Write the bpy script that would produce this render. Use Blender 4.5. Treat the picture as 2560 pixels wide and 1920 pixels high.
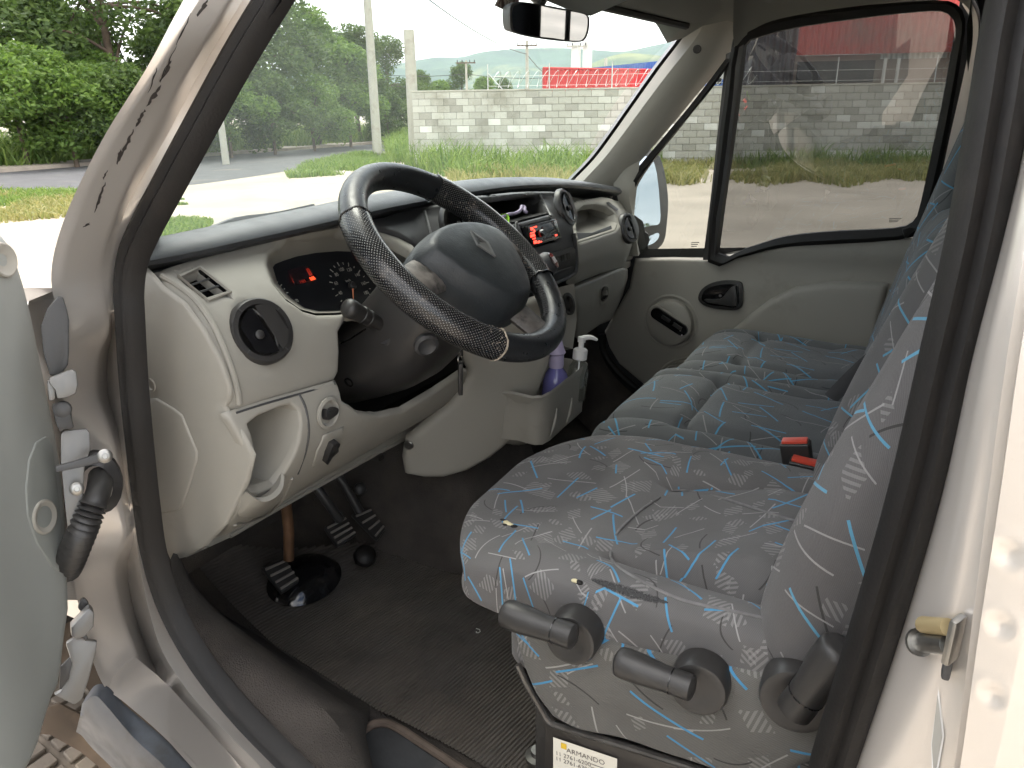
import bpy, bmesh, math, random
from mathutils import Vector, Matrix, noise
from mathutils.geometry import delaunay_2d_cdt
for o in list(bpy.data.objects): bpy.data.objects.remove(o)
S = bpy.context.scene
COL = S.collection
R = math.radians
V = Vector
# ------------------------------------------------------------------ camera
FPX = 1923.0
PITCH, YAW, ROLL = R(19.4), R(28.8), R(0.7)
CAM = V((0, 1.41, 1.62))
_h = V((math.sin(YAW), -math.cos(YAW), 0)); _r = V((-math.cos(YAW), -math.sin(YAW), 0)); _z = V((0, 0, 1))
_f = _h*math.cos(PITCH) - _z*math.sin(PITCH); _u = _z*math.cos(PITCH) + _h*math.sin(PITCH)
_cr, _sr = math.cos(ROLL), math.sin(ROLL)
R2, U2 = _r*_cr - _u*_sr, _r*_sr + _u*_cr
cd = bpy.data.cameras.new('camera'); cam = bpy.data.objects.new('camera', cd); COL.objects.link(cam)
cd.sensor_width = 36; cd.lens = FPX*36/2560; cd.clip_start = 0.02; cd.clip_end = 12000
m3 = Matrix((R2, U2, -_f)).transposed()
cam.matrix_world = Matrix.Translation(CAM) @ m3.to_4x4()
S.camera = cam
# ------------------------------------------------------------------ sky, sun, exposure
SUN_EL, SUN_AZ = R(64), R(128)          # azimuth measured clockwise from +Y
w = bpy.data.worlds.new('World'); S.world = w; w.use_nodes = True
nt = w.node_tree; N = nt.nodes; L = nt.links; N.clear()
sky = N.new('ShaderNodeTexSky'); sky.sky_type = 'NISHITA'; sky.sun_disc = False
sky.sun_elevation = SUN_EL; sky.sun_rotation = SUN_AZ; sky.air_density = 1.0; sky.dust_density = 2.5; sky.ozone_density = 1.5
tc = N.new('ShaderNodeTexCoord'); mp = N.new('ShaderNodeMapping'); mp.inputs['Scale'].default_value = (1, 1, 2.6)
cl = N.new('ShaderNodeTexNoise'); cl.inputs['Scale'].default_value = 2.3; cl.inputs['Detail'].default_value = 7; cl.inputs['Roughness'].default_value = .58
rp = N.new('ShaderNodeValToRGB'); rp.color_ramp.elements[0].position = .38; rp.color_ramp.elements[1].position = .60
mx = N.new('ShaderNodeMix'); mx.data_type = 'RGBA'
mx.inputs[7].default_value = (14.2, 13.7, 13.0, 1)
bg = N.new('ShaderNodeBackground'); bg.inputs[1].default_value = 0.12
wo = N.new('ShaderNodeOutputWorld')
L.new(tc.outputs['Generated'], mp.inputs[0]); L.new(mp.outputs[0], cl.inputs[0]); L.new(cl.outputs[0], rp.inputs[0])
L.new(rp.outputs[0], mx.inputs[0]); L.new(sky.outputs[0], mx.inputs[6]); L.new(mx.outputs[2], bg.inputs[0]); L.new(bg.outputs[0], wo.inputs[0])
sd = bpy.data.lights.new('sun', 'SUN'); sd.energy = 1.1; sd.angle = R(25); sd.color = (1, .95, .87)
sun = bpy.data.objects.new('sun', sd); COL.objects.link(sun)
_sd = V((math.sin(SUN_AZ)*math.cos(SUN_EL), math.cos(SUN_AZ)*math.cos(SUN_EL), math.sin(SUN_EL)))
sun.rotation_euler = _sd.to_track_quat('Z', 'Y').to_euler(); sun.location = _sd*30
S.view_settings.view_transform = 'Standard'; S.view_settings.look = 'None'; S.view_settings.gamma = 1
S.view_settings.exposure = 1.5; S.view_settings.use_curve_mapping = False
S.render.engine = 'CYCLES'
S.cycles.use_adaptive_sampling = True; S.cycles.adaptive_threshold = .03
S.cycles.max_bounces = 8; S.cycles.transparent_max_bounces = 12; S.cycles.diffuse_bounces = 4; S.cycles.glossy_bounces = 4; S.cycles.caustics_reflective = False

# ------------------------------------------------------------------ places measured from the picture, in metres
def ray(px, py):
    a, b = px-1280, 960-py
    return _f*FPX + R2*a + U2*b
def onx(px, py, x): d = ray(px, py); return CAM + d*((x-CAM.x)/d.x)
def ony(px, py, y): d = ray(px, py); return CAM + d*((y-CAM.y)/d.y)
def onz(px, py, z): d = ray(px, py); return CAM + d*((z-CAM.z)/d.z)
def onp(px, py, p, n): d = ray(px, py); return CAM + d*((V(p)-CAM).dot(n)/d.dot(n))
def dep(px, py, d): return CAM + ray(px, py)*(d/FPX)
def onf(px, py, f):
    "first crossing of the ray with the surface x = f(y, z)"
    d = ray(px, py)/FPX; t0 = .3; g0 = None
    for i in range(400):
        t = .3 + i*.01; q = CAM + d*t; g = q.x - f(q.y, q.z)
        if g0 is not None and (g > 0) != (g0 > 0):
            a, b = t-.01, t
            for _ in range(24):
                c = (a+b)/2; q = CAM+d*c
                if (q.x - f(q.y, q.z) > 0) == (g0 > 0): a = c
                else: b = c
            return CAM + d*((a+b)/2)
        g0 = g
    raise ValueError((px, py))
def lerp(a, b, t): return a + (b-a)*t
def sstep(a, b, x):
    t = max(0, min(1, (x-a)/(b-a))); return t*t*(3-2*t)
def interp(x, xs, ys):
    if x <= xs[0]: return ys[0]
    for i in range(len(xs)-1):
        if x <= xs[i+1]: return lerp(ys[i], ys[i+1], (x-xs[i])/(xs[i+1]-xs[i]))
    return ys[-1]
def spline(pts, n, closed=False):
    "Catmull-Rom through pts, n samples per span"
    P = [V(p) for p in pts]; out = []; k = len(P)
    for i in range(k if closed else k-1):
        p0 = P[(i-1) % k] if (closed or i > 0) else P[0]*2-P[1]
        p1, p2 = P[i], P[(i+1) % k]
        p3 = P[(i+2) % k] if (closed or i+2 < k) else P[-1]*2-P[-2]
        for j in range(n):
            t = j/n
            out.append(.5*((2*p1)+(p2-p0)*t+(2*p0-5*p1+4*p2-p3)*t*t+(3*p1-p0-3*p2+p3)*t*t*t))
    if not closed: out.append(P[-1].copy())
    return out

# ------------------------------------------------------------------ object helpers
LOC = {}
def tag(o, label=None, cat=None, group=None, kind=None):
    if label: o['label'] = label
    if cat: o['category'] = cat
    if group: o['group'] = group
    if kind: o['kind'] = kind
    return o
def empty(name, loc=(0, 0, 0), label=None, cat=None, group=None, rz=0):
    o = bpy.data.objects.new(name, None); COL.objects.link(o); o.location = loc; o.rotation_euler = (0, 0, rz)
    o.empty_display_size = .1; LOC[o] = V(loc)
    return tag(o, label, cat, group)
def put(name, me, parent=None, local=False):
    o = bpy.data.objects.new(name, me); COL.objects.link(o)
    if parent is not None:
        o.parent = parent
        if not local and parent in LOC: o.matrix_parent_inverse = Matrix.Translation(-LOC[parent])
    return o
def bmo(name, bm, mat, parent=None, smooth=True, ang=38, bevel=0, seg=2, local=False, mats=None):
    if bevel:
        bm.normal_update()
        es = [e for e in bm.edges if len(e.link_faces) == 2 and e.calc_face_angle(0) > R(ang)]
        if es: bmesh.ops.bevel(bm, geom=es, offset=bevel, segments=seg, profile=.6, affect='EDGES', clamp_overlap=True)
    bm.normal_update()
    for f in bm.faces: f.smooth = smooth
    if smooth:
        for e in bm.edges:
            if len(e.link_faces) == 2 and e.calc_face_angle(0) > R(ang): e.smooth = False
    me = bpy.data.meshes.new(name); bm.to_mesh(me); bm.free()
    for m in (mats or [mat]): me.materials.append(m)
    return put(name, me, parent, local)
def pyd(name, vs, fs, mat, parent=None, smooth=True, uv=None, ang=38, bevel=0, seg=2, recalc=False, local=False, mats=None, fm=None):
    bm = bmesh.new(); B = [bm.verts.new(v) for v in vs]
    ul = bm.loops.layers.uv.new('UVMap') if uv else None
    for k, f in enumerate(fs):
        try: fc = bm.faces.new([B[i] for i in f])
        except ValueError: continue
        if fm: fc.material_index = fm[k]
        if ul:
            for lp, i in zip(fc.loops, f): lp[ul].uv = uv[i]
    if recalc: bmesh.ops.recalc_face_normals(bm, faces=bm.faces)
    return bmo(name, bm, mat, parent, smooth, ang, bevel, seg, local, mats)
def frame(d, up=(0, 0, 1)):
    d = V(d).normalized(); u = V(up)
    if abs(d.dot(u)) > .95: u = V((1, 0, 0))
    s = d.cross(u).normalized(); return s, s.cross(d).normalized()
def grid_faces(nu, nv, cu=False, cv=False, base=0):
    F = []
    for i in range(nu if cu else nu-1):
        for j in range(nv if cv else nv-1):
            a, b = i, (i+1) % nu; c, d = j, (j+1) % nv
            F.append((base+a*nv+c, base+b*nv+c, base+b*nv+d, base+a*nv+d))
    return F
def loft(name, rows, mat, parent=None, cu=False, cv=False, caps=False, uvs=False, **k):
    nu, nv = len(rows), len(rows[0]); vs = [V(p) for r in rows for p in r]; fs = grid_faces(nu, nv, cu, cv)
    if caps and cv:
        fs.append(tuple(range(nv-1, -1, -1))); fs.append(tuple((nu-1)*nv+j for j in range(nv)))
    uv = None
    if uvs:
        uv = [None]*len(vs); mid = nv//2; vl = [0]
        for i in range(1, nu): vl.append(vl[-1] + (rows[i][mid]-rows[i-1][mid]).length)
        for i in range(nu):
            a = [0]
            for j in range(1, nv): a.append(a[-1] + (rows[i][j]-rows[i][j-1]).length)
            for j in range(nv): uv[i*nv+j] = (a[j]-a[mid], vl[i])
    return pyd(name, vs, fs, mat, parent, uv=uv, recalc=True, **k)
def tube_rows(pts, rad, seg=10, up=(0, 0, 1), prof=None):
    P = [V(p) for p in pts]; rows = []; n = len(P)
    d0 = (P[1]-P[0]).normalized(); s, u = frame(d0, up)
    for i in range(n):
        d = (P[min(i+1, n-1)]-P[max(i-1, 0)]).normalized()
        s = (s - d*s.dot(d)).normalized(); u = s.cross(d).normalized()
        r = rad[i] if isinstance(rad, (list, tuple)) else rad
        if prof: rows.append([P[i] + s*a*(r) + u*b*(r) for a, b in prof])
        else: rows.append([P[i] + (s*math.cos(2*math.pi*j/seg) + u*math.sin(2*math.pi*j/seg))*r for j in range(seg)])
    return rows
def tube(name, pts, rad, mat, parent=None, seg=10, up=(0, 0, 1), prof=None, closed=False, **k):
    return loft(name, tube_rows(pts, rad, seg, up, prof), mat, parent, cv=True, cu=closed, caps=not closed, **k)
def add_tube(bm, pts, rad, seg=8, up=(0, 0, 1), mi=0):
    rows = tube_rows(pts, rad, seg, up); nv = seg
    B = [[bm.verts.new(p) for p in r] for r in rows]
    for i in range(len(B)-1):
        for j in range(nv):
            f = bm.faces.new((B[i][j], B[i+1][j], B[i+1][(j+1) % nv], B[i][(j+1) % nv])); f.material_index = mi
    bm.faces.new(B[0][::-1]).material_index = mi; bm.faces.new(B[-1]).material_index = mi
def add_box(bm, c, size, ax=None, mi=0):
    c = V(c); X, Y, Z = ax if ax else (V((1, 0, 0)), V((0, 1, 0)), V((0, 0, 1)))
    a, b, d = size[0]/2, size[1]/2, size[2]/2
    v = [bm.verts.new(c + X*sx*a + Y*sy*b + Z*sz*d) for sx in (-1, 1) for sy in (-1, 1) for sz in (-1, 1)]
    for f in ((0, 1, 3, 2), (4, 6, 7, 5), (0, 4, 5, 1), (2, 3, 7, 6), (0, 2, 6, 4), (1, 5, 7, 3)):
        bm.faces.new([v[i] for i in f]).material_index = mi
def box(name, c, size, mat, parent=None, ax=None, bevel=0, seg=2, **k):
    bm = bmesh.new(); add_box(bm, c, size, ax); bmesh.ops.recalc_face_normals(bm, faces=bm.faces)
    return bmo(name, bm, mat, parent, bevel=bevel, seg=seg, **k)
def add_lathe(bm, prof, c, axis, seg=32, mi=0, sx=1, sy=1, up=(0, 0, 1)):
    "prof: (radius, height along axis)"
    c = V(c); a = V(axis).normalized(); s, u = frame(a, up); rows = []
    for r, h in prof:
        if r < 1e-6: rows.append([bm.verts.new(c + a*h)])
        else: rows.append([bm.verts.new(c + a*h + (s*math.cos(2*math.pi*j/seg)*sx + u*math.sin(2*math.pi*j/seg)*sy)*r) for j in range(seg)])
    for A, B in zip(rows, rows[1:]):
        for j in range(seg):
            k = (j+1) % seg
            if len(A) == 1 and len(B) == 1: break
            if len(A) == 1: f = bm.faces.new((A[0], B[j], B[k]))
            elif len(B) == 1: f = bm.faces.new((A[j], B[0], A[k]))
            else: f = bm.faces.new((A[j], B[j], B[k], A[k]))
            f.material_index = mi
def lathe(name, prof, c, axis, mat, parent=None, seg=32, sx=1, sy=1, up=(0, 0, 1), **k):
    bm = bmesh.new(); add_lathe(bm, prof, c, axis, seg, 0, sx, sy, up); bmesh.ops.recalc_face_normals(bm, faces=bm.faces)
    return bmo(name, bm, mat, parent, **k)
def resample(poly, step):
    out = []; n = len(poly)
    for i in range(n):
        a, b = V(poly[i]), V(poly[(i+1) % n]); k = max(1, int(round((b-a).length/step)))
        for j in range(k): out.append(a.lerp(b, j/k))
    return out
def inside(p, poly):
    c = False; n = len(poly); j = n-1
    for i in range(n):
        a, b = poly[i], poly[j]
        if (a[1] > p[1]) != (b[1] > p[1]) and p[0] < (b[0]-a[0])*(p[1]-a[1])/(b[1]-a[1])+a[0]: c = not c
        j = i
    return c
def edist(p, poly):
    m = 9; n = len(poly)
    for i in range(n):
        a, b = poly[i], poly[(i+1) % n]; d = b-a; l = d.length_squared
        t = max(0, min(1, (p-a).dot(d)/l)) if l else 0
        m = min(m, (a+d*t-p).length)
    return m
def sheet(name, outline, fmap, mat, parent=None, holes=(), step=.03, thick=.006, back=None, bevel=0, rnd=0, uvscale=None, **k):
    """a moulded panel: 2-D outline (u, v) with holes, triangulated, laid on fmap(u, v) -> point and given thickness.
    rnd > 0 rolls the rim away along the normal over that distance"""
    O = resample([V(p) for p in outline], step*.6 if step*.6 < .02 else .02)
    H = [resample([V(p) for p in h], .008) for h in holes]
    pts = list(O); edges = [(i, (i+1) % len(O)) for i in range(len(O))]
    for h in H:
        b = len(pts); pts += h; edges += [(b+i, b+(i+1) % len(h)) for i in range(len(h))]
    x0 = min(p.x for p in O); x1 = max(p.x for p in O); y0 = min(p.y for p in O); y1 = max(p.y for p in O)
    def ok(q, m): return inside(q, O) and edist(q, O) > m and all(not inside(q, h) and edist(q, h) > m for h in H)
    nx, ny = int((x1-x0)/step)+2, int((y1-y0)/step)+2
    for i in range(nx):
        for j in range(ny):
            q = V((x0+(i+.5*(j % 2))*step, y0+j*step))
            if ok(q, step*.45): pts.append(q)
    if rnd:
        for ring in [O]+H:
            n = len(ring)
            for fr in (.25, .6, 1.0):
                for i in range(n):
                    t = (ring[(i+1) % n]-ring[i-1]).normalized(); nn = V((-t.y, t.x))
                    for sg in (1, -1):
                        q = ring[i] + nn*sg*rnd*fr
                        if ok(q, rnd*fr*.8): pts.append(q)
    vo, eo, fo, ov, oe, of_ = delaunay_2d_cdt(pts, edges, [], 0, 1e-6)
    bm = bmesh.new(); n = len(vo); front = []; 
    eps = .002
    def nrm(p):
        a = fmap(p.x+eps, p.y)-fmap(p.x-eps, p.y); b = fmap(p.x, p.y+eps)-fmap(p.x, p.y-eps); return a.cross(b).normalized()
    NR = [nrm(p) for p in vo]; PT = [fmap(p.x, p.y) for p in vo]
    sgn = 1 if sum((CAM-PT[i]).dot(NR[i]) for i in range(0, n, max(1, n//50))) > 0 else -1
    def drop(p):
        if not rnd: return 0
        d = min([edist(p, O)]+[edist(p, h) for h in H])
        if d >= rnd: return 0
        t = 1-d/rnd; return rnd*(1-math.sqrt(max(0, 1-t*t)))*.9
    A = [bm.verts.new(PT[i]-NR[i]*sgn*drop(vo[i])) for i in range(n)]
    bk = back if back else None
    B = [bm.verts.new((PT[i]+V(bk)) if bk else PT[i]-NR[i]*sgn*max(thick, rnd*1.05)) for i in range(n)]
    ul = bm.loops.layers.uv.new('UVMap')
    cnt = {}
    for f in fo:
        c = V((sum(vo[i].x for i in f)/len(f), sum(vo[i].y for i in f)/len(f)))
        if not inside(c, O) or any(inside(c, h) for h in H): continue
        fa = bm.faces.new([A[i] for i in f]); 
        for lp, i in zip(fa.loops, f): lp[ul].uv = (vo[i].x, vo[i].y)
        bm.faces.new([B[i] for i in f][::-1])
        for i in range(len(f)):
            e = (f[i], f[(i+1) % len(f)]); cnt[e] = cnt.get(e, 0)+1
    for e in list(cnt):
        if (e[1], e[0]) not in cnt: bm.faces.new((A[e[1]], A[e[0]], B[e[0]], B[e[1]]))
    for v in [v for v in bm.verts if not v.link_faces]: bm.verts.remove(v)
    bmesh.ops.recalc_face_normals(bm, faces=bm.faces)
    return bmo(name, bm, mat, parent, bevel=bevel, **k)
def pxs(pts, fn): return [fn(*p) for p in pts]
def rrect(x0, y0, x1, y1, r, n=5):
    out = []
    for cx, cy, a in ((x1-r, y1-r, 0), (x0+r, y1-r, 90), (x0+r, y0+r, 180), (x1-r, y0+r, 270)):
        for i in range(n+1): t = R(a+90*i/n); out.append((cx+r*math.cos(t), cy+r*math.sin(t)))
    return out
def smooth2(pts, n=4, closed=True): return [V((p[0], p[1])) for p in spline([(a[0], a[1], 0) for a in pts], n, closed)]

# ------------------------------------------------------------------ materials
MATS = {}
def nodes_of(name):
    m = bpy.data.materials.new(name); m.use_nodes = True; t = m.node_tree
    return m, t, t.nodes['Principled BSDF'], t.nodes['Material Output']
def mk(name, col, rough=.5, metal=0, var=.06, vs=6, bump=0, bs=300, spec=.5, coat=0, sheen=0, rvar=0, dirt=None, ds=4, dlo=.5, dhi=.7, emit=None, trans=0):
    m, t, b, out = nodes_of(name); N, L = t.nodes, t.links
    tc = N.new('ShaderNodeTexCoord')
    b.inputs['Roughness'].default_value = rough; b.inputs['Metallic'].default_value = metal
    b.inputs['Specular IOR Level'].default_value = spec; b.inputs['Coat Weight'].default_value = coat; b.inputs['Coat Roughness'].default_value = .08
    b.inputs['Sheen Weight'].default_value = sheen
    c = list(col)+[1]
    n1 = N.new('ShaderNodeTexNoise'); n1.inputs['Scale'].default_value = vs; n1.inputs['Detail'].default_value = 3; L.new(tc.outputs['Object'], n1.inputs[0])
    mr = N.new('ShaderNodeMapRange'); mr.inputs[1].default_value = .3; mr.inputs[2].default_value = .7; mr.inputs[3].default_value = 1-var; mr.inputs[4].default_value = 1+var
    L.new(n1.outputs[0], mr.inputs[0])
    mu = N.new('ShaderNodeMix'); mu.data_type = 'RGBA'; mu.blend_type = 'MULTIPLY'; mu.inputs[0].default_value = 1; mu.inputs[6].default_value = c
    L.new(mr.outputs[0], mu.inputs[7]); cur = mu.outputs[2]
    if dirt:
        n2 = N.new('ShaderNodeTexNoise'); n2.inputs['Scale'].default_value = ds; n2.inputs['Detail'].default_value = 5; n2.inputs['Roughness'].default_value = .65; L.new(tc.outputs['Object'], n2.inputs[0])
        r2 = N.new('ShaderNodeMapRange'); r2.inputs[1].default_value = dlo; r2.inputs[2].default_value = dhi; L.new(n2.outputs[0], r2.inputs[0])
        md = N.new('ShaderNodeMix'); md.data_type = 'RGBA'; md.inputs[7].default_value = list(dirt)+[1]; L.new(r2.outputs[0], md.inputs[0]); L.new(cur, md.inputs[6]); cur = md.outputs[2]
    L.new(cur, b.inputs['Base Color'])
    if rvar:
        r3 = N.new('ShaderNodeMapRange'); r3.inputs[1].default_value = .3; r3.inputs[2].default_value = .7; r3.inputs[3].default_value = rough-rvar; r3.inputs[4].default_value = rough+rvar
        n3 = N.new('ShaderNodeTexNoise'); n3.inputs['Scale'].default_value = vs*3; n3.inputs['Detail'].default_value = 2; L.new(tc.outputs['Object'], n3.inputs[0])
        L.new(n3.outputs[0], r3.inputs[0]); L.new(r3.outputs[0], b.inputs['Roughness'])
    if bump:
        nb = N.new('ShaderNodeTexNoise'); nb.inputs['Scale'].default_value = bs; nb.inputs['Detail'].default_value = 1; L.new(tc.outputs['Object'], nb.inputs[0])
        bp = N.new('ShaderNodeBump'); bp.inputs['Strength'].default_value = bump; bp.inputs['Distance'].default_value = .002; L.new(nb.outputs[0], bp.inputs['Height']); L.new(bp.outputs[0], b.inputs['Normal'])
    if emit: b.inputs['Emission Color'].default_value = list(emit[:3])+[1]; b.inputs['Emission Strength'].default_value = emit[3]
    if trans: b.inputs['Transmission Weight'].default_value = trans; b.inputs['IOR'].default_value = 1.45
    MATS[name] = m; return m
def glass(name, tint, refl=1.0, film=0, filmcol=(.5, .5, .45), streak=3.0):
    "thin pane: tinted see-through, fresnel mirror, a patchy film of dust and veiling glare"
    m, t, b, out = nodes_of(name); N, L = t.nodes, t.links; N.remove(b)
    tr = N.new('ShaderNodeBsdfTransparent'); tr.inputs[0].default_value = list(tint)+[1]
    gl = N.new('ShaderNodeBsdfGlossy'); gl.inputs['Roughness'].default_value = .0; gl.inputs[0].default_value = (1, 1, 1, 1)
    gi = N.new('ShaderNodeNewGeometry'); dt = N.new('ShaderNodeVectorMath'); dt.operation = 'DOT_PRODUCT'; L.new(gi.outputs['Normal'], dt.inputs[0]); L.new(gi.outputs['Incoming'], dt.inputs[1])
    def mth(op, a, c):
        n = N.new('ShaderNodeMath'); n.operation = op; n.use_clamp = True
        for i, x in enumerate((a, c)):
            if isinstance(x, (int, float)): n.inputs[i].default_value = x
            else: L.new(x, n.inputs[i])
        return n.outputs[0]
    ab = N.new('ShaderNodeMath'); ab.operation = 'ABSOLUTE'; L.new(dt.outputs['Value'], ab.inputs[0])
    sch = mth('ADD', mth('MULTIPLY', mth('POWER', mth('SUBTRACT', 1.0, ab.outputs[0]), 5.0), .92), .075)   # both faces of a thin pane
    mm = N.new('ShaderNodeMath'); mm.operation = 'MULTIPLY'; mm.inputs[1].default_value = refl; L.new(sch, mm.inputs[0])
    x = N.new('ShaderNodeMixShader'); L.new(mm.outputs[0], x.inputs[0]); L.new(tr.outputs[0], x.inputs[1]); L.new(gl.outputs[0], x.inputs[2])
    cur = x.outputs[0]
    if film:
        tc = N.new('ShaderNodeTexCoord'); mp = N.new('ShaderNodeMapping'); mp.inputs['Scale'].default_value = (1, 1, .25); L.new(tc.outputs['Object'], mp.inputs[0])
        n = N.new('ShaderNodeTexNoise'); n.inputs['Scale'].default_value = streak; n.inputs['Detail'].default_value = 5; n.inputs['Roughness'].default_value = .6; L.new(mp.outputs[0], n.inputs[0])
        r = N.new('ShaderNodeMapRange'); r.inputs[1].default_value = .3; r.inputs[2].default_value = .75; r.inputs[3].default_value = film*.35; r.inputs[4].default_value = film; L.new(n.outputs[0], r.inputs[0])
        df = N.new('ShaderNodeBsdfDiffuse'); df.inputs[0].default_value = list(filmcol)+[1]; tl = N.new('ShaderNodeBsdfTranslucent'); tl.inputs[0].default_value = list(filmcol)+[1]
        ad = N.new('ShaderNodeMixShader'); ad.inputs[0].default_value = .5; L.new(df.outputs[0], ad.inputs[1]); L.new(tl.outputs[0], ad.inputs[2])
        y = N.new('ShaderNodeMixShader'); L.new(r.outputs[0], y.inputs[0]); L.new(cur, y.inputs[1]); L.new(ad.outputs[0], y.inputs[2]); cur = y.outputs[0]
    L.new(cur, out.inputs[0]); MATS[name] = m; return m
# ================================================================== the setting
random.seed(7)
M_sand = mk('sandy_dirt', (.40, .345, .28), .9, var=.16, vs=.6, bump=.5, bs=30, dirt=(.32, .275, .215), ds=.35, dlo=.5, dhi=.75)
M_road = mk('asphalt', (.085, .085, .088), .8, var=.15, vs=2, bump=.3, bs=60, dirt=(.2, .17, .13), ds=.5, dlo=.55, dhi=.85)
M_kerb = mk('pale_kerb', (.42, .36, .30), .85, var=.15, vs=3, bump=.3, bs=40)
def leafmat(name, c1, c2, tr=.35):
    m, t, b, out = nodes_of(name); N, L = t.nodes, t.links
    gi = N.new('ShaderNodeNewGeometry'); rp = N.new('ShaderNodeValToRGB'); rp.color_ramp.elements[0].color = list(c1)+[1]; rp.color_ramp.elements[1].color = list(c2)+[1]
    L.new(gi.outputs['Random Per Island'], rp.inputs[0]); L.new(rp.outputs[0], b.inputs['Base Color']); b.inputs['Roughness'].default_value = .55
    tl = N.new('ShaderNodeBsdfTranslucent'); L.new(rp.outputs[0], tl.inputs[0])
    x = N.new('ShaderNodeMixShader'); x.inputs[0].default_value = tr; L.new(b.outputs[0], x.inputs[1]); L.new(tl.outputs[0], x.inputs[2]); L.new(x.outputs[0], out.inputs[0]); return m
M_leafA = leafmat('leaf_dark', (.058, .105, .026), (.135, .205, .048), .45)
M_leafB = leafmat('leaf_fresh', (.085, .16, .028), (.20, .31, .058), .45)
M_grass = leafmat('grass_green', (.10, .19, .030), (.27, .36, .085), .45)
M_grassY = leafmat('grass_dry', (.20, .23, .06), (.42, .38, .15), .4)
M_bark = mk('bark', (.12, .085, .06), .9, var=.3, vs=5, bump=.8, bs=20)
M_conc = mk('pole_concrete', (.46, .44, .38), .85, var=.12, vs=2, bump=.2, bs=40, dirt=(.28, .25, .2), ds=2, dlo=.5, dhi=.75)
M_iron = mk('dark_iron', (.06, .06, .06), .5, metal=.6)
M_wire = mk('wire_black', (.05, .05, .05), .6)

# ---- ground, road, kerb
g = 3400
bm = bmesh.new()
vs = [bm.verts.new((x, y, 0)) for x, y in ((-g, -g), (g, -g), (g, g), (-g, g))]; bm.faces.new(vs)
tag(bmo('ground', bm, M_sand, smooth=False), 'pale sandy dirt lot around the van reaching to the horizon', 'ground', kind='structure')
far_e = [(-900, 520), (-400, 468), (0, 432), (240, 413), (480, 394), (700, 378), (860, 366), (1010, 355), (1100, 349)]
near_e = [(-900, 640), (-400, 540), (0, 486), (240, 474), (440, 466), (620, 443), (760, 420), (880, 396), (960, 379)]
A = spline([onz(*p, .004) for p in far_e], 6); B = spline([onz(*p, .004) for p in near_e], 6)
tag(loft('road', [A, B], M_road, smooth=False), 'grey asphalt road curving past the dirt lot', 'road', kind='structure')
KB = [p.copy() for p in A]; kr = []
for i, p in enumerate(KB):
    d = (KB[min(i+1, len(KB)-1)]-KB[max(0, i-1)]).normalized(); nrm = V((d.y, -d.x, 0))
    if nrm.dot(p-CAM) < 0: nrm = -nrm
    kr.append([p+V((0, 0, -.02)), p+V((0, 0, .12)), p+nrm*.16+V((0, 0, .13)), p+nrm*1.5+V((0, 0, .14)), p+nrm*1.55+V((0, 0, -.02))])
tag(loft('kerb', kr, M_kerb, smooth=False), 'pale kerb strip along the far side of the road', 'kerb', kind='structure')

# ---- block wall
WA, WB = V((14.85, -19.74, 0)), V((.327, -25.285, 0)); WTOP = 2.29
wd = (WB-WA).normalized(); wn = V((wd.y, -wd.x, 0))
if wn.dot(CAM-WA) < 0: wn = -wn
def blockmat(name, c, v):
    return mk(name, c, .92, var=v, vs=1.6, bump=.5, bs=45, dirt=(c[0]*.62, c[1]*.6, c[2]*.55), ds=.9, dlo=.5, dhi=.72)
BM = [blockmat('block_grey', (.46, .445, .39), .1), blockmat('block_pale', (.54, .525, .47), .1), blockmat('block_dark', (.36, .345, .30), .1), blockmat('block_white', (.70, .69, .64), .05)]
M_mort = mk('mortar', (.24, .23, .2), .95, var=.1, vs=4)
wall = empty('block_wall', WA, 'grey concrete block wall with thin coping behind the tall grass', 'wall')
WLEN = 19.2; W0 = -.2
P0, P1 = WA+wd*W0, WA+wd*WLEN
c0 = (P0+P1)/2 - wn*.1
box('wall_core', c0+V((0, 0, WTOP/2-.05)), ((P1-P0).length, .17, WTOP-.02), M_mort, wall, ax=(wd, wn, _z))
box('coping', c0+V((0, 0, WTOP+.0)), ((P1-P0).length+.06, .25, .05), M_conc, wall, ax=(wd, wn, _z), bevel=.01)
bmeshes = {}
def block_mesh(wi, mi):
    if (wi, mi) not in bmeshes:
        bm = bmesh.new(); add_box(bm, (0, 0, 0), (wi, .03, .188)); bmesh.ops.recalc_face_normals(bm, faces=bm.faces)
        bmesh.ops.bevel(bm, geom=list(bm.edges), offset=.006, segments=1, affect='EDGES')
        me = bpy.data.meshes.new('block'); bm.to_mesh(me); bm.free(); me.materials.append(BM[mi]); bmeshes[(wi, mi)] = me
    return bmeshes[(wi, mi)]
cand = []
rot = Matrix((wd, wn, _z)).transposed().to_4x4()
for row in range(11):
    z = WTOP-.025-.1-row*.2
    s = W0 + (.2 if row % 2 else 0)
    if row % 2: cand.append((W0+.1, z, .19, row))
    while s < WLEN-.2:
        wi = .39
        cand.append((s+.2, z, wi, row)); s += .4
rb = random.Random(3); n_ind = 0; rest = bmesh.new()
cand.sort(key=lambda c: -(c[3] < 9)*100 - c[0]*0 + abs(c[0]-10.5))
for s, z, wi, row in cand:
    q = rb.random()
    mi = 3 if (row in (5, 9) and q < .45) or q < .04 else 1 if q < .35 else 2 if q < .5 else 0
    pos = WA + wd*s + V((0, 0, z)) + wn*(-.006+rb.uniform(-.002, .002))
    if n_ind < 299:
        o = put('block', block_mesh(wi, mi), wall, local=True); o.matrix_parent_inverse = Matrix.Translation(-WA); o.matrix_world = Matrix.Translation(pos) @ rot
        o.matrix_basis = Matrix.Translation(pos) @ rot; n_ind += 1
    else: add_box(rest, pos, (wi, .03, .188), (wd, wn, _z), mi)
bmesh.ops.recalc_face_normals(rest, faces=rest.faces)
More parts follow.
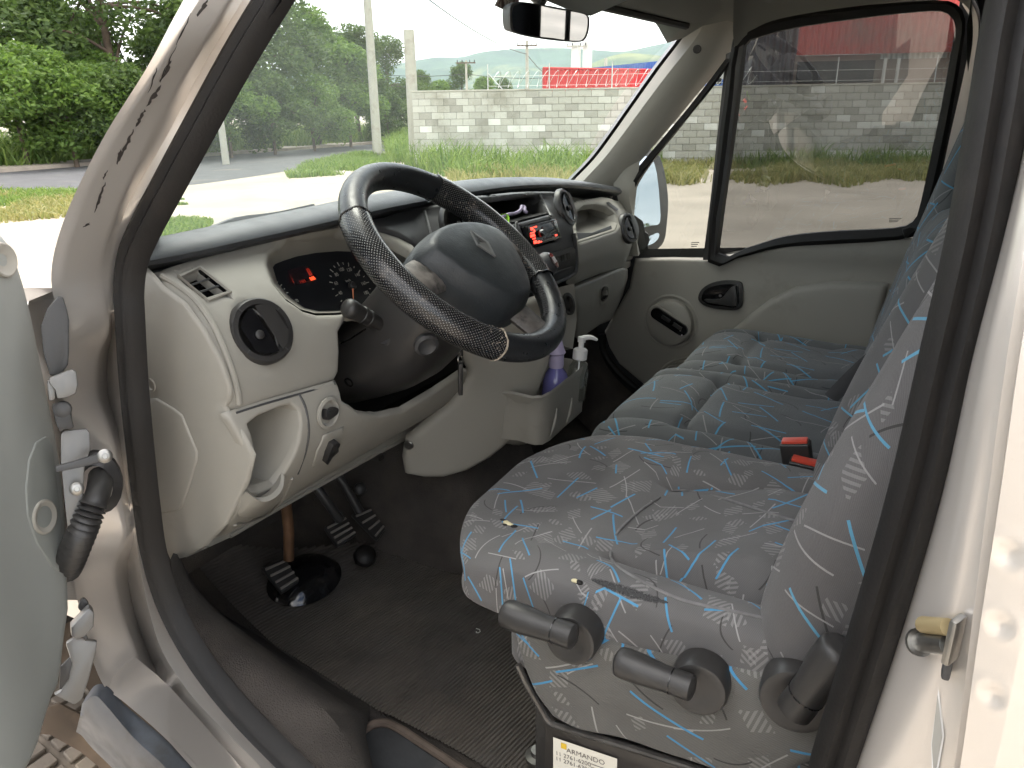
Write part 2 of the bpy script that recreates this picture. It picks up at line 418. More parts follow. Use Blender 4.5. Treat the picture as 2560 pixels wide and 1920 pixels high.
tag(bmo('block_remainder', rest, None, wall, smooth=False, mats=BM), kind='stuff')
# razor wire on the wall
M_razor = mk('razor_steel', (.62, .62, .6), .35, metal=.8)
rz = empty('razor_wire', WA+wd*3+V((0, 0, WTOP)), 'coiled razor wire on short steel posts along the top of the block wall', 'razor wire')
bmr = bmesh.new(); pts = []
for i in range(0, 26*14+1):
    a = 2*math.pi*i/14; s = 2.4+i/14*.30
    pts.append(WA + wd*s + V((0, 0, WTOP+.30+.24*math.sin(a))) + wn*(-.1+.24*math.cos(a)) + wd*.1*math.sin(a))
add_tube(bmr, pts, .007, 4); bmo('coil', bmr, M_razor, rz)
for s in [2.2+1.9*i for i in range(5)]+[12.5, 15.2]:
    bmr = bmesh.new(); b0 = WA+wd*s-wn*.1
    add_tube(bmr, [b0+V((0, 0, WTOP)), b0+V((0, 0, WTOP+.75))], .018, 6)
    if s < 2.3: add_tube(bmr, [b0+V((0, 0, WTOP+.5)), b0+wd*.45+V((0, 0, WTOP+.03))], .015, 6)
    bmo('post', bmr, M_razor, rz)
bmr = bmesh.new()
for h in (.12, .4): add_tube(bmr, [WA+wd*2.2-wn*.1+V((0, 0, WTOP+h)), WA+wd*18-wn*.1+V((0, 0, WTOP+h))], .004, 4)
bmo('straining_wire', bmr, M_razor, rz)

# ---- poles
M_wpost = mk('white_post_paint', (.78, .77, .74), .8, var=.05)
def pole(px, py, d, h, r0, r1, label, arms=(), group='utility poles', sq=False):
    b = dep(px, py, d); b.z = 0
    e = empty('utility_pole', b, label, 'utility pole', group)
    prof = [(-1, -1), (1, -1), (1, 1), (-1, 1)] if sq else None
    tube('shaft', [b, b+V((0, 0, h*.5)), b+V((0, 0, h))], [r0, (r0+r1)/2, r1], M_wpost if sq else M_conc, e, seg=12, prof=prof)
    for z, wdt, dirx in arms:
        dr = R2.copy(); dr.z = 0; dr.normalize()
        if dirx: dr = (dr*math.cos(dirx)+_h*math.sin(dirx)).normalized()
        ar = box('crossarm', b+V((0, 0, z))-_h*(r1+.05), (wdt, .09, .11), M_conc if sq else M_bark, e, ax=(dr, V((-dr.y, dr.x, 0)), _z))
        for s in (-.45, -.2, .2, .45):
            lathe('insulator', [(0, 0), (.03, .0), (.055, .05), (.04, .09), (.055, .12), (.03, .19), (0, .2)], b+V((0, 0, z+.055))-_h*(r1+.05)+dr*wdt*s, _z, M_iron, ar, seg=8)
    return b
PA = pole(944, 384, 31, 9.2, .19, .13, 'nearer pale concrete utility pole standing in the grass beside the road', [(7.4, 1.6, .3), (8.6, 1.8, .3)])
PB = pole(1036, 350, 25.5, 4.15, .2, .17, 'weathered round concrete pole at the left end of the block wall')
PL = pole(563, 392, 27.5, 2.2, .13, .11, 'short leaning white post among the roadside bushes')
PC = pole(1168, 260, 70, 6.1, .14, .09, 'thin far pole with a single crossarm left of the red shed', [(5.9, 1.7, 0)])
PD = pole(1318, 260, 62, 7.0, .17, .11, 'tall far pole with a crossarm just left of the red shed', [(6.6, 1.6, 0)])
PE = pole(1438, 260, 62, 6.9, .30, .28, 'left of two thick white posts carrying a transformer frame behind the red shed', [(6.5, 1.6, 0)], sq=True)
PF = pole(1466, 260, 62, 6.9, .30, .28, 'right of two thick white posts carrying a transformer frame behind the red shed', (), sq=True)
PG = pole(1512, 260, 66, 5.9, .15, .13, 'slim white post right of the transformer posts above the red shed', ())
def wire(name, pts, r, label, n=14, sag=.6):
    P = []
    for a, b in zip(pts, pts[1:]):
        for i in range(n): t = i/n; P.append(a.lerp(b, t)-V((0, 0, sag*4*t*(1-t))))
    P.append(pts[-1]); tag(tube(name, P, r, M_wire, seg=5), label, 'power line')
wire('power_line', [PA+V((0, 0, 7.5)), PD+V((0, 0, 6.0)), PD+V((0, 0, 6.0))+(PD-PA)*.6-V((0, 0, 1.0))], .03, 'dark sagging cable running from the near pole down past the red shed')
wire('power_line', [PA+V((0, 0, 8.7)), PA+V((0, 0, 8.9))-R2*14-_h*6], .02, 'thin cable leaving the near pole towards the trees')
wire('power_line', [PC+V((0, 0, 5.2))-R2*10, PC+V((0, 0, 5.0)), PE+V((0, 0, 4.4))], .025, 'pale beaded cable strung low between the far poles in front of the mountain', sag=.3)

# ---- sheds beyond the wall
def corr(name, a, b, z0, z1, mat, parent, pitch=.28, dp=.05):
    d = (b-a); ln = d.length; d.normalize(); nn = V((d.y, -d.x, 0)); 
    if nn.dot(CAM-a) < 0: nn = -nn
    n = int(ln/pitch*4); rows = []
    for i in range(n+1):
        q = a + d*(ln*i/n) + nn*(dp if i % 4 in (1, 2) else 0); rows.append([V((q.x, q.y, z0)), V((q.x, q.y, z1))])
    return loft(name, rows, mat, parent, smooth=False)
M_red = mk('red_sheet', (.60, .028, .032), .5, var=.1, vs=.5, coat=.1)
M_redd = mk('faded_red_sheet', (.42, .055, .048), .6, var=.15, vs=.4, dirt=(.30, .10, .085), ds=.5)
M_gal = mk('galvanised_sheet', (.42, .44, .42), .45, metal=.4, var=.12, vs=1)
M_blue = mk('blue_sheet', (.035, .13, .42), .5, var=.1, vs=.5)
M_plaster = mk('pale_plaster', (.62, .60, .56), .9, var=.08, vs=1)
M_brownp = mk('stained_plaster', (.26, .21, .18), .9, var=.2, vs=.8)
M_dark = mk('dark_gap', (.02, .02, .022), .7)
e = empty('red_shed', dep(1500, 300, 44), 'bright red corrugated shed roof edge above the wall seen through the windscreen', 'shed')
a, b = dep(1358, 200, 42), dep(1700, 200, 46)
corr('front_sheet', a, b, 1.0, dep(1358, 171, 42).z, M_red, e)
tube('ridge_cap', [V((a.x, a.y, dep(1358, 171, 42).z)), V((b.x, b.y, dep(1358, 171, 42).z))], .07, M_red, e, seg=6)
c = a+(a-CAM).normalized()*14; c.z = a.z
corr('side_sheet', a, c, 1.0, dep(1358, 171, 42).z, M_red, e)
pyd('roof', [V((a.x, a.y, 3.95)), V((b.x, b.y, 3.95)), b+(b-a).cross(_z).normalized()*-14+V((0, 0, 4-b.z)), V((c.x, c.y, 4.0))], [(0, 1, 2, 3)], M_red, e, smooth=False)
e = empty('blue_shed', dep(1560, 300, 56), 'blue roofed shed behind the red shed and the quarter window', 'shed')
a, b = dep(1440, 190, 58), dep(1845, 190, 44)
corr('front_sheet', a, b, 0, dep(1560, 164, 54).z, M_blue, e)
a2, b2 = dep(1700, 195, 40), dep(1850, 195, 38)
box('white_band', (a2+b2)/2+V((0, 0, 1.05-.6)), ((b2-a2).length+.5, .3, 1.0), M_plaster, e, ax=((b2-a2).normalized(), (b2-a2).normalized().cross(_z), _z))
wq = dep(1785, 203, 38.4); box('vent_window', V((wq.x, wq.y, dep(1785, 203, 38.5).z)), (.7, .2, .28), M_dark, e, ax=((b2-a2).normalized(), (b2-a2).normalized().cross(_z), _z))
e = empty('red_warehouse', dep(2100, 300, 36), 'faded red warehouse with a grey corrugated panel seen through the passenger window', 'warehouse')
a, b = dep(1985, 200, 35), dep(2700, 200, 33)
dirw = (b-a); dirw.z = 0; dirw.normalize(); nw = V((dirw.y, -dirw.x, 0))
if nw.dot(CAM-a) < 0: nw = -nw
corr('upper_sheet', a, b, dep(2000, 140, 35).z, dep(2000, -160, 35).z, M_redd, e)
corr('lower_wall', a-nw*.4, b-nw*.4, 0, dep(2000, 140, 35).z, M_brownp, e, pitch=3, dp=.01)
a3, b3 = dep(2203, 100, 34.3)+nw*.25, dep(2400, 100, 33.9)+nw*.25
corr('grey_panel', a3, b3, dep(2203, 147, 34).z, dep(2203, 62, 34).z, M_gal, e, pitch=.22, dp=.07)
a4, b4 = dep(1995, 180, 34.6), dep(2180, 180, 34.4)
box('opening', (a4+b4)/2+V((0, 0, 0)), ((b4-a4).length, .3, .9), M_dark, e, ax=(dirw, nw, _z))
for px in (2207, 2240): 
    q = dep(px, 180, 34.2)+nw*.2; tube('downpipe', [V((q.x, q.y, 0)), V((q.x, q.y, dep(px, 147, 34.2).z))], .07, M_plaster, e, seg=8)
a5, b5 = dep(1840, 200, 37), dep(1985, 200, 36)
corr('annex', a5, b5, 0, dep(1900, 60, 37).z, mk('dark_annex', (.10, .09, .10), .7), e)

# ---- hills
M_hill = mk('forest_hill', (.050, .085, .040), .95, var=.35, vs=.012, dirt=(.19, .20, .075), ds=.0035, dlo=.54, dhi=.66)
def hills(name, ridge, d, label, amp):
    rows = []
    R_ = spline([V((p[0], p[1], 0)) for p in ridge], 10)
    for k in range(13):
        t = k/12; row = []
        for p in R_:
            q = dep(p.x, p.y, d*(.72+.28*t)); q0 = dep(p.x, 285, d*(.72+.28*t)); top = dep(p.x, p.y, d).z
            zz = -3 + (top+3)*(t**.8) + amp*math.sin(t*3.1)*noise.noise(V((q.x*.004, q.y*.004, 3)))*2
            row.append(V((q.x, q.y, zz)))
        rows.append(row)
    tag(loft(name, rows, M_hill), label, 'hill', kind='structure')
hills('hills', [(-1500, 160), (0, 175), (600, 175), (900, 172), (1045, 150), (1090, 143), (1150, 143), (1210, 130), (1300, 122), (1400, 120), (1500, 126), (1560, 128), (1640, 112), (1720, 98), (1900, 80), (2200, 70), (2560, 90), (3400, 160), (4200, 170)], 3000, 'long forested mountain ridge on the horizon', 25)
hills('hills', [(1380, 270), (1440, 185), (1500, 150), (1560, 134), (1620, 136), (1700, 146), (1800, 160), (2000, 200), (2200, 275)], 1500, 'lower sunlit hill with pale pasture below the mountain ridge', 12)

# ---- trees
def leaf_cloud(rng, blobs, n, size, quad=True):
    vs, fs = [], []
    W = [b[1]**2*b[2] for b in blobs]; tot = sum(W)
    for (c, rr, hh), wgt in zip(blobs, W):
        for _ in range(int(n*wgt/tot)):
            while 1:
                p = V((rng.uniform(-1, 1), rng.uniform(-1, 1), rng.uniform(-1, 1)))
                if .35 < p.length < 1: break
            p = V((p.x*rr, p.y*rr, p.z*hh)) + V(c)
            nz = noise.noise(p*1.1+V((rr, 3, 1)))
            if nz < -.18: continue
            a = V((rng.gauss(0, 1), rng.gauss(0, 1), rng.gauss(0, .6))).normalized(); b = a.cross(V((rng.gauss(0, 1), rng.gauss(0, 1), rng.gauss(0, 1)))).normalized()
            s = size*rng.uniform(.6, 1.4); k = len(vs)
            vs += [p-a*s, p+b*s*.42, p+a*s, p-b*s*.42]; fs.append((k, k+1, k+2, k+3))
    return vs, fs
def limbs(bm, rng, base, top, r, blobs):
    mid = base.lerp(top, .5)+V((rng.uniform(-.2, .2), rng.uniform(-.2, .2), 0))
    P = spline([base, mid, top], 5); add_tube(bm, P, [lerp(r, r*.35, i/(len(P)-1)) for i in range(len(P))], 8)
    for c, rr, hh in blobs:
        s = P[rng.randrange(3, len(P)-1)]; e2 = V(c)
        Q = spline([s, s.lerp(e2, .5)+V((0, 0, .25)), e2], 3); add_tube(bm, Q, [lerp(r*.35, .02, i/(len(Q)-1)) for i in range(len(Q))], 5)
def tree_meshes(seed, h, wdt, n, size, lm, dense=False):
    rng = random.Random(seed); blobs = []
    for i in range(13 if not dense else 16):
        a = rng.uniform(0, 6.28); t = rng.uniform(.22 if dense else .35, .93); rad = wdt*.5*math.sin(min(1, t*1.15)*math.pi*.9+.25)*rng.uniform(.25, .95)
        blobs.append(((math.cos(a)*rad, math.sin(a)*rad, h*t), wdt*rng.uniform(.16, .27), wdt*rng.uniform(.12, .2)))
    vs, fs = leaf_cloud(rng, blobs, n, size)
    cm = bpy.data.meshes.new('crown'); cm.from_pydata([tuple(v) for v in vs], [], fs); cm.materials.append(lm)
    bm = bmesh.new(); limbs(bm, rng, V((0, 0, -.1)), V((rng.uniform(-.5, .5), rng.uniform(-.5, .5), h*.8)), h*.022, blobs)
    for f in bm.faces: f.smooth = True
    tm = bpy.data.meshes.new('trunk'); bm.to_mesh(tm); bm.free(); tm.materials.append(M_bark)
    return cm, tm
TM = [tree_meshes(11, 8.5, 6.5, 19000, .115, M_leafA), tree_meshes(12, 7.5, 6.0, 17000, .115, M_leafB), tree_meshes(13, 9.5, 6.0, 19000, .115, M_leafA), tree_meshes(14, 4.2, 4.6, 13000, .10, M_leafB, True), tree_meshes(15, 3.6, 4.4, 13000, .10, M_leafA, True)]
def tree(name, k, px, py, d, sc, rz, label, cat, group):
    b = dep(px, py, d); b.z = 0
    e = empty(name, b, label, cat, group, rz); e.scale = (sc, sc, sc)
    put('crown', TM[k][0], e, local=True); put('trunk', TM[k][1], e, local=True)
for i, (k, px, d, sc, lb) in enumerate([
    (2, -330, 27, 1.05, 'dark leafy tree beyond the road left of the picture edge'),
    (0, -60, 30, 1.05, 'dark spreading tree at the far left of the roadside wood'),
    (1, 130, 33, 1.15, 'fresh green tree behind the leftmost roadside bushes'),
    (0, 320, 31, 1.2, 'tall dark tree rising directly left of the silver pillar'),
    (2, 520, 36, 1.05, 'tall tree seen just inside the windscreen edge'),
    (0, 660, 38, 1.12, 'broad dark tree above the short white post'),
    (1, 800, 42, 1.0, 'rounded green tree between the short post and the near pole'),
    (2, 905, 47, .74, 'lower dark tree directly behind the near pole'),
    (0, 985, 52, .72, 'last small tree of the row before the weathered pole')]):
    tree('roadside_tree', k, px, 400, d, sc, i*1.3, lb, 'tree', 'trees along the far side of the road')
for i, (k, px, d, sc, lb) in enumerate([
    (3, -200, 25.5, .9, 'bush left of the leafy trunk at the picture edge'), (3, 70, 26.5, 1.0, 'bright green bush with hanging leaves at the left edge'), (3, 190, 27, .95, 'bright rounded bush beside the silver pillar'),
    (4, 340, 28, .9, 'low dark bush half hidden behind the silver pillar'), (4, 470, 30, .85, 'dark bush at the left edge of the windscreen view'), (3, 580, 32, .85, 'green bush behind the short white post'),
    (4, 690, 34, .9, 'dark bush left of the tall roadside grass'), (3, 790, 37, .85, 'pale green bush beside the near pole'), (3, 880, 41, .9, 'small bush seen between the two nearest poles'), (4, 975, 46, .8, 'small dark bush right of the near pole'), (3, 255, 30, 1.0, 'leafy bush under the tall dark tree')]):
    tree('roadside_bush', k, px, 400, d, sc, i*2.1, lb, 'bush', 'bushes along the far side of the road')
for i, (px, d, sc, lb) in enumerate([(1062, 75, .62, 'leftmost round tree showing over the wall'), (1110, 80, .7, 'second round tree showing over the wall'), (1160, 82, .74, 'dark tree behind the thin far pole'), (1215, 85, .78, 'tallest round tree showing over the wall'), (1262, 90, .6, 'small tree behind the razor wire'), (1330, 110, .5, 'faint tree at the foot of the tall far pole')]):
    tree('distant_tree', i % 2, px, 400, d, sc, i*1.7, lb, 'tree', 'trees showing over the block wall')

# trees behind the van, seen in the door mirror
for i, (x, y, k, sc) in enumerate([(-46, -20, 0, 1.0), (-52, -27, 2, .9), (-50, -35, 1, 1.1), (-60, -16, 2, 1.2), (-40, -31, 1, .9), (-62, -42, 0, 1.2)]):
    e = empty('roadside_tree', (x, y, 0), 'dark tree of the row reflected in the passenger door mirror, ' + ['nearest the van', 'second from the van', 'with the paler crown', 'tallest and farthest out', 'small and leaning inward', 'broad at the row end'][i], 'tree', 'trees behind the van', i*.9); e.scale = (sc, sc, sc*.8)
    put('crown', TM[k][0], e, local=True); put('trunk', TM[k][1], e, local=True)
# the mass of the wood behind the roadside trees
rng = random.Random(21); bl = []
for i in range(46):
    px = lerp(-700, 1030, i/45); q = dep(px, 400, lerp(33, 60, i/45)+rng.uniform(0, 5)); bl.append(((q.x, q.y, rng.uniform(.8, 4.2)), rng.uniform(1.6, 2.6), rng.uniform(1.2, 1.9)))
vs, fs = leaf_cloud(rng, bl, 17000, .24)
me = bpy.data.meshes.new('woodland'); me.from_pydata([tuple(v) for v in vs], [], fs); me.materials.append(M_leafA)
tag(put('woodland', me), 'dense green wood filling the gaps behind the roadside trees', 'woodland', kind='stuff')
# ---- grass
def grass(name, polys, dens, h, mat, label, seed, wid=.02, lean=.35):
    rng = random.Random(seed); vs, fs = [], []
    for poly, dn, hh in polys:
        P = [onz(*p, 0) for p in poly]; Q = [V((p.x, p.y)) for p in P]
        x0, x1 = min(p.x for p in Q), max(p.x for p in Q); y0, y1 = min(p.y for p in Q), max(p.y for p in Q)
        n = int(dens*dn); c = 0; tries = 0
        while c < n and tries < n*12:
            tries += 1
            q = V((rng.uniform(x0, x1), rng.uniform(y0, y1)))
            if not inside(q, Q): continue
            nz = noise.noise(V((q.x*.5, q.y*.5, seed)))
            if nz < -.28 or rng.random() > .55+nz+min(1, edist(q, Q)*1.2)*.5: continue
            c += 1; k = len(vs); a = rng.uniform(0, 6.28); s = V((math.cos(a), math.sin(a), 0)); l = V((rng.gauss(0, lean), rng.gauss(0, lean), 1)).normalized()
            H = hh*rng.uniform(.45, 1.2)*(.75+.5*nz); b = V((q.x, q.y, -.01)); w_ = wid*rng.uniform(.7, 1.6)
            bend = V((rng.gauss(0, .25), rng.gauss(0, .25), -.1))*H
            vs += [b-s*w_, b+s*w_, b+l*H*.6+s*w_*.7, b+l*H*.6-s*w_*.7, b+l*H+bend]; fs += [(k, k+1, k+2, k+3), (k+3, k+2, k+4)]
    me = bpy.data.meshes.new(name); me.from_pydata([tuple(v) for v in vs], [], fs); me.materials.append(mat)
    return tag(put(name, me), label, 'grass', kind='stuff')
grass('grass', [([(960, 372), (1060, 345), (1300, 345), (1700, 352), (1720, 400), (1640, 425), (1440, 452), (1180, 452), (1100, 440), (985, 410)], 1.6, 1.05),
                ([(1600, 360), (2380, 372), (2800, 380), (2800, 425), (2420, 428), (2000, 428), (1760, 420), (1600, 420)], .8, .8)], 26000, .6, M_grass, 'tall green weeds growing along the foot of the block wall', 5, wid=.018)
grass('dry_grass', [([(1080, 425), (1440, 420), (1700, 400), (2380, 420), (2440, 452), (2330, 464), (2230, 448), (2120, 470), (2010, 453), (1900, 470), (1810, 452), (1700, 466), (1600, 450), (1450, 468), (1300, 455), (1150, 464)], 2.0, .45), ([(-500, 500), (0, 492), (200, 498), (215, 540), (0, 560), (-500, 610)], 1, .25)], 9000, .3, M_grassY, 'dry yellow green grass fringe at the edge of the dirt lot', 6, wid=.016)
grass('verge_grass', [([(715, 440), (760, 415), (900, 388), (985, 392), (975, 412), (860, 438), (725, 447)], 1, .34), ([(390, 560), (450, 545), (530, 548), (530, 566), (440, 590), (385, 592)], .25, .14), ([(-500, 482), (0, 480), (215, 480), (215, 505), (0, 520), (-500, 560)], 1.0, .22), ([(400, 500), (460, 498), (470, 512), (410, 515)], .08, .1)], 9000, .3, M_grass, 'low green grass patches between the road and the dirt lot', 8, wid=.014)
grass('roadside_grass', [([(-500, 462), (0, 428), (300, 408), (600, 385), (860, 364), (1030, 352), (1030, 343), (800, 345), (300, 372), (0, 385), (-500, 410)], 1, 1.5)], 20000, 1, M_grass, 'long grass growing under the trees beyond the road', 9, wid=.03)
# litter at the grass edge
for px, py, lb in ((1342, 416, 'crumpled white paper in the grass nearest the dashboard'), (1168, 366, 'small white scrap of litter beside the wall grass'), (1072, 388, 'tiny pale plastic scrap in the grass near the pole')):
    b = onz(px, py, .16); rng = random.Random(px); bm = bmesh.new(); bmesh.ops.create_icosphere(bm, subdivisions=2, radius=.14)
    for v in bm.verts: v.co = V((v.co.x*1.5, v.co.y*1.2, v.co.z*.7))*(1+.4*noise.noise(v.co*14+V((px, 0, 0)))) + b
    tag(bmo('litter', bm, mk('paper_white', (.75, .75, .72), .8)), lb, 'litter', 'litter in the grass')
# ================================================================== the van
van = empty('van', (.4, 0, 0), 'silver van seen through its open driver door with patterned seats and grey dashboard', 'van')
M_silver = mk('silver_paint', (.73, .685, .635), .28, metal=.55, var=.03, vs=3, coat=.5, bump=.03, bs=900)
M_trim = mk('grey_trim', (.318, .303, .266), .52, var=.04, vs=3, bump=.09, bs=900, spec=.4, dirt=(.22, .205, .17), ds=5, dlo=.6, dhi=.85)
M_trim2 = mk('grey_trim_smooth', (.318, .303, .266), .5, var=.03, vs=3, bump=.05, bs=900, spec=.4)
M_pad = mk('dash_pad', (.040, .043, .048), .42, var=.12, vs=8, bump=.16, bs=500, rvar=.06, dirt=(.10, .10, .10), ds=9, dlo=.62, dhi=.9)
M_blk = mk('black_plastic', (.030, .0285, .0275), .40, var=.15, vs=10, bump=.06, bs=700, rvar=.05)
M_dgr = mk('dark_grey_plastic', (.055, .055, .056), .5, var=.1, vs=8, bump=.08, bs=800)
M_gloss = mk('gloss_black', (.008, .008, .009), .12, coat=.5)
M_rub = mk('seal_rubber', (.0095, .0085, .008), .55, spec=.35, var=.2, vs=14, bump=.1, bs=300, dirt=(.032, .026, .022), ds=12, dlo=.58, dhi=.95)
M_carpet = mk('floor_carpet', (.048, .041, .036), .95, var=.35, vs=9, bump=.9, bs=420, dirt=(.085, .070, .056), ds=6, dlo=.5, dhi=.8)
M_head = mk('headliner', (.20, .198, .18), .95, var=.04, vs=3, bump=.3, bs=600)
M_metal = mk('bare_steel', (.34, .335, .32), .35, metal=1, var=.1, vs=20)
M_rust = mk('rusty_steel', (.16, .085, .045), .7, metal=.5, var=.3, vs=20)
M_white = mk('white_plastic', (.80, .79, .77), .4, var=.02)
M_orange = mk('buckle_red', (.62, .075, .045), .35, var=.04)
M_grime = mk('wheel_arch_plastic', (.10, .075, .055), .9, var=.3, vs=6, bump=.3, bs=80, dirt=(.22, .16, .11), ds=5, dlo=.45, dhi=.7)
M_tyre = mk('dusty_tyre', (.20, .17, .14), .9, var=.3, vs=14, bump=.4, bs=120, dirt=(.30, .25, .19), ds=8, dlo=.45, dhi=.7)

# ---- paths of the door opening
seal_px = [(905, -330, .70), (825, -220, .73), (752, -110, .765), (678, 0, .79), (590, 145, .81), (487, 332, .835), (415, 465, .85), (362, 565, .86), (330, 640, .867), (319, 720, .872), (322, 800, .876), (331, 950, .88), (345, 1100, .885), (362, 1250, .885), (381, 1380, .885), (416, 1500, .885), (468, 1605, .885), (532, 1700, .885), (612, 1795, .885), (700, 1885, .885), (790, 1975, .885)]
sealA = [ony(px, py, y) for px, py, y in seal_px]
e0 = sealA[-1]
sillP = [V((.46, .885, .775)), V((.30, .885, .76)), V((.16, .885, .775)), V((.07, .885, .85)), V((.03, .885, .97))]
sealB_px = [(2064, 1990, .885), (2081, 1920, .885), (2185, 1590, .885), (2289, 1240, .885), (2366, 920, .88), (2442, 600, .875), (2500, 280, .865), (2548, 0, .85)]
sealB = [ony(px, py, y) for px, py, y in sealB_px]
topP = [sealB[-1]+V((-.005, -.03, .16)), V((.02, .76, 1.90)), V((.14, .735, 1.955)), sealA[0]+V((-.14, -.01, .05))]
loop = spline(sealA, 4) ; LA = len(loop)
ring = spline(sealA+sillP+sealB+topP, 4, closed=True)
prof = [(-1, -.55), (-.75, .35), (-.35, .75), (0, .45), (.35, .8), (.75, .55), (1, -.1), (.9, -.7)]
# profile swept so that its width stays in the plane of the opening
rows = []; n = len(ring)
for i in range(n):
    d = (ring[(i+1) % n]-ring[i-1]).normalized(); out = V((0, 1, .12)).normalized(); s = d.cross(out).normalized()
    wdt = .0168
    rows.append([ring[i] + s*a*wdt + out*b*.016 for a, b in prof])
seal = loft('door_seal', rows, M_rub, van, cu=True, cv=True)
seal['label'] = 'dark rubber weatherstrip round the driver door opening'
# thin inner lip of the seal
rows = [[ring[i] + (ring[(i+1) % n]-ring[i-1]).normalized().cross(V((0, 1, .1))).normalized()*k*.0185 + V((0, -.012-.018*abs(j), 0)) for k, j in ((-1.25, 0), (-1.0, .5), (-1.15, 1.3))] for i in range(n)]
for r_ in rows: pass

# ---- silver A pillar and door jamb, lofted between rails (top to bottom)
J = [  # py-ordered rails: seal-side, groove, step, face, edge, wrap ; each (px, py, y)
 [(820, -330, .705), (790, -330, .715), (760, -330, .735), (690, -330, .765), (650, -330, .775)],
 [(642, 0, .795), (607, 0, .80), (572, 0, .825), (492, 0, .855), (459, 0, .862)],
 [(548, 165, .815), (509, 165, .82), (477, 165, .845), (398, 165, .885), (370, 165, .893)],
 [(452, 338, .838), (418, 338, .845), (380, 338, .868), (290, 338, .91), (262, 338, .92)],
 [(356, 505, .858), (323, 505, .865), (304, 505, .885), (204, 505, .932), (178, 505, .942)],
 [(300, 620, .868), (286, 620, .875), (264, 620, .893), (168, 620, .943), (138, 620, .955)],
 [(288, 700, .872), (276, 700, .88), (252, 700, .895), (155, 700, .948), (128, 700, .96)],
 [(290, 770, .876), (279, 770, .88), (266, 770, .893), (162, 770, .948), (140, 770, .962)],
 [(293, 830, .878), (281, 830, .862), (272, 830, .885), (172, 830, .948), (150, 830, .965)],
 [(299, 890, .88), (270, 890, .850), (246, 890, .886), (174, 890, .948), (152, 890, .966)],
 [(303, 980, .882), (268, 980, .850), (242, 980, .888), (178, 980, .95), (156, 980, .968)],
 [(308, 1060, .885), (290, 1060, .865), (270, 1060, .892), (188, 1060, .952), (165, 1060, .968)],
 [(314, 1130, .885), (304, 1130, .882), (288, 1130, .897), (190, 1130, .953), (168, 1130, .968)],
 [(325, 1240, .885), (318, 1240, .885), (300, 1240, .902), (185, 1240, .953), (165, 1240, .968)],
 [(340, 1340, .885), (333, 1340, .885), (316, 1340, .902), (186, 1340, .953), (168, 1340, .968)],
 [(352, 1424, .885), (318, 1424, .855), (286, 1424, .895), (196, 1424, .953), (178, 1424, .968)],
 [(373, 1527, .885), (335, 1527, .850), (302, 1527, .895), (222, 1527, .953), (200, 1527, .968)],
 [(406, 1629, .885), (370, 1629, .850), (338, 1629, .897), (244, 1629, .953), (228, 1640, .968)],
 [(470, 1728, .885), (420, 1735, .88), (366, 1740, .90), (280, 1712, .953), (262, 1718, .965)],
 [(540, 1805, .885), (480, 1820, .89), (410, 1815, .905), (318, 1742, .955), (306, 1752, .965)],
 [(640, 1905, .885), (580, 1920, .893), (500, 1905, .91), (415, 1828, .957), (405, 1838, .966)],
 [(760, 2020, .885), (690, 2030, .893), (610, 2020, .915), (505, 1925, .957), (494, 1935, .966)],
]
rails = [[ony(*q) for q in row] for row in J]
# carry on along the sill to the B pillar
for x, z in ((.40, .74), (.2, .72), (.05, .72), (-.15, .72)):
    rails.append([V((x, .885, z+.02)), V((x, .895, z)), V((x, .92, z-.012)), V((x, .957, z-.03)), V((x, .968, z-.045))])
cols = list(zip(*rails)); cols = [spline(c, 4) for c in cols]
rows = [[c[i] for c in cols] for i in range(len(cols[0]))]
full = []
for r_ in rows:
    full.append([r_[0]+V((0, -.02, 0)), r_[0], r_[1], r_[1].lerp(r_[2], .85), r_[2], r_[2].lerp(r_[3], .12), r_[2].lerp(r_[3], .5), r_[2].lerp(r_[3], .9), r_[3], r_[3].lerp(r_[4], .4), r_[4]] + [r_[-1]+V((.03, -.022, 0)), r_[-1]+V((.08, -.065, 0))])
jamb = loft('door_jamb', full, M_silver, van, ang=60)
jamb['label'] = 'silver painted windscreen pillar and hinge jamb with scratched paint'
from mathutils.bvhtree import BVHTree
def bvh(*objs):
    vs, fs = [], []
    for o in objs:
        b = len(vs); vs += [v.co.copy() for v in o.data.vertices]; fs += [[i+b for i in p.vertices] for p in o.data.polygons]
    return BVHTree.FromPolygons(vs, fs)
def cast(tree, px, py, off=0):
    d = ray(px, py).normalized(); h, nn, i, t = tree.ray_cast(CAM, d)
    if h is None:
        best = None
        for i in range(260):
            q = CAM + d*(.3+i*.01); l, n2, _, ds = tree.find_nearest(q)
            if best is None or ds < best[0]: best = (ds, l, n2)
        h, nn = best[1], best[2]
    if nn.dot(d) > 0: nn = -nn
    return h + nn*off, nn
def decal(name, tree, poly, mat, parent, off=.0006, **k):
    P = [cast(tree, *p, off)[0] for p in poly]
    if any(p is None for p in P): return None
    return pyd(name, P, [tuple(range(len(P)))], mat, parent, smooth=False, **k)
TJ = bvh(jamb)
M_chip = mk('chip_primer', (.045, .038, .034), .8, var=.3, vs=60)
rng = random.Random(4)
def chip(pts):
    L_, R_ = [], []
    for x, y, w_ in pts:
        L_.append((x-w_*rng.uniform(.6, 1.1), y)); R_.append((x+w_*rng.uniform(.6, 1.1), y+rng.uniform(-2, 2)))
    decal('paint_chip', TJ, L_+R_[::-1], M_chip, jamb)
def chipline(a, b, w0, n):
    pts = []
    for i in range(n+1):
        t = i/n; pts.append((lerp(a[0], b[0], t)+rng.uniform(-2, 2), lerp(a[1], b[1], t), max(.8, w0*math.sin(t*math.pi)*rng.uniform(.5, 1.3)+.7)))
    chip(pts)
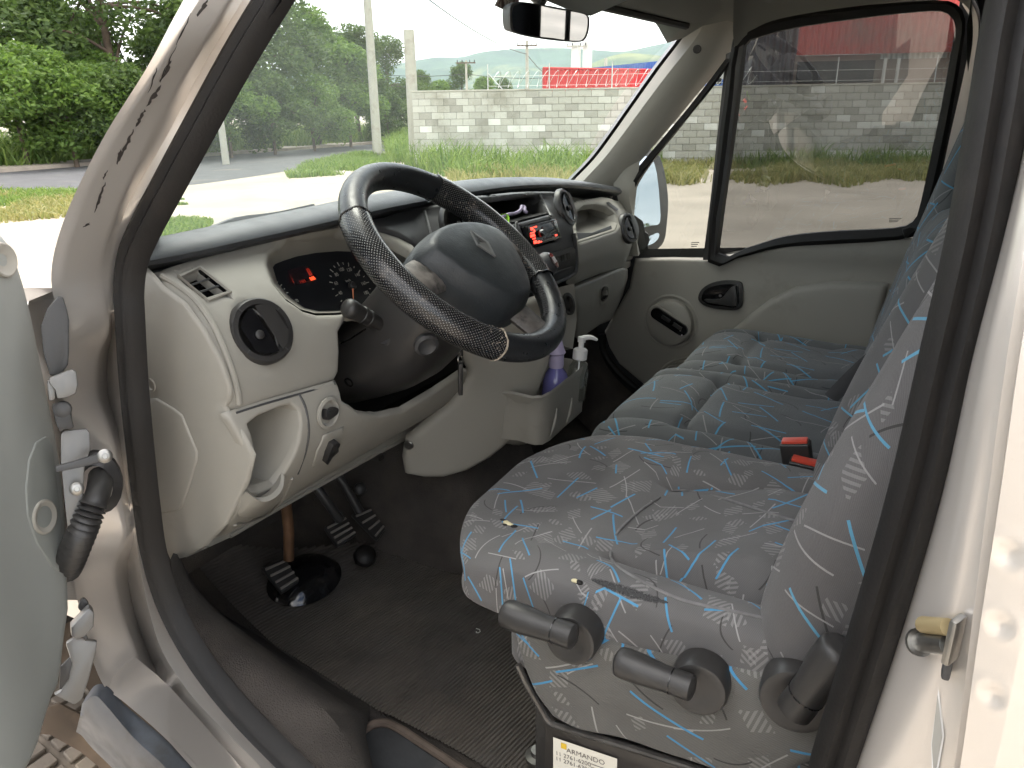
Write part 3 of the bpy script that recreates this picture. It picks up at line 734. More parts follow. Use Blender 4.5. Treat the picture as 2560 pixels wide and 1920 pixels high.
for a, b, w_, n_ in [((520, -2), (492, 42), 7, 8), ((478, 32), (440, 112), 2, 7), ((440, 112), (398, 205), 1.6, 8), ((428, 150), (398, 206), 5, 9), ((400, 212), (366, 265), 7, 10), ((362, 272), (338, 318), 6, 9), ((334, 322), (290, 408), 4.5, 14), ((302, 372), (291, 410), 5, 7), ((266, 425), (257, 448), 1.5, 5), ((262, 455), (234, 532), 4, 12), ((222, 556), (208, 568), 6, 5), ((392, 168), (370, 232), 1.4, 6)]:
    chipline(a, b, w_, n_)
# screw heads and small hardware on the jamb
def screw(name, tree, px, py, r, mat, parent, h=.004):
    p, nn = cast(tree, px, py)
    if p is None: return
    return lathe(name, [(0, 0), (r, 0), (r, h*.5), (r*.8, h), (r*.35, h*1.05), (r*.3, h*.7), (0, h*.7)], p, nn, mat, parent, seg=16)
def blob(name, px, py, y, size, ax, mat, parent, bevel=.004):
    return box(name, ony(px, py, y), size, mat, parent, ax=ax, bevel=bevel, seg=3)
# hinge and latch hardware: each traced at its own distance from the lens
def slab(name, poly, y, thick, mat, parent, bevel=.003, tilt=None, smooth_n=0):
    "plate traced in a plane of constant y, given thickness towards the hinge side"
    if smooth_n: poly = [tuple(p) for p in smooth2(poly, smooth_n)]
    cx_, cy_ = sum(p[0] for p in poly)/len(poly), sum(p[1] for p in poly)/len(poly)
    n_ = (V(tilt) if tilt else V((-.85, .46, .26))).normalized(); p0 = ony(cx_, cy_, y)
    P = [onp(*p, p0, n_) for p in poly]; k = len(P)
    vs = P + [p - n_*thick for p in P]
    fs = [tuple(range(k)), tuple(range(2*k-1, k-1, -1))] + [(i, (i+1) % k, k+(i+1) % k, k+i) for i in range(k)]
    return pyd(name, vs, fs, mat, parent, recalc=True, bevel=bevel)
M_hinge = mk('hinge_paint', (.15, .147, .14), .4, metal=.3, var=.06, vs=10, coat=.3)
hg = slab('door_hinge', [(122, 945), (140, 938), (180, 922), (192, 930), (195, 960), (190, 985), (168, 994), (143, 998), (138, 975), (123, 958)], 1.001, .03, M_hinge, van, .006)
slab('hinge_knuckle', [(117, 950), (134, 946), (141, 968), (139, 1000), (122, 1004)], 1.008, .02, M_hinge, hg)
hg['label'] = 'upper grey door hinge arm folded against the jamb'
slab('jamb_cover', [(146, 740), (158, 742), (168, 775), (173, 800), (173, 880), (170, 912), (155, 935), (125, 940), (108, 880), (102, 815), (118, 770)], 0.978, .02, M_blk, van, .004)
slab('hinge_block', [(128, 1012), (150, 1006), (178, 1018), (180, 1045), (186, 1072), (160, 1075), (150, 1082), (140, 1060)], 0.986, .015, M_blk, van, .004)
p_, n_ = ony(158, 1022, .999), V((-.7, .6, .2)); lathe('hinge_bolt', [(0, 0), (.008, 0), (.008, .006), (.005, .008), (0, .008)], p_, n_, M_dgr, van, seg=14)
br = slab('check_bracket', [(152, 1088), (160, 1076), (215, 1072), (224, 1080), (226, 1125), (212, 1160), (206, 1260), (190, 1330), (170, 1330), (160, 1240), (152, 1150)], 0.988, .004, M_hinge, van, .0015)
slab('check_strap', [(138, 1166), (190, 1152), (240, 1136), (276, 1128), (280, 1145), (270, 1152), (215, 1166), (140, 1182)], 0.994, .008, M_dgr, van, .002)
for px, py in ((262, 1140), (192, 1222)):
    lathe('bolt', [(0, 0), (.007, 0), (.007, .0015), (.005, .003), (.0028, .0033), (.0024, .002), (0, .002)], ony(px, py, .999), V((-.85, .46, .26)), M_metal, van, seg=18)
# corrugated wiring boot
bp = spline([ony(252, 1190, .955), ony(246, 1230, .975), ony(228, 1275, .99), ony(205, 1330, 1.0), ony(178, 1395, 1.0), ony(166, 1420, .99)], 14)
rad = []
for i in range(len(bp)):
    t = i/(len(bp)-1); base = .0125 if t < .34 else lerp(.0125, .0150, (t-.34)/.66)
    rad.append(base + (0 if t < .34 else .0026*math.sin(i*2.1)))
tube('wiring_boot', bp, rad, M_blk, van, seg=16)
lathe('boot_collar', [(.024, -.006), (.024, .004), (.018, .009), (.015, .012)], ony(246, 1205, .958), V((-.75, .62, .1)), M_blk, van, seg=20, sy=1.5)
lh = slab('door_hinge', [(176, 1570), (200, 1545), (224, 1520), (236, 1532), (234, 1568), (214, 1592), (190, 1600), (178, 1592)], 1.001, .025, M_hinge, van, .005)
lh['label'] = 'lower grey door hinge at the foot of the jamb'
slab('hinge_leaf', [(164, 1610), (182, 1598), (244, 1604), (238, 1640), (222, 1700), (205, 1750), (186, 1764), (134, 1738), (150, 1730), (172, 1700), (180, 1660)], 0.991, .012, M_hinge, lh, .003)
slab('hinge_gap', [(150, 1668), (178, 1640), (184, 1680), (170, 1718), (148, 1724)], 0.998, .004, M_blk, lh, .001)
slab('grommet', [(195, 1520), (206, 1496), (220, 1505), (222, 1520), (208, 1530)], 0.981, .008, M_blk, van, .002, smooth_n=3)
slab('grommet', [(206, 1592), (216, 1588), (221, 1598), (213, 1604)], 0.988, .006, M_blk, van, .001)

# ---- sill cladding, wheel arch and tyre under the door
def strip(name, railsA, mat, parent, n=4, **k):
    cols = [spline(c, n) for c in railsA]
    return loft(name, [[c[i] for c in cols] for i in range(len(cols[0]))], mat, parent, **k)
sk = strip('sill_cladding', [[ony(*q, .962) for q in [(215, 1742), (240, 1712), (272, 1718), (310, 1760), (410, 1845), (500, 1940), (600, 2040)]],
                             [ony(*q, .985) for q in [(205, 1760), (236, 1740), (262, 1760), (330, 1840), (400, 1905), (470, 1975), (560, 2070)]],
                             [ony(*q, .99) for q in [(200, 1790), (222, 1790), (250, 1815), (310, 1880), (370, 1940), (440, 2010), (520, 2110)]],
                             [ony(*q, .97) for q in [(190, 1830), (205, 1840), (230, 1870), (290, 1930), (340, 1990), (400, 2060), (480, 2170)]]],
           mk('sill_grey_plastic', (.07, .078, .09), .4, var=.15, vs=9, rvar=.1, dirt=(.05, .05, .05), ds=14, dlo=.5, dhi=.7), van)
sk['label'] = 'blue grey plastic cladding under the door sill'
arch = []
for i in range(13):
    a = R(-25+i*13.5); arch.append([V((1.36-.50*math.cos(a)*rr, yy, .36+.50*math.sin(a)*rr)) for rr, yy in ((1.03, .99), (.98, .97), (.96, .86), (.96, .66))])
loft('wheel_arch', [r_[2:] for r_ in arch], M_grime, van)
slab('mud_flap', [(116, 1768), (150, 1760), (205, 1788), (300, 1868), (400, 1965), (300, 1962), (255, 1925), (200, 1880), (125, 1838), (98, 1836)], .93, .01, M_grime, van, .002)
wc = V((1.24, .87, .345))
wheel = lathe('front_wheel', [(.0, .06), (.10, .06), (.19, .075), (.205, .1), (.205, -.1), (0, -.1)], wc, V((0, 1, 0)), M_dgr, van, seg=40)
wheel['label'] = 'dusty front wheel tucked under the open door'
ty = lathe('tyre', [(.205, .1), (.26, .118), (.315, .112), (.335, .098), (.337, .0), (.335, -.098), (.315, -.112), (.26, -.118), (.205, -.1)], wc, V((0, 1, 0)), M_tyre, wheel, seg=64)
bm = bmesh.new()
for i in range(72):
    a = 2*math.pi*i/72
    for k, (w0, ofs) in enumerate(((.045, -.072), (.038, -.024), (.038, .024), (.045, .072))):
        aa = a + (.5 if k % 2 else 0)*2*math.pi/72; dr = V((math.cos(aa), 0, math.sin(aa))); tg = V((-math.sin(aa), 0, math.cos(aa)))
        add_box(bm, wc+V((0, ofs, 0))+dr*.339, (.0225, w0*.9, .014), (tg, V((0, 1, 0)), dr))
bmesh.ops.recalc_face_normals(bm, faces=bm.faces); tag(bmo('tread', bm, M_tyre, wheel, bevel=.002, seg=1), kind='stuff')

fe = []
for x, zt_, y in ((.87, 1.43, .955), (.98, 1.38, .958), (1.12, 1.33, .958), (1.3, 1.26, .95), (1.5, 1.18, .925), (1.7, 1.05, .86), (1.84, .90, .74)):
    zb_ = .36+math.sqrt(max(0, .40**2-(x-1.24)**2)) if abs(x-1.24) < .40 else .42
    if x < 1.2: zb_ = max(zb_, 1.02)
    fe.append([V((x, y-.10, zt_+.015)), V((x, y-.02, zt_)), V((x, y, zt_-.05)), V((x, y+.012, lerp(zt_, zb_, .5))), V((x, y, zb_))])
loft('front_fender', [[c[i] for c in [spline(q, 4) for q in zip(*fe)]] for i in range(25)], M_silver, van)
pyd('body_side', [V((-.02, .966, .42)), V((-3.7, .966, .42)), V((-3.7, .966, 1.3)), V((-3.7, .86, 2.0)), V((-.5, .86, 2.0)), V((-.5, .966, 1.3)), V((-.02, .966, 1.0))], [(0, 1, 2, 5, 6), (2, 3, 4, 5)], M_silver, van, smooth=False)
# ---- open driver door
DP = V((.80, .985, 1.2)); DN = V((-.90, -.42, .06)).normalized(); DU = V((DN.y, -DN.x, 0)).normalized()
if DU.y < 0: DU = -DU
DV = DU.cross(DN); DV = -DV if DV.z < 0 else DV
def dpx(px, py):
    q = onp(px, py, DP, DN)-DP; return (q.dot(DU), q.dot(DV))
def dmap(u, v):
    bulge = .03*sstep(.06, .2, u)
    return DP + DU*u + DV*v + DN*bulge
edge = [(0, 566), (20, 578), (42, 608), (62, 655), (80, 715), (98, 790), (118, 890), (138, 990), (158, 1090), (172, 1180), (182, 1290), (188, 1400), (188, 1470), (190, 1520), (180, 1590), (172, 1660), (158, 1720), (128, 1760), (95, 1815), (62, 1870), (30, 1915), (0, 1950)]
E2 = [dpx(*p) for p in edge]
tail = [(E2[-1][0]+.12, E2[-1][1]-.1), (.35, -.62), (.95, -.62), (1.02, -.5), (1.02, .22), (.95, .3), (.4, .28), (E2[0][0]+.03, E2[0][1]+.02)]
M_dtrim = mk('door_trim_grey', (.275, .285, .268), .5, var=.03, vs=3, bump=.05, bs=900, spec=.4)
dtrim = sheet('door_trim', E2+tail, dmap, M_dtrim, van, step=.035, thick=.03, rnd=.02)
dtrim['label'] = 'pale grey inner trim of the open driver door'
dd = bvh(dtrim)
# painted inner edge of the door, seen in the gap beside the jamb
eL = [(60, 720), (78, 860), (92, 980), (104, 1100), (118, 1200), (132, 1310), (146, 1410), (156, 1500)]
eR = [(150, 720), (170, 860), (180, 980), (190, 1100), (200, 1200), (205, 1310), (215, 1410), (230, 1500)]
strip('door_edge', [[onp(*p, DP-DN*.045, DN) for p in eL], [onp((p[0]+q[0])/2, (p[1]+q[1])/2, DP-DN*.045, DN) for p, q in zip(eL, eR)], [onp(*q, DP-DN*.075, DN) for q in eR]], M_silver, van)
# moulded lower pad of the trim with its round plug
M_lowpad = mk('lower_door_pad', (.215, .225, .21), .5, var=.03, vs=3, bump=.05, bs=900)
lp = [(130, 1098), (112, 1090), (88, 1105), (70, 1150), (62, 1220), (66, 1290), (90, 1360), (130, 1420), (168, 1440), (160, 1380), (148, 1260), (138, 1180)]
sheet('lower_pad', [dpx(*p) for p in lp], lambda u, v: dmap(u, v)+DN*.0015, M_lowpad, dtrim, step=.015, thick=.004, rnd=.002)
for px, py, r_ in ((108, 1292, .017), (6, 650, .016)):
    p, nn = cast(dd, px, py)
    if p: lathe('screw_recess', [(r_*1.15, -.003), (r_*1.08, .001), (r_*.98, .0015), (r_*.85, .0005), (r_*.5, -.002), (0, -.003)], p+DN*.0022, DN, M_trim2, dtrim, seg=26)
# outer shell of the door with the metal edge that carries the hinges
bm = bmesh.new()
add_box(bm, DP+DU*.62+DV*-.10-DN*.055, (1.0, .05, .84), (DU, DN, DV)); bmesh.ops.recalc_face_normals(bm, faces=bm.faces)
bmo('door_shell', bm, M_silver, van, bevel=.015, seg=3)
fr = spline([DP+DU*.02+DV*.30-DN*.05, DP+DU*.28+DV*.52-DN*.07, DP+DU*.48+DV*.66-DN*.08, DP+DU*.62+DV*.70-DN*.08, DP+DU*.9+DV*.70-DN*.08, DP+DU*.98+DV*.66-DN*.08, DP+DU*1.0+DV*.26-DN*.05], 6)
tube('window_frame', fr, .022, M_blk, van, seg=8)

# ---- B pillar: strips between the seal and the outer skin
B_rails = []
for pts, y in (([(2064, 1990), (2126, 1905), (2232, 1590), (2338, 1240), (2412, 920), (2492, 600), (2560, 280), (2606, 0), (2670, -300)], None),):
    pass
Bst = []
for k, (py, x0, x1, x2, x3, x4, x5) in enumerate([
    (2050, 2085, 2120, 2300, 2350, 2372, 2440), (1920, 2126, 2150, 2330, 2385, 2400, 2490), (1600, 2232, 2260, 2385, 2425, 2445, 2560), (1240, 2338, 2358, 2430, 2470, 2500, 2640), (900, 2416, 2436, 2480, 2516, 2548, 2700), (600, 2494, 2512, 2540, 2566, 2600, 2760), (280, 2562, 2578, 2600, 2622, 2660, 2810), (0, 2608, 2624, 2645, 2664, 2700, 2850), (-320, 2660, 2675, 2695, 2715, 2750, 2890)]):
    tm = .0 if py > 700 else (700-py)/1000*.06
    Bst.append([ony(x0, py, .878-tm), ony(x1, py, .893-tm), ony(x2, py, .93-tm), ony(x3, py, .948-tm), ony(x4, py, .962-tm), ony(x5, py, .968-tm)])
Bst.insert(0, [p+V((.02, 0, -.42)) for p in Bst[0]])
cols = [spline(c, 26) for c in zip(*Bst)]
rows = []
for i in range(len(cols[0])):
    a = [c[i] for c in cols]
    g1 = a[3].lerp(a[4], .35)+V((-.004, -.006, 0)); 
    rows.append([a[0]+V((0, -.03, 0)), a[0], a[1], a[1].lerp(a[2], .5), a[2], a[2].lerp(a[3], .6)+V((-.012, -.004, 0)), a[3], g1, a[4]]+[a[4].lerp(a[5], k_/14) for k_ in range(1, 15)]+[a[5]+V((-.5, .004, 0))])
bp_ = loft('door_pillar', rows, M_silver, van, ang=70)
bp_['label'] = 'silver rear door pillar with dents and the latch striker'
TB = bvh(bp_)
# latch striker
sp = ony(2385, 1590, .935)
st = box('striker_plate', sp+V((0, .004, 0)), (.005, .014, .032), M_metal, van, ax=(V((.9, -.44, 0)).normalized(), V((.44, .9, 0)).normalized(), _z), bevel=.002)
st['label'] = 'steel latch striker on the rear door pillar'
s0, s1 = ony(2372, 1612, .936), ony(2302, 1606, .915)
tube('striker_pin', [s0, s0.lerp(s1, .5), s1], .0062, M_metal, st, seg=16)
dS = (s1-s0).normalized(); lathe('pin_head', [(0, 0), (.009, 0), (.009, .003), (0, .004)], s1, dS, M_metal, st, seg=20)
q0, q1 = ony(2372, 1568, .936), ony(2308, 1562, .915)
tube('striker_pin', [q0, q0.lerp(q1, .5), q1], .0055, mk('brass_sleeve', (.45, .36, .2), .5, metal=.6), st, seg=12)
box('striker_foot', ony(2368, 1665, .935), (.005, .010, .016), M_dgr, st, bevel=.002)
# dents pressed into the pillar flange
for px, py, r_ in ((2520, 1385, .0055), (2500, 1562, .005), (2480, 1738, .005)):
    p, nn = cast(TB, px, py)
    for v in bp_.data.vertices:
        d_ = (v.co-p).length
        if d_ < .03: v.co -= nn*(.0016*math.exp(-(d_/r_)**2)-.0004*math.exp(-((d_-r_*1.7)/(r_*.6))**2))
# white sticker edge on the pillar
decal('sticker', TB, [(2350, 1720), (2362, 1838), (2345, 1935), (2332, 1935), (2331, 1860)], M_white, bp_, off=.001)
decal('sticker', TB, [(2350, 1735), (2358, 1838), (2340, 1935), (2337, 1935), (2335, 1860)], mk('sticker_grey', (.35, .34, .31), .5), bp_, off=.0018)
# ---- cab shell: floor, firewall, roof, far side, partition
# outside skin pieces that close the cab
def quad(name, pts, mat, parent, **k): return pyd(name, [V(p) for p in pts], [tuple(range(len(pts)))], mat, parent, smooth=False, **k)
FZ = .68
floor = sheet('cab_floor', [(-.72, -.86), (1.3, -.86), (1.3, .80), (.98, .80), (.80, .86), (-.72, .86)], lambda x, y: V((x, y, FZ + .55*max(0, x-.98)**1.2 + (.012*noise.noise(V((x*6, y*6, 0)))))), M_carpet, van, step=.05, thick=.02)
floor['label'] = 'dark carpeted cab floor and toe board'
# toe board / firewall
fw_rows = []
for y in [-.86+.06*i for i in range(29)]:
    fw_rows.append([V((1.18, y, .78)), V((1.25, y, .9)), V((1.28, y, 1.1)), V((1.25, y, 1.34)), V((1.0, y, 1.40))])
loft('firewall', fw_rows, M_carpet, van)
# tunnel hump between the footwells
def hump(name, x0, x1, y0, y1, z0, z1, mat):
    rows = []
    for i in range(25):
        x = lerp(x0, x1, i/24); rr = []
        for j in range(25):
            y = lerp(y0, y1, j/24); t = sstep(x0, x0+.14, x)*sstep(y0, y0+.1, y)*(1-sstep(y1-.1, y1, y))
            rr.append(V((x, y, lerp(z0, z1, t)+.006*noise.noise(V((x*9, y*9, 2))))))
        rows.append(rr)
    return loft(name, rows, mat, van)
hump('tunnel_hump', .70, 1.22, -.20, .25, FZ-.01, .96, M_carpet)
# left footwell side trim and sill carpet: from the mat edge up to the seal
sA = [(425, 1400), (440, 1470), (470, 1535), (520, 1620), (590, 1712), (670, 1800), (770, 1905), (850, 1990)]
sM = [(455, 1405), (500, 1490), (580, 1570), (690, 1655), (800, 1735), (880, 1800), (930, 1880), (980, 1970)]
sB = [(470, 1440), (540, 1515), (650, 1590), (760, 1665), (870, 1735), (925, 1770), (900, 1840), (860, 1950)]
a_ = spline([ony(*p, .868) for p in sA], 5); m_ = spline([ony(*p, .78) for p in sM], 5); b_ = spline([onz(*p, FZ+.006) for p in sB], 5)
rows = []
for i in range(len(a_)):
    rows.append([a_[i], a_[i].lerp(m_[i], .35)+V((0, 0, .012)), a_[i].lerp(m_[i], .7)+V((0, 0, .012)), m_[i].lerp(b_[i], .3), m_[i].lerp(b_[i], .65)+V((0, .0, -.01)), b_[i]])
st_ = loft('sill_carpet', rows, M_carpet, van); st_['label'] = 'worn brown carpet over the door sill'
# step well below the floor edge with its welt
M_step = mk('step_rubber', (.05, .052, .055), .7, var=.3, vs=14, bump=.3, bs=160, dirt=(.13, .12, .11), ds=9, dlo=.5, dhi=.75)
wl = spline([onz(*p, FZ+.012) for p in [(830, 1925), (870, 1870), (905, 1828), (945, 1808), (985, 1815), (1060, 1862), (1140, 1915), (1250, 1990)]], 6)
tube('step_welt', wl, .007, mk('worn_welt', (.13, .10, .08), .9, var=.2, vs=30, bump=.4, bs=300), van, seg=8)
sheet('step_pad', [(p.x, p.y) for p in [onz(*q, FZ+.004) for q in [(850, 1930), (880, 1885), (912, 1838), (950, 1818), (985, 1826), (1060, 1872), (1140, 1925), (1240, 2000), (1000, 2150), (820, 2050)]]], lambda x, y: V((x, y, FZ+.007+.004*noise.noise(V((x*25, y*25, 0))))), M_step, van, step=.025, thick=.004)
lathe('floor_bolt', [(0, .0), (.02, 0), (.02, .006), (.011, .008), (.011, .016), (0, .016)], onz(1345, 1895, FZ+.02), _z, M_metal, van, seg=12)
# small white scrap on the mat is built with the loose things

# ---- roof and headliner
rows = []
for i in range(15):
    x = lerp(-3.7, .72, (i/14)**.5); rr = []
    for j in range(21):
        y = lerp(-.80, .80, j/20); ed = abs(y)/.80
        z = 1.955 - .10*ed**4 - .06*sstep(.45, .72, x) - .012*(1-ed)
        rr.append(V((x, y, z)))
    rows.append(rr)
loft('headliner', rows, M_head, van)
rows = [[p+V((0, 0, .05)) for p in r_] for r_ in rows]; loft('roof_skin', rows, M_silver, van)
# partition behind the seats and body side behind the doors
M_part = mk('dark_partition', (.035, .035, .037), .8, var=.15, vs=5)
quad('rear_wall', [(-3.6, -.93, .6), (-3.6, .93, .6), (-3.6, .93, 2.0), (-3.6, -.93, 2.0)], M_part, van)
quad('rear_floor', [(-3.65, -.93, .665), (-.70, -.93, .665), (-.70, .93, .665), (-3.65, .93, .665)], M_part, van)
for a_, b_ in (((-3.65, .5), (-.6, 1.22)), ((-3.65, 1.78), (-.6, 2.0)), ((-3.65, 1.2), (-3.25, 1.8)), ((-2.62, 1.2), (-2.5, 1.8)), ((-1.9, 1.2), (-.6, 1.8))):
    yy_ = lambda z: -.93+.10*max(0, (z-1.2)/.75)
    quad('rear_side_panel', [(a_[0], yy_(a_[1]), a_[1]), (b_[0], yy_(a_[1]), a_[1]), (b_[0], yy_(b_[1]), b_[1]), (a_[0], yy_(b_[1]), b_[1])], M_part, van)
quad('rear_side_panel', [(-3.65, .93, .5), (-.6, .93, .5), (-.6, .87, 1.2), (-.6, .80, 2.0), (-3.65, .80, 2.0)], M_part, van)
quad('side_panel', [(-.65, -.93, .5), (.04, -.93, .5), (.04, -.915, 1.2), (.03, -.83, 1.95), (-.65, -.83, 1.95)], M_part, van)
quad('passenger_door_shell', [(.0, -.925, .5), (1.3, -.925, .5), (1.25, -.905, 1.20), (.9, -.905, 1.205), (.0, -.905, 1.28)], M_part, van)
quad('cowl_side', [(.62, -.898, .6), (1.4, -.898, .6), (1.35, -.898, 1.36), (.96, -.898, 1.40), (.80, -.898, 1.30)], M_part, van)
loft('dark_dash_backing', [[V((1.02, y, 1.405)), V((.92, y, 1.41)), V((.915, y, 1.30)), V((.90, y, 1.20)), V((.93, y, 1.06)), V((1.25, y, 1.06))] for y in [-.86+.0925*i for i in range(19)]], M_blk, van)  # dark backing added behind the panels so no light leaks through their gaps
quad('side_panel', [(-.65, .87, .5), (-.05, .87, .5), (-.05, .86, 1.2), (-.06, .77, 1.95), (-.65, .77, 1.95)], M_part, van)
quad('underbody', [(-.7, -.95, .58), (1.9, -.95, .58), (1.9, .80, .58), (1.0, .80, .58), (.8, .93, .58), (-.7, .93, .58)], M_dgr, van)

# ---- windscreen
bL, bR = V((.955, .755, 1.425)), V((1.0, -.83, 1.42)); tL, tR = V((.63, .70, 1.80)), V((.655, -.735, 1.83))
M_ws = glass('windscreen_glass', (.90, .96, .92), .5, film=.07, filmcol=(.75, .82, .74), streak=2.2)  # pale film also stands in for the milky veil of reflections on the glass
rows = []
for i in range(25):
    t = i/24; s = (2*t-1); bow = (1-s*s)
    b = bL.lerp(bR, t)+V((.30*bow, 0, -.03*bow)); t_ = tL.lerp(tR, t)+V((.12*bow, 0, .03*bow))
    rows.append([b.lerp(t_, k/14)+V((.03*math.sin(math.pi*k/14), 0, .02*math.sin(math.pi*k/14))) for k in range(15)])
ws = loft('windscreen', rows, M_ws, van); ws['label'] = 'large curved windscreen with a pale film of dust and glare'
# header seal and top black edge
tp = [r_[-1] for r_ in rows]; tube('windscreen_seal', [p+V((-.006, 0, 0)) for p in tp], .011, M_rub, van, seg=8)
loft('roof_header', [[p+V((-.01, 0, .004)), p+V((-.05, 0, .005)), p+V((-.10, 0, .035)), V((p.x-.16, p.y, 1.90))] for p in tp], M_head, van)
# front end of the van beyond the glass: bonnet and scuttle, so light cannot leak below
bt = [r_[0] for r_ in rows]
loft('scuttle', [[p+V((-.02, 0, -.012)), p+V((.05, 0, -.03)), p+V((.20, 0, -.10)), p+V((.52, 0, -.25)), p+V((.78, 0, -.62)), p+V((.8, 0, -.9))] for p in bt], M_silver, van)
# wiper lying below the glass
M_wip = M_blk
wp = [onx(525, 578, 1.24), onx(600, 549, 1.26), onx(680, 538, 1.28), onx(783, 515, 1.30)]
wpr = tube('wiper', spline(wp, 5), [.009]*5+[.007]*6+[.006]*5, M_wip, van, seg=6); wpr['label'] = 'black wiper arm lying low behind the glass'
tube('wiper_blade', spline([p+V((.03, 0, -.012)) for p in wp], 4), .005, M_wip, wpr, seg=6)

# ---- driver windscreen pillar trim (inside the seal)
pin = [(742, -60), (700, 25), (612, 150), (506, 340), (432, 480), (391, 585), (376, 645)]
strip('pillar_trim', [[ony(px-14, py, .80) for px, py in pin], [ony(px, py, .775) for px, py in pin], [ony(px+3, py, .745) for px, py in pin], [ony(px-4, py, .70)+V((.05, 0, 0)) for px, py in pin]], M_rub, van)

# ---- passenger windscreen pillar
gl = [(1770, -10), (1732, 45), (1712, 88), (1650, 170), (1600, 240), (1500, 380), (1445, 440), (1405, 480)]
md = [(1850, -5), (1815, 55), (1775, 115), (1700, 205), (1648, 268), (1560, 378), (1505, 442), (1460, 490)]
sl = [(1905, 40), (1870, 88), (1836, 130), (1752, 225), (1690, 300), (1595, 410), (1540, 470), (1500, 515)]
ap = strip('pillar_trim', [[ony(*p, -.80) for p in gl], [ony(px*.6+qx*.4, py*.6+qy*.4, -.775) for (px, py), (qx, qy) in zip(gl, md)], [ony(*p, -.785) for p in md], [ony(*p, -.84) for p in sl]], M_trim, van)
ap['label'] = 'grey moulded trim on the passenger windscreen pillar'
strip('pillar_outer', [[ony(*p, -.80)+V((.02, -.02, 0)) for p in gl], [ony(*p, -.84)+V((.05, -.07, 0)) for p in gl], [ony(*p, -.86)+V((.02, -.05, 0)) for p in sl]], M_blk, van)
TA = bvh(ap)
p, nn = cast(TA, 1743, 123)
if p: lathe('screw_hole', [(.011, 0), (.011, .002), (.008, .0025), (.0075, .0005), (0, .0004)], p, nn, M_blk, van, seg=18)

# ---- passenger door: window rubber, glass, quarter glass, trim
YD = -.875
def ydoor(z): return YD + .075*max(0, (z-1.2)/.6)**1.3
def dr(px, py, off=0):
    q = ony(px, py, YD)
    for _ in range(6): q = ony(px, py, ydoor(q.z)+off)
    return q
def drmap(x, z): return V((x, ydoor(z), z))
win = [(1856, 118), (1905, 88), (2000, 64), (2170, 40), (2320, 25), (2372, 32), (2392, 70), (2382, 140), (2345, 320), (2305, 505), (2284, 556), (2235, 573), (2100, 580), (2000, 588), (1935, 600), (1860, 624), (1792, 634), (1818, 420), (1842, 240)]
tri = [(1818, 146), (1800, 290), (1780, 480), (1763, 634), (1700, 634), (1596, 630), (1575, 560), (1590, 470), (1640, 392), (1730, 262)]
def outer(poly, k):
    c = V((sum(p[0] for p in poly)/len(poly), sum(p[1] for p in poly)/len(poly))); return [tuple(V(p)+(V(p)-c).normalized()*k) for p in poly]
M_tint = glass('tinted_side_glass', (.19, .20, .20), 1.3, film=.03, filmcol=(.5, .5, .48), streak=5)
M_quarter = glass('quarter_glass', (.52, .55, .53), 1.1, film=.03, streak=4)
pd = bvh_ = None
def frame_ring(name, poly, k0, k1, mat, off, thick, parent, sm=3):
    P = [tuple(p) for p in smooth2(poly, sm)]
    A = [dr(*p, off) for p in outer(P, k0)]; Bq = [dr(*p, off) for p in outer(P, k1)]
    rows = [[Bq[i]+V((0, -.004, 0)), Bq[i]+V((0, thick*.7, 0)), Bq[i].lerp(A[i], .35)+V((0, thick, 0)), Bq[i].lerp(A[i], .7)+V((0, thick*.75, 0)), A[i]+V((0, thick*.5, 0)), A[i]+V((0, -.012, 0))] for i in range(len(P))]
    return loft(name, rows, mat, parent, cu=True)
wf = frame_ring('window_seal', win, -3, 28, M_rub, .004, .016, van, 2)
sg = pyd('side_window', [dr(*p, -.004) for p in outer(win, 10)], [tuple(range(len(win)))], M_tint, van, smooth=False)
sg['label'] = 'dark tinted passenger door window'
qg = pyd('quarter_window', [dr(*p, -.004) for p in outer(tri, 6)], [tuple(range(len(tri)))], M_quarter, van, smooth=False)
qg['label'] = 'clear triangular quarter window ahead of the passenger door glass'
# divider bar and sloping frame
dv = strip('window_divider', [[dr(*p, .002) for p in [(1815, 135), (1795, 320), (1776, 500), (1757, 650)]], [dr(*p, .016) for p in [(1830, 128), (1810, 320), (1788, 500), (1768, 650)]], [dr(*p, .016) for p in [(1858, 112), (1832, 320), (1808, 500), (1786, 650)]], [dr(*p, .0) for p in [(1868, 105), (1842, 320), (1816, 500), (1796, 650)]]], M_blk, van)
fr_ = strip('window_frame', [[dr(*p, .0) for p in [(1840, 112), (1750, 232), (1690, 306), (1600, 412), (1545, 474), (1500, 540)]], [dr(*p, .018) for p in [(1846, 122), (1758, 240), (1700, 313), (1612, 420), (1560, 480), (1515, 550)]], [dr(*p, .014) for p in [(1838, 140), (1775, 228), (1715, 300), (1632, 402), (1588, 468), (1572, 545)]], [dr(*p, -.01) for p in [(1822, 150), (1762, 240), (1705, 315), (1640, 395), (1592, 470), (1578, 545)]]], M_rub, van)
cr = strip('corner_trim', [[dr(*p, .03) for p in [(1532, 455), (1545, 500), (1555, 570), (1570, 640)]], [dr(*p, .03) for p in [(1560, 425), (1572, 490), (1585, 560), (1596, 640)]], [dr(*p, .01) for p in [(1600, 395), (1592, 470), (1585, 560), (1600, 634)]]], M_trim, van)
# roof side rail over the passenger window
ro = [(1836, 122), (1870, 84), (1930, 52), (2050, 28), (2200, 8), (2350, -8), (2420, 20), (2432, 90), (2420, 180)]
strip('roof_side_rail', [[dr(*p, .018) for p in ro], [dr(px-4, py-45, .04) for px, py in ro], [dr(px-2, py-120, .12) for px, py in ro]], M_head, van)
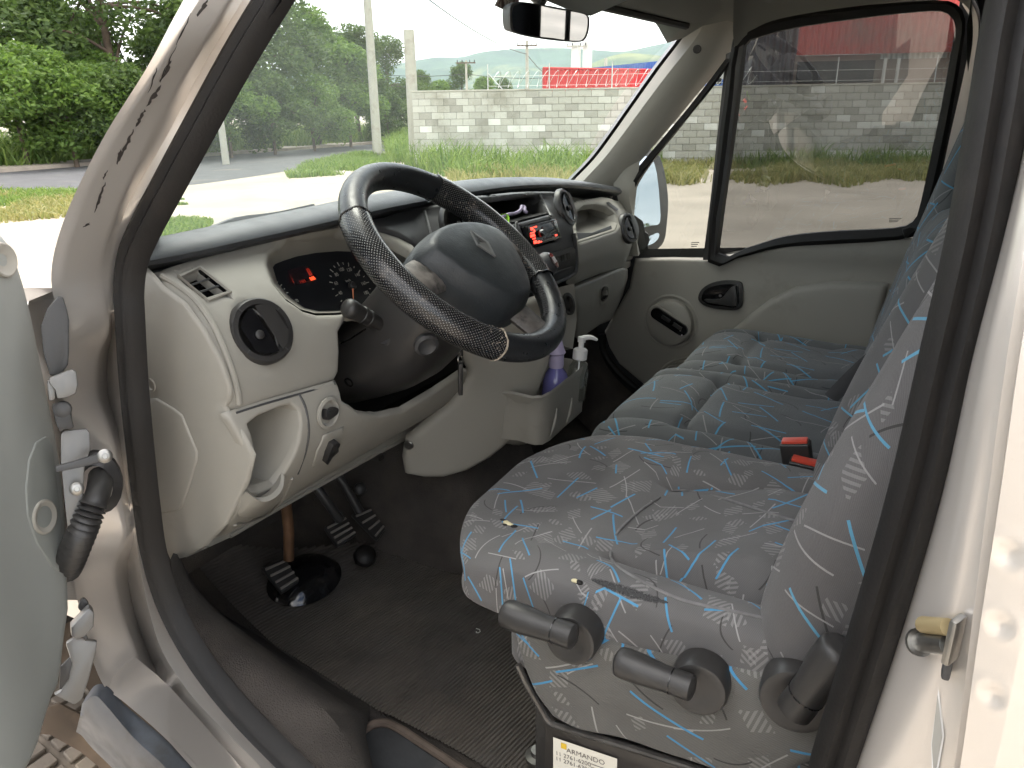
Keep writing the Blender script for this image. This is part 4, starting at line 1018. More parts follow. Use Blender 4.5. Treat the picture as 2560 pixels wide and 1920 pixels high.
# door frame edge (painted) behind the window, rear pillar
strip('door_frame_edge', [[dr(*p, .012) for p in [(2405, 10), (2428, 60), (2415, 160), (2375, 340), (2335, 520), (2310, 580), (2280, 600)]], [dr(*p, .012) for p in [(2420, -10), (2446, 55), (2436, 160), (2402, 345), (2366, 525), (2345, 600), (2320, 680)]], [dr(*p, -.02) for p in [(2430, -15), (2456, 55), (2448, 165), (2420, 345), (2392, 530), (2375, 620), (2350, 700)]]], M_silver, van)
strip('rear_pillar_trim', [[dr(*p, .0) for p in [(2430, -60), (2452, 60), (2440, 165), (2410, 345), (2380, 530), (2360, 700), (2340, 900)]], [dr(*p, .03) for p in [(2560, -80), (2560, 60), (2560, 165), (2540, 345), (2520, 530), (2500, 700), (2480, 900)]]], M_part, van)
# door trim
tr = [(1584, 648), (1680, 646), (1765, 648), (1860, 640), (1940, 616), (2000, 604), (2120, 596), (2240, 590), (2290, 594), (2318, 620), (2290, 690), (2240, 800), (2200, 960), (2150, 1120), (1760, 1130), (1680, 1040), (1640, 992), (1600, 958), (1545, 912), (1520, 870), (1508, 830), (1530, 790), (1570, 720)]
def crv(x, z):
    "raised shoulder along the top and a hollow below the swage line"
    q = 0
    return V((x, ydoor(z)+.012*sstep(1.205, 1.24, z)-.004, z))
T2 = [(lambda q: (q.x, q.z))(dr(*p)) for p in tr]
ptrim = sheet('passenger_door_trim', T2, crv, M_trim, van, step=.022, thick=.03, rnd=.012)
ptrim['label'] = 'grey passenger door trim with round switch pod and black handle'
TP = bvh(ptrim)
# raised lower panel bounded by the swage curve
sw = [(1640, 990), (1700, 935), (1790, 860), (1870, 790), (1925, 748), (1990, 716), (2080, 704), (2180, 704), (2222, 708), (2200, 800), (2190, 960), (2150, 1110), (1760, 1110)]
sheet('arm_panel', [(lambda q: (q.x, q.z))(dr(*p)) for p in sw], lambda x, z: crv(x, z)+V((0, .022, 0)), M_trim, ptrim, step=.022, thick=.03, rnd=.018)
# map pocket arcs
for k_ in range(2):
    pts = [cast(TP, *p)[0] for p in [(1652-k_*8, 985), (1652-k_*6, 950-k_*4), (1664-k_*4, 925-k_*6), (1690, 908-k_*8), (1720, 902-k_*8)]]
    if all(pts): tube('pocket_edge', spline(pts, 4), .005, M_trim, ptrim, seg=8)
# switch pod
p, nn = cast(TP, 1677, 805)
yv = V((0, 1, 0))
lathe('pod_ring', [(.088, -.002), (.088, .002), (.083, .004), (.078, .001)], p, yv, M_trim, ptrim, seg=48)
pod = lathe('switch_pod', [(.0735, 0), (.0735, .012), (.070, .022), (.060, .028), (0, .030)], p, yv, M_trim, ptrim, seg=48)
ax_x = V((1, 0, .52)).normalized(); ax_z = V((-.52, 0, 1)).normalized()
pc = p+yv*.031+ax_z*.012
O_ = [(a*1.0, b) for a, b in rrect(-.066, -.019, .066, .019, .0185, 7)]
k = len(O_)
def pill(name, sx, sz, h, mat, parent, c=pc):
    lo = [c + ax_x*a*sx + ax_z*b*sz for a, b in O_]; hi = [q+yv*h for q in [c + ax_x*a*sx*.96 + ax_z*b*sz*.93 for a, b in O_]]
    return pyd(name, lo+hi, [tuple(range(k, 2*k))]+[(i, (i+1) % k, k+(i+1) % k, k+i) for i in range(k)], mat, parent, recalc=True)
pill('switch_surround', 1.12, 1.25, .004, M_trim2, pod); pill('switch_panel', 1, 1, .011, M_gloss, pod)
for dx in (-.03, .012): box('switch', pc+ax_x*dx+yv*.013+ax_z*.004, (.03, .005, .012), M_blk, pod, ax=(ax_x, yv, ax_z), bevel=.0015)
for dx, dz in ((-.045, -.002), (-.056, -.012)): lathe('switch_mark', [(0, .002), (.0022, .0015), (.0022, 0)], pc+ax_x*dx+ax_z*dz+yv*.011, yv, M_white, pod, seg=10)
# door handle: D-shaped cup with lever
hp = [(1752, 742), (1762, 722), (1785, 710), (1815, 705), (1842, 706), (1852, 712), (1854, 738), (1852, 760), (1840, 770), (1812, 768), (1780, 764), (1760, 756)]
def plate(name, poly, tree, h, mat, parent, inset=0, base=0, sm=3, bevel=.002, dirn=None):
    P0 = [tuple(p) for p in smooth2(poly, sm)] if sm else poly
    P = [cast(tree, *p) for p in outer(P0, -inset)]
    nn = V(dirn) if dirn else sum((q[1] for q in P), V()).normalized()
    lo = [q[0]+nn*base for q in P]; hi = [q+nn*h for q in lo]; k = len(P)
    return pyd(name, lo+hi, [tuple(range(k, 2*k))]+[(i, (i+1) % k, k+(i+1) % k, k+i) for i in range(k)], mat, parent, recalc=True, bevel=bevel)
hd = plate('door_handle', outer(hp, 5), TP, .010, M_blk, ptrim)
plate('handle_cup', hp, TP, .0015, M_gloss, hd, inset=4, base=.0102, bevel=.0008)
plate('handle_lever', [(1766, 745), (1790, 746), (1808, 742), (1824, 724), (1834, 714), (1844, 716), (1846, 755), (1838, 762), (1800, 757), (1774, 752)], TP, .013, M_blk, hd, base=.011, bevel=.004)
q = cast(TP, 1803, 737); lathe('screw', [(0, .004), (.004, .003), (.0045, 0)], q[0]+q[1]*.012, q[1], M_metal, hd, seg=12)
# thin dark gap and rubber along the sill of the far door
tube('door_gap_seal', spline([dr(*p, .02) for p in [(1505, 835), (1510, 880), (1545, 930), (1600, 978), (1640, 1010), (1690, 1060)]], 5), .012, M_rub, van, seg=8)
strip('far_sill', [[dr(*p, .03) for p in [(1490, 800), (1500, 880), (1540, 945), (1600, 1000), (1660, 1070)]], [dr(*p, .10) for p in [(1440, 830), (1470, 920), (1520, 980), (1580, 1040), (1640, 1110)]], [onz(*p, FZ+.01) for p in [(1420, 1000), (1440, 1040), (1490, 1090), (1550, 1140), (1600, 1200)]]], M_carpet, van)
# window stop bracket and small screw
plate('glass_clip', [(2256, 574), (2276, 568), (2288, 574), (2286, 592), (2262, 596)], bvh(wf, ptrim), .01, M_blk, van, sm=0)
# etched glass marks
M_etch = mk('glass_etch', (.10, .10, .10), .6)
def etch(px, py, w_, h_, parent):
    for k_ in range(3):
        a = [dr(px, py+k_*h_/3, .003), dr(px+w_*(1-.15*k_), py+k_*h_/3-1, .003), dr(px+w_*(1-.15*k_), py+k_*h_/3+h_*.14-1, .003), dr(px, py+k_*h_/3+h_*.14, .003)]
        pyd('etched_mark', a, [(0, 1, 2, 3)], M_etch, parent, smooth=False)
etch(1728, 606, 20, 14, qg); etch(2222, 546, 32, 12, sg)

qe = onx(1526, 492, .93); box('dash_gap_filler', qe+V((.02, -.02, -.01)), (.10, .10, .07), M_trim, van, bevel=.01)  # added block filling the gap where bright ground leaked past the pad
# ---- outside mirror on the passenger side
mir = [(1586, 392), (1604, 378), (1630, 378), (1650, 396), (1662, 440), (1668, 500), (1666, 560), (1660, 600), (1640, 622), (1612, 628), (1592, 612), (1580, 540), (1578, 460)]
M_mirror = mk('mirror_glass', (.50, .55, .60), .015, metal=1, var=0)
YM = -1.12
mn = V((-.93, .36, .14)).normalized(); mp0 = ony(1624, 500, YM)
mh = empty_loc = None
P = [tuple(p) for p in smooth2(mir, 3)]
A = [onp(*p, mp0, mn) for p in outer(P, 4)]; Bk = [q-mn*.10 for q in [onp(*p, mp0, mn) for p in outer(P, -14)]]; k = len(P)
mh = pyd('side_mirror', A+Bk, [tuple(range(k)), tuple(range(2*k-1, k-1, -1))]+[(i, (i+1) % k, k+(i+1) % k, k+i) for i in range(k)], M_blk, van, recalc=True, bevel=.006)
mh['label'] = 'black passenger side mirror with two stacked glasses'
def mglass(poly, nrm_):
    P = [tuple(p) for p in smooth2(poly, 3)]; A = [onp(*p, mp0+mn*.0035, mn) for p in P]
    o = pyd('mirror_glass', A, [tuple(range(len(A)))], M_mirror, mh, smooth=False); return o
mglass([(1590, 402), (1604, 392), (1622, 392), (1634, 404), (1643, 440), (1649, 500), (1650, 556), (1628, 564), (1600, 572), (1585, 566), (1584, 480)], None)
mglass([(1594, 596), (1620, 591), (1644, 582), (1648, 590), (1641, 602), (1628, 611), (1606, 615), (1596, 608)], None)
tube('mirror_arm', [mp0-mn*.05+V((-.02, .02, -.12)), dr(1600, 600, -.02)], .03, M_blk, mh, seg=10)

# ---- interior mirror, visor, sticker on the glass
im_c = V((.665, .035, 1.775))
im = [(1275, 20), (1290, 6), (1310, 4), (1380, 14), (1455, 30), (1472, 38), (1476, 52), (1473, 80), (1464, 100), (1448, 106), (1400, 104), (1340, 96), (1290, 84), (1276, 70)]
in_ = V((-.90, .416, -.129)).normalized()
P = [tuple(p) for p in smooth2(im, 3)]
A = [onp(*p, im_c, in_) for p in P]; Bk = [onp(*p, im_c, in_)-in_*.035 for p in outer(P, -10)]; k = len(P)
rm = pyd('rear_view_mirror', A+Bk, [tuple(range(k)), tuple(range(2*k-1, k-1, -1))]+[(i, (i+1) % k, k+(i+1) % k, k+i) for i in range(k)], M_dgr, van, recalc=True, bevel=.004)
rm['label'] = 'black framed rear view mirror hanging from the windscreen'
A = [onp(*p, im_c+in_*.0012, in_) for p in outer(P, -7)]
pyd('mirror_glass', A, [tuple(range(len(A)))], M_mirror, rm, smooth=False)
tube('mirror_stem', [im_c-in_*.02+V((0, .005, .03)), im_c-in_*.05+V((0.02, .02, .06)), im_c+V((.08, .03, .10))], [.012, .010, .012], M_blk, rm, seg=10)
box('mirror_mount', im_c+V((.085, .03, .105)), (.03, .05, .05), M_blk, rm, bevel=.006)
gl_st = [onx(*p, .74) for p in [(1236, 14), (1246, -6), (1300, -4), (1290, 22), (1262, 26)]]
ss = pyd('windscreen_sticker', gl_st, [(0, 1, 2, 3, 4)], mk('sticker_brown', (.16, .09, .08), .5, var=.5, vs=90, dirt=(.7, .66, .6), ds=70, dlo=.52, dhi=.56), van, smooth=False)
ss['label'] = 'dark printed sticker at the top of the windscreen'
va = [onx(1360, -70, .60), onx(1560, -60, .62), onx(1592, -8, .64), onx(1478, 42, .67), onx(1440, 34, .68), onx(1340, -8, .67)]
M_visor = mk('visor_grey', (.40, .43, .41), .8, var=.03)
n_ = (va[1]-va[0]).cross(va[3]-va[0]).normalized()
vs_ = va+[p+n_*.012 for p in va]; k = 6
vz = pyd('sun_visor', vs_, [tuple(range(k)), tuple(range(2*k-1, k-1, -1))]+[(i, (i+1) % k, k+(i+1) % k, k+i) for i in range(k)], M_visor, van, recalc=True, bevel=.004)
vz['label'] = 'folded grey sun visor beside the mirror'
# ================================================================== dashboard
def zt(y): return (y-.8)*.03
ZU = [1.26, 1.303, 1.34, 1.379, 1.409, 1.424, 1.44, 1.452]; XU = [.735, .734, .743, .762, .790, .812, .834, .850]
def fu(y, z): return interp(z-zt(y), ZU, XU) + .03*max(0, y-.74)
ZL = [1.005, 1.013, 1.029, 1.045, 1.062, 1.085, 1.11, 1.135, 1.16, 1.18, 1.20, 1.22, 1.24, 1.26, 1.29]; XL = [.92, .906, .872, .843, .818, .790, .767, .748, .7335, .7245, .7195, .718, .7205, .727, .742]
def fl(y, z): return interp(z, ZL, XL)
def hu(px, py): q = onf(px, py, fu); return (q.y, q.z)
def hl(px, py): q = onf(px, py, fl); return (q.y, q.z)
def mu_(u, v): return V((fu(u, v), u, v))
def ml_(u, v): return V((fl(u, v), u, v))
dash = None
# end cap, seen from the open door
capP = [(364, 668), (381, 684), (409, 717), (463, 757), (506, 820), (544, 902), (567, 975), (567, 1005), (558, 1021), (598, 1097), (620, 1146), (609, 1211), (571, 1309), (517, 1363), (463, 1394), (425, 1402), (408, 1330), (392, 1180), (375, 1000), (360, 800), (352, 690)]
def cq(px, py): q = ony(px, py, .805); return (q.x, q.z)
dcap = sheet('dash_end_cap', [cq(*p) for p in capP]+[], lambda x, z: V((x, .808-.012*sstep(.78, .70, x), z)), M_trim, van, step=.03, thick=.005, rnd=.005)
dcap['label'] = 'pale grey end cap of the dashboard beside the open door'
TC = bvh(dcap)
# hexagonal fuse cover seam: a plate slightly proud
cov = [(378, 995), (398, 993), (440, 1018), (462, 1035), (480, 1080), (500, 1128), (498, 1150), (478, 1218), (462, 1262), (455, 1272), (408, 1282)]
sheet('fuse_cover', [cq(*p) for p in cov], lambda x, z: V((x, .8105-.012*sstep(.78, .70, x), z)), M_trim, dcap, step=.02, thick=.003, rnd=.0028)
q = cast(TC, 378, 962)
if q[0]: lathe('clip_hole', [(.009, 0), (.009, .002), (.0065, .002), (.005, -.001), (0, -.001)], q[0], q[1], M_trim2, dcap, seg=18)
# upper panel with the opening for the instruments
holeP = [(673, 664), (687, 707), (720, 747), (759, 774), (795, 784), (843, 783), (930, 776), (1000, 742), (1030, 692), (1041, 645), (1023, 624), (987, 603), (937, 584), (893, 579), (842, 581), (785, 590), (730, 597), (694, 613), (676, 635)]
lensP = [(682, 668), (694, 708), (726, 745), (762, 770), (797, 778), (845, 777), (922, 770), (980, 738), (1000, 692), (1000, 660), (985, 650), (955, 640), (920, 633), (885, 629), (842, 628), (790, 632), (742, 641), (708, 652), (688, 660)]
upO = [(386, 672), (470, 644), (600, 614), (760, 576), (850, 562), (905, 562), (950, 570), (1000, 588), (1034, 610), (1058, 642), (1060, 690), (1040, 740), (1000, 785), (930, 805), (870, 790), (850, 830), (853, 880), (850, 930), (838, 956), (760, 980), (660, 1008), (582, 1037), (570, 1012), (572, 972), (548, 900), (510, 818), (467, 752), (415, 716)]
HU = [hu(*p) for p in holeP]
slot = [(453, 693), (501, 674), (569, 728), (517, 744)]
vp = onf(650, 830, fu); 
def vent_hole(c, r, n=28):
    return [(c.y+r*math.cos(2*math.pi*i/n), c.z+r*.93*math.sin(2*math.pi*i/n)) for i in range(n)]
dash = sheet('dashboard', [hu(*p) for p in upO], mu_, M_trim, van, holes=[HU, [hu(*p) for p in slot], vent_hole(vp, .036)], step=.02, thick=.018, rnd=.009)
dash['label'] = 'pale grey driver side dashboard panel round the instruments'
# raised edge band along the left border
band = spline([mu_(*hu(*p)) for p in [(402, 690), (440, 712), (490, 752), (535, 818), (570, 900), (592, 972), (597, 1010)]], 5)
tube('edge_bead', band, .0045, M_trim, dash, seg=8)
# instrument recess and lens
hr = [mu_(*p)+V((.006, 0, 0)) for p in HU]
ln_n = V((-.85, 0, .5)).normalized(); ln_p = V((.875, .43, 1.385))
lr = [onp(*p, ln_p, ln_n) for p in lensP]
rows = [[hr[i], hr[i].lerp(lr[i], .3), hr[i].lerp(lr[i], .7), lr[i]] for i in range(len(hr))]
loft('instrument_hood', rows, M_trim, dash, cu=True)
M_face = mk('dial_black', (.010, .011, .014), .35, var=.1, vs=20)
clu = pyd('instrument_cluster', [p+ln_n*-.001 for p in lr], [tuple(range(len(lr)))], M_face, van, smooth=False)
clu['label'] = 'dark instrument cluster with speedometer and red display'
def lp_(px, py, off=.0008): return onp(px, py, ln_p+ln_n*off, ln_n)
M_num = mk('dial_print', (.62, .60, .52), .6)
M_redl = mk('red_display', (.25, .02, .01), .4, emit=(1, .10, .03, .55))
M_redd2 = mk('red_display_dim', (.06, .008, .006), .4, emit=(1, .06, .03, .10))
def text(name, s, pos, right, upv, size, mat, parent, align='CENTER', th=0):
    cu = bpy.data.curves.new(name, 'FONT'); cu.body = s; cu.size = size; cu.align_x = align; cu.align_y = 'CENTER'; cu.extrude = th
    t = bpy.data.objects.new(name, cu); COL.objects.link(t)
    me = bpy.data.meshes.new_from_object(t); bpy.data.objects.remove(t)
    r_ = V(right).normalized(); u_ = (V(upv)-r_*V(upv).dot(r_)).normalized(); n_ = r_.cross(u_)
    me.transform(Matrix((r_, u_, n_)).transposed().to_4x4()); me.transform(Matrix.Translation(V(pos)))
    me.materials.clear(); me.materials.append(mat)
    return put(name, me, parent)
lu = V((0, -1, 0)); lv = ln_n.cross(lu); lv = lv if lv.z > 0 else -lv
sc = lp_(878, 716); rS = .040
for i, s in enumerate(['20', '40', '60', '80', '100', '120', '140', '160', '180']):
    a = R(222-i*32); d = lu*math.cos(a)+lv*math.sin(a)
    text('numeral', s, sc+d*rS*.80, lu, lv, .0085, M_num, clu)
bm = bmesh.new()
for i in range(17):
    a = R(222-i*16); d = lu*math.cos(a)+lv*math.sin(a); t_ = ln_n.cross(d)
    add_box(bm, sc+d*rS*1.06, (.007 if i % 2 == 0 else .004, .0012, .0004), (d, t_, ln_n))
bmo('tick_marks', bm, M_num, clu, smooth=False)
a = R(237); d = (lu*math.cos(a)+lv*math.sin(a))
tube('needle', [sc-d*.006+ln_n*.004, sc+d*.030+ln_n*.004], [.0018, .0007], mk('needle_orange', (.8, .25, .12), .4), clu, seg=6)
lathe('needle_hub', [(.007, 0), (.007, .005), (.005, .007), (0, .007)], sc, ln_n, M_blk, clu, seg=16)
text('legend', 'km/h', sc+lv*.011, lu, lv, .006, M_num, clu)
tc_ = lp_(700, 740); bm = bmesh.new()
for i in range(12):
    a = R(75-i*12); d = lu*math.cos(a)+lv*math.sin(a); add_box(bm, tc_-lu*.018+d*.034, (.005 if i % 2 == 0 else .003, .0012, .0004), (d, ln_n.cross(d), ln_n))
bmo('tick_marks', bm, M_num, clu, smooth=False)
for s, px, py in (('40', 700, 727), ('50', 742, 752)): text('numeral', s, lp_(px, py), lu, lv, .007, M_num, clu)
def lquad(name, pts, mat): return pyd(name, [lp_(*p, .0012) for p in pts], [tuple(range(len(pts)))], mat, clu, smooth=False)
lquad('display', [(722, 686), (718, 676), (762, 664), (792, 690), (760, 708), (738, 712)], mk('display_glass', (.02, .012, .016), .2))
for pts in ([(724, 686), (727, 685), (736, 706), (733, 707)], [(772, 694), (784, 690), (790, 698), (778, 702)], [(764, 672), (772, 670), (782, 688), (774, 690)]): lquad('display_bar', pts, M_redd2 if pts[0][0] != 772 else M_redl)
text('display_digits', '7485', lp_(757, 704, .0015), lu, lv, .007, M_redd2, clu)
# slot vent left
gv = [mu_(*hu(*p)) for p in slot]; nrm_ = V((-.8, 0, .6)).normalized()
bx_ = [p+V((.03, 0, -.01)) for p in gv]
pyd('defrost_vent', gv+bx_, [(4, 5, 6, 7), (0, 1, 5, 4), (1, 2, 6, 5), (2, 3, 7, 6), (3, 0, 4, 7)], M_gloss, van, recalc=True, smooth=False)
for t in (.36, .70):
    a, b = gv[0].lerp(gv[3], t), gv[1].lerp(gv[2], t)
    tube('defrost_slat', [a-nrm_*.003, b-nrm_*.003], .0014, M_dgr, van, seg=6)
pl_ = [mu_(*hu(*p)) for p in outer(slot, 6)]
tube('defrost_rim', pl_, .003, M_trim, van, seg=6, closed=True)
# round air vents
def vent(c, nn, r, ax, label, small=False):
    nn = V(nn).normalized()
    bz = lathe('air_vent', [(r*1.10, -.004), (r*1.09, .004), (r*1.02, .008), (r*.86, .0085), (r*.82, .005), (r*.80, -.012), (0, -.02)], c, nn, M_blk, van, seg=44)
    bz['label'] = label
    ax = (V(ax)-nn*V(ax).dot(nn)).normalized(); sd = nn.cross(ax)
    # barrel: cylinder slices either side of a central fin
    for k_, (x0, x1, dz) in enumerate(((-.66, -.06, .004), (.0, .68, .0))):
        vsr = []
        for i in range(11):
            u = lerp(x0, x1, i/10); hw = math.sqrt(max(.02, .62-u*u)); rr = []
            for j in range(11):
                v = lerp(-hw, hw, j/10); rr.append(c + sd*u*r + ax*v*r + nn*(dz+.010*math.sqrt(max(0, 1-u*u*.9))+.003))
            vsr.append(rr)
        loft('vent_blade', vsr, M_gloss if k_ else M_blk, bz)
    pts = [c + ax*lerp(-.74, .74, i/12)*r + nn*(.0145-.006*(abs(i-6)/6)**2) + sd*(-.03-.16*(1-((i-6)/6)**2))*r for i in range(13)]
    tube('vent_fin', pts, .0016, M_dgr, bz, seg=6)
    lathe('vent_tab', [(.006, 0), (.006, .002), (.0045, .003), (0, .0032)], c+nn*.0145+sd*r*.32-ax*r*.05, nn, M_blk, bz, seg=14)
    for a in (20, 110, 200, 290):
        d = ax*math.cos(R(a))+sd*math.sin(R(a)); box('vent_mark', c+d*r*.94+nn*.0088, (.006, .0012, .0008), M_dgr, bz, ax=(d, nn.cross(d), nn))
vent(vp+V((-.002, 0, .001)), (-.90, .18, .40), .0405, (.1, .25, 1), 'round black air vent beside the open door')
# lower panel with storage pocket
lowO = [(560, 1030), (640, 1004), (740, 976), (842, 948), (856, 1000), (900, 1032), (950, 1040), (1010, 1028), (1090, 980), (1168, 925), (1150, 985), (1110, 1030), (1010, 1102), (880, 1172), (700, 1272), (575, 1347), (470, 1396), (520, 1365), (573, 1311), (611, 1212), (622, 1148), (600, 1097)]
pockP = [(621, 1060), (648, 1038), (700, 1017), (728, 1010), (746, 1024), (752, 1062), (747, 1105), (733, 1145), (712, 1182), (686, 1214), (650, 1226), (622, 1224), (636, 1180), (640, 1142), (634, 1100)]
PH = [hl(*p) for p in pockP]
low = sheet('lower_dashboard', [hl(*p) for p in lowO], ml_, M_trim, van, holes=[PH], step=.016, thick=.012, rnd=.005)
low['label'] = 'pale grey lower dashboard panel with open pocket'
TL = bvh(low)
rim = [ml_(*p)+V((.007, 0, 0)) for p in PH]; c_ = sum(rim, V())/len(rim)
rows = [[q, q.lerp(c_, .06)+V((.02, 0, 0)), q.lerp(c_, .10)+V((.07, 0, -.004)), q.lerp(c_, .22)+V((.095, 0, -.006))] for q in rim]
pk = loft('storage_pocket', rows, M_trim, van, cu=True)
pk['label'] = 'open storage pocket in the lower dashboard'
bk = [q.lerp(c_, .22)+V((.095, 0, -.006)) for q in rim]; pyd('pocket_back', bk, [tuple(range(len(bk)))], M_trim, pk, smooth=False)
# pocket tray lip bulging out below the opening
tl = [cast(TL, *p)[0] for p in [(612, 1222), (640, 1236), (668, 1226), (694, 1206), (708, 1184)]]
tb = [cast(TL, *p)[0] for p in [(578, 1282), (606, 1296), (640, 1298), (672, 1280), (690, 1250)]]
rr_ = []
tls, tbs = spline(tl, 4), spline(tb, 4)
for i in range(len(tls)):
    t = i/(len(tls)-1); bl = math.sin(t*math.pi)*.9+.1; o = V((-.020*bl, .010*bl, 0))
    rr_.append([tls[i]+V((.014, 0, -.002))+o*.8, tls[i]+o+V((.004, 0, .002)), tls[i]+o+V((-.001, 0, -.003)), tls[i].lerp(tbs[i], .35)+o*1.0, tls[i].lerp(tbs[i], .7)+o*.75, tbs[i]+V((.003, 0, 0))])
loft('pocket_lip', rr_, M_trim2, pk)
tube('pocket_bead', spline([cast(TL, *p, .001)[0] for p in [(562, 1312), (600, 1308), (660, 1290), (704, 1250), (728, 1195)]], 4), .0022, M_trim, pk, seg=6)
# seam of the knee panel, lock knob, lever panel
tube('panel_seam', spline([cast(TL, *p, -.0008)[0] for p in [(748, 986), (764, 1020), (772, 1075), (766, 1125), (745, 1185)]], 5), .0022, M_dgr, low, seg=6)
tube('panel_seam', spline([cast(TL, *p, -.001)[0] for p in [(590, 1032), (660, 1010), (748, 985), (838, 960)]], 5), .002, M_dgr, low, seg=6)
q = cast(TL, 817, 1032)
kn = lathe('lock_knob', [(.023, -.001), (.023, .0015), (.019, .003), (.0165, .0005), (.015, -.004), (0, -.005)], q[0]+q[1]*.003, q[1], M_trim, low, seg=28)
plate('knob_key', [(806, 1020), (814, 1026), (824, 1018), (834, 1018), (836, 1030), (824, 1042), (810, 1050), (804, 1040)], TL, .009, M_blk, kn, sm=2, bevel=.003)
q = [(806, 1088), (858, 1066), (845, 1110), (826, 1145), (778, 1168), (788, 1130)]
sheet('lever_cover', [hl(*p) for p in q], lambda u, v: ml_(u, v)+V((-.003, 0, 0)), M_trim, low, step=.012, thick=.002, rnd=.002)
TL2 = TL
plate('bonnet_lever', [(818, 1102), (832, 1094), (838, 1100), (832, 1110), (834, 1118), (818, 1132), (806, 1152), (802, 1148), (808, 1126)], TL, .012, M_blk, low, sm=0, bevel=.002)
tube('lower_lip', spline([cast(TL, *p)[0] for p in [(575, 1340), (700, 1268), (880, 1168), (1008, 1099)]], 5), .004, M_trim, low, seg=8)
box('lip_clip', ml_(*hl(944, 1142)), (.02, .02, .012), M_blk, low, bevel=.002)

# ---- top pad
pe = [(352, 660), (365, 665), (470, 645), (600, 615), (720, 588), (840, 560), (960, 531), (1100, 503), (1200, 484), (1300, 472), (1400, 469), (1470, 474), (1520, 480), (1550, 484)]
ed = spline([onx(px, py, .838) for px, py in pe], 4)
pr = []
for i, p in enumerate(ed):
    t = i/(len(ed)-1); s_ = 2*t-1; bow = 1-s_*s_
    f = lambda dx, dz: p+V((dx, 0, dz))
    pr.append([f(.07, -.13), f(.065, -.02), f(.05, -.012), f(.008, -.006), f(-.004, .001), f(-.006, .007), f(-.001, .0135), f(.012, .019), f(.035, .0215+.003*bow), f(.06, .0205+.003*bow), f(.09, .010), f(.14, -.025), f(.19+.2*bow, -.07)])
e_first = [q+V((0, .008, -.002)) for q in pr[0]]
pad = loft('dash_top_pad', pr, M_pad, van); pad['label'] = 'dark padded top of the dashboard'
endc = pyd('pad_end', pr[0], [tuple(range(len(pr[0])))], M_pad, pad); endc2 = pyd('pad_end', pr[-1], [tuple(range(len(pr[-1])))], M_pad, pad)

# ---- centre fascia (dark)
def fc(y, z):
    zz = z-zt(y)
    x = interp(zz, [1.20, 1.27, 1.33, 1.40, 1.43, 1.47], [.735, .715, .705, .712, .722, .775])
    return x + .085*sstep(.11, .27, y)
def hc(px, py): q = onf(px, py, fc); return (q.y, q.z)
def mc_(u, v): return V((fc(u, v), u, v))
fasO = [(870, 556), (960, 540), (1110, 512), (1200, 492), (1300, 482), (1345, 480), (1392, 480), (1408, 500), (1424, 535), (1436, 580), (1444, 620), (1447, 672), (1438, 690), (1386, 720), (1300, 752), (1200, 775), (1060, 770), (1040, 720), (1060, 680), (1050, 630), (1000, 585), (940, 566)]
shelfP = [(1192, 512), (1330, 494), (1352, 500), (1376, 532), (1300, 552), (1225, 566)]
radP = [(1302, 566), (1380, 546), (1392, 602), (1316, 622)]
fas = sheet('centre_fascia', [hc(*p) for p in fasO], mc_, M_dgr, van, holes=[[hc(*p) for p in shelfP], [hc(*p) for p in radP]], step=.02, thick=.02, rnd=.006)
fas['label'] = 'dark centre fascia with car stereo and vents'
TF = bvh(fas)
def recess(name, poly, depth, mat, parent, f2=mc_, h2=hc, floor_mat=None, back=None):
    rim = [f2(*h2(*p))+V((.004, 0, 0)) for p in poly]; b = back or V((depth, 0, -.008))
    k = len(rim); far = [q+V(b) for q in rim]
    return pyd(name, rim+far, [tuple(range(k, 2*k))]+[(i, (i+1) % k, k+(i+1) % k, k+i) for i in range(k)], mat, parent, recalc=True, smooth=False)
recess('shelf', shelfP, .12, M_blk, fas)
# stereo
rd = recess('stereo_bay', radP, .02, M_gloss, van)
r3 = [mc_(*hc(*p)) for p in radP]
ru = (r3[1]-r3[0]).normalized(); rv = (r3[0]-r3[3]).normalized(); rn = ru.cross(rv).normalized(); rn = rn if rn.x < 0 else -rn
rc = sum(r3, V())/4
wR, hR = (r3[1]-r3[0]).length, (r3[0]-r3[3]).length
ste = box('car_stereo', rc+rn*.004, (wR*.97, hR*.95, .016), M_gloss, van, ax=(ru, rv, rn), bevel=.003)
ste['label'] = 'black car stereo with red lit buttons'
def rq(u, v): return rc + ru*wR*(u-.5) + rv*hR*(v-.5) + rn*.0125
M_lit = mk('red_backlight', (.5, .03, .02), .4, emit=(1, .06, .035, 1.4))
box('screen', rq(.66, .58), (wR*.44, hR*.34, .003), mk('stereo_screen', (.02, .02, .024), .12), ste, ax=(ru, rv, rn), bevel=.001)
lathe('volume_knob', [(hR*.17, 0), (hR*.165, .008), (hR*.13, .011), (0, .0112)], rq(.33, .5), rn, M_gloss, ste, seg=28)
for u, v, wu, hv in ((.14, .80, .07, .12), (.25, .84, .08, .06), (.12, .62, .12, .05), (.11, .50, .13, .12), (.13, .36, .08, .06), (.14, .2, .08, .14), (.24, .16, .07, .10), (.19, .68, .03, .10), (.31, .14, .05, .05)):
    box('lit_button', rq(u, v), (wR*wu, hR*hv, .0022), M_lit, ste, ax=(ru, rv, rn), bevel=.0005)
for i in range(6): box('preset_button', rq(.45+i*.075, .22), (wR*.055, hR*.07, .0022), M_lit if i == 5 else M_dgr, ste, ax=(ru, rv, rn))
box('disc_slot', rq(.55, .90), (wR*.7, hR*.05, .001), M_blk, ste, ax=(ru, rv, rn))
box('bezel_chip', mc_(*hc(1288, 580))+V((-.003, 0, 0)), (.004, .008, .04), mk('bezel_grey', (.3, .3, .29), .6), fas, bevel=.001)
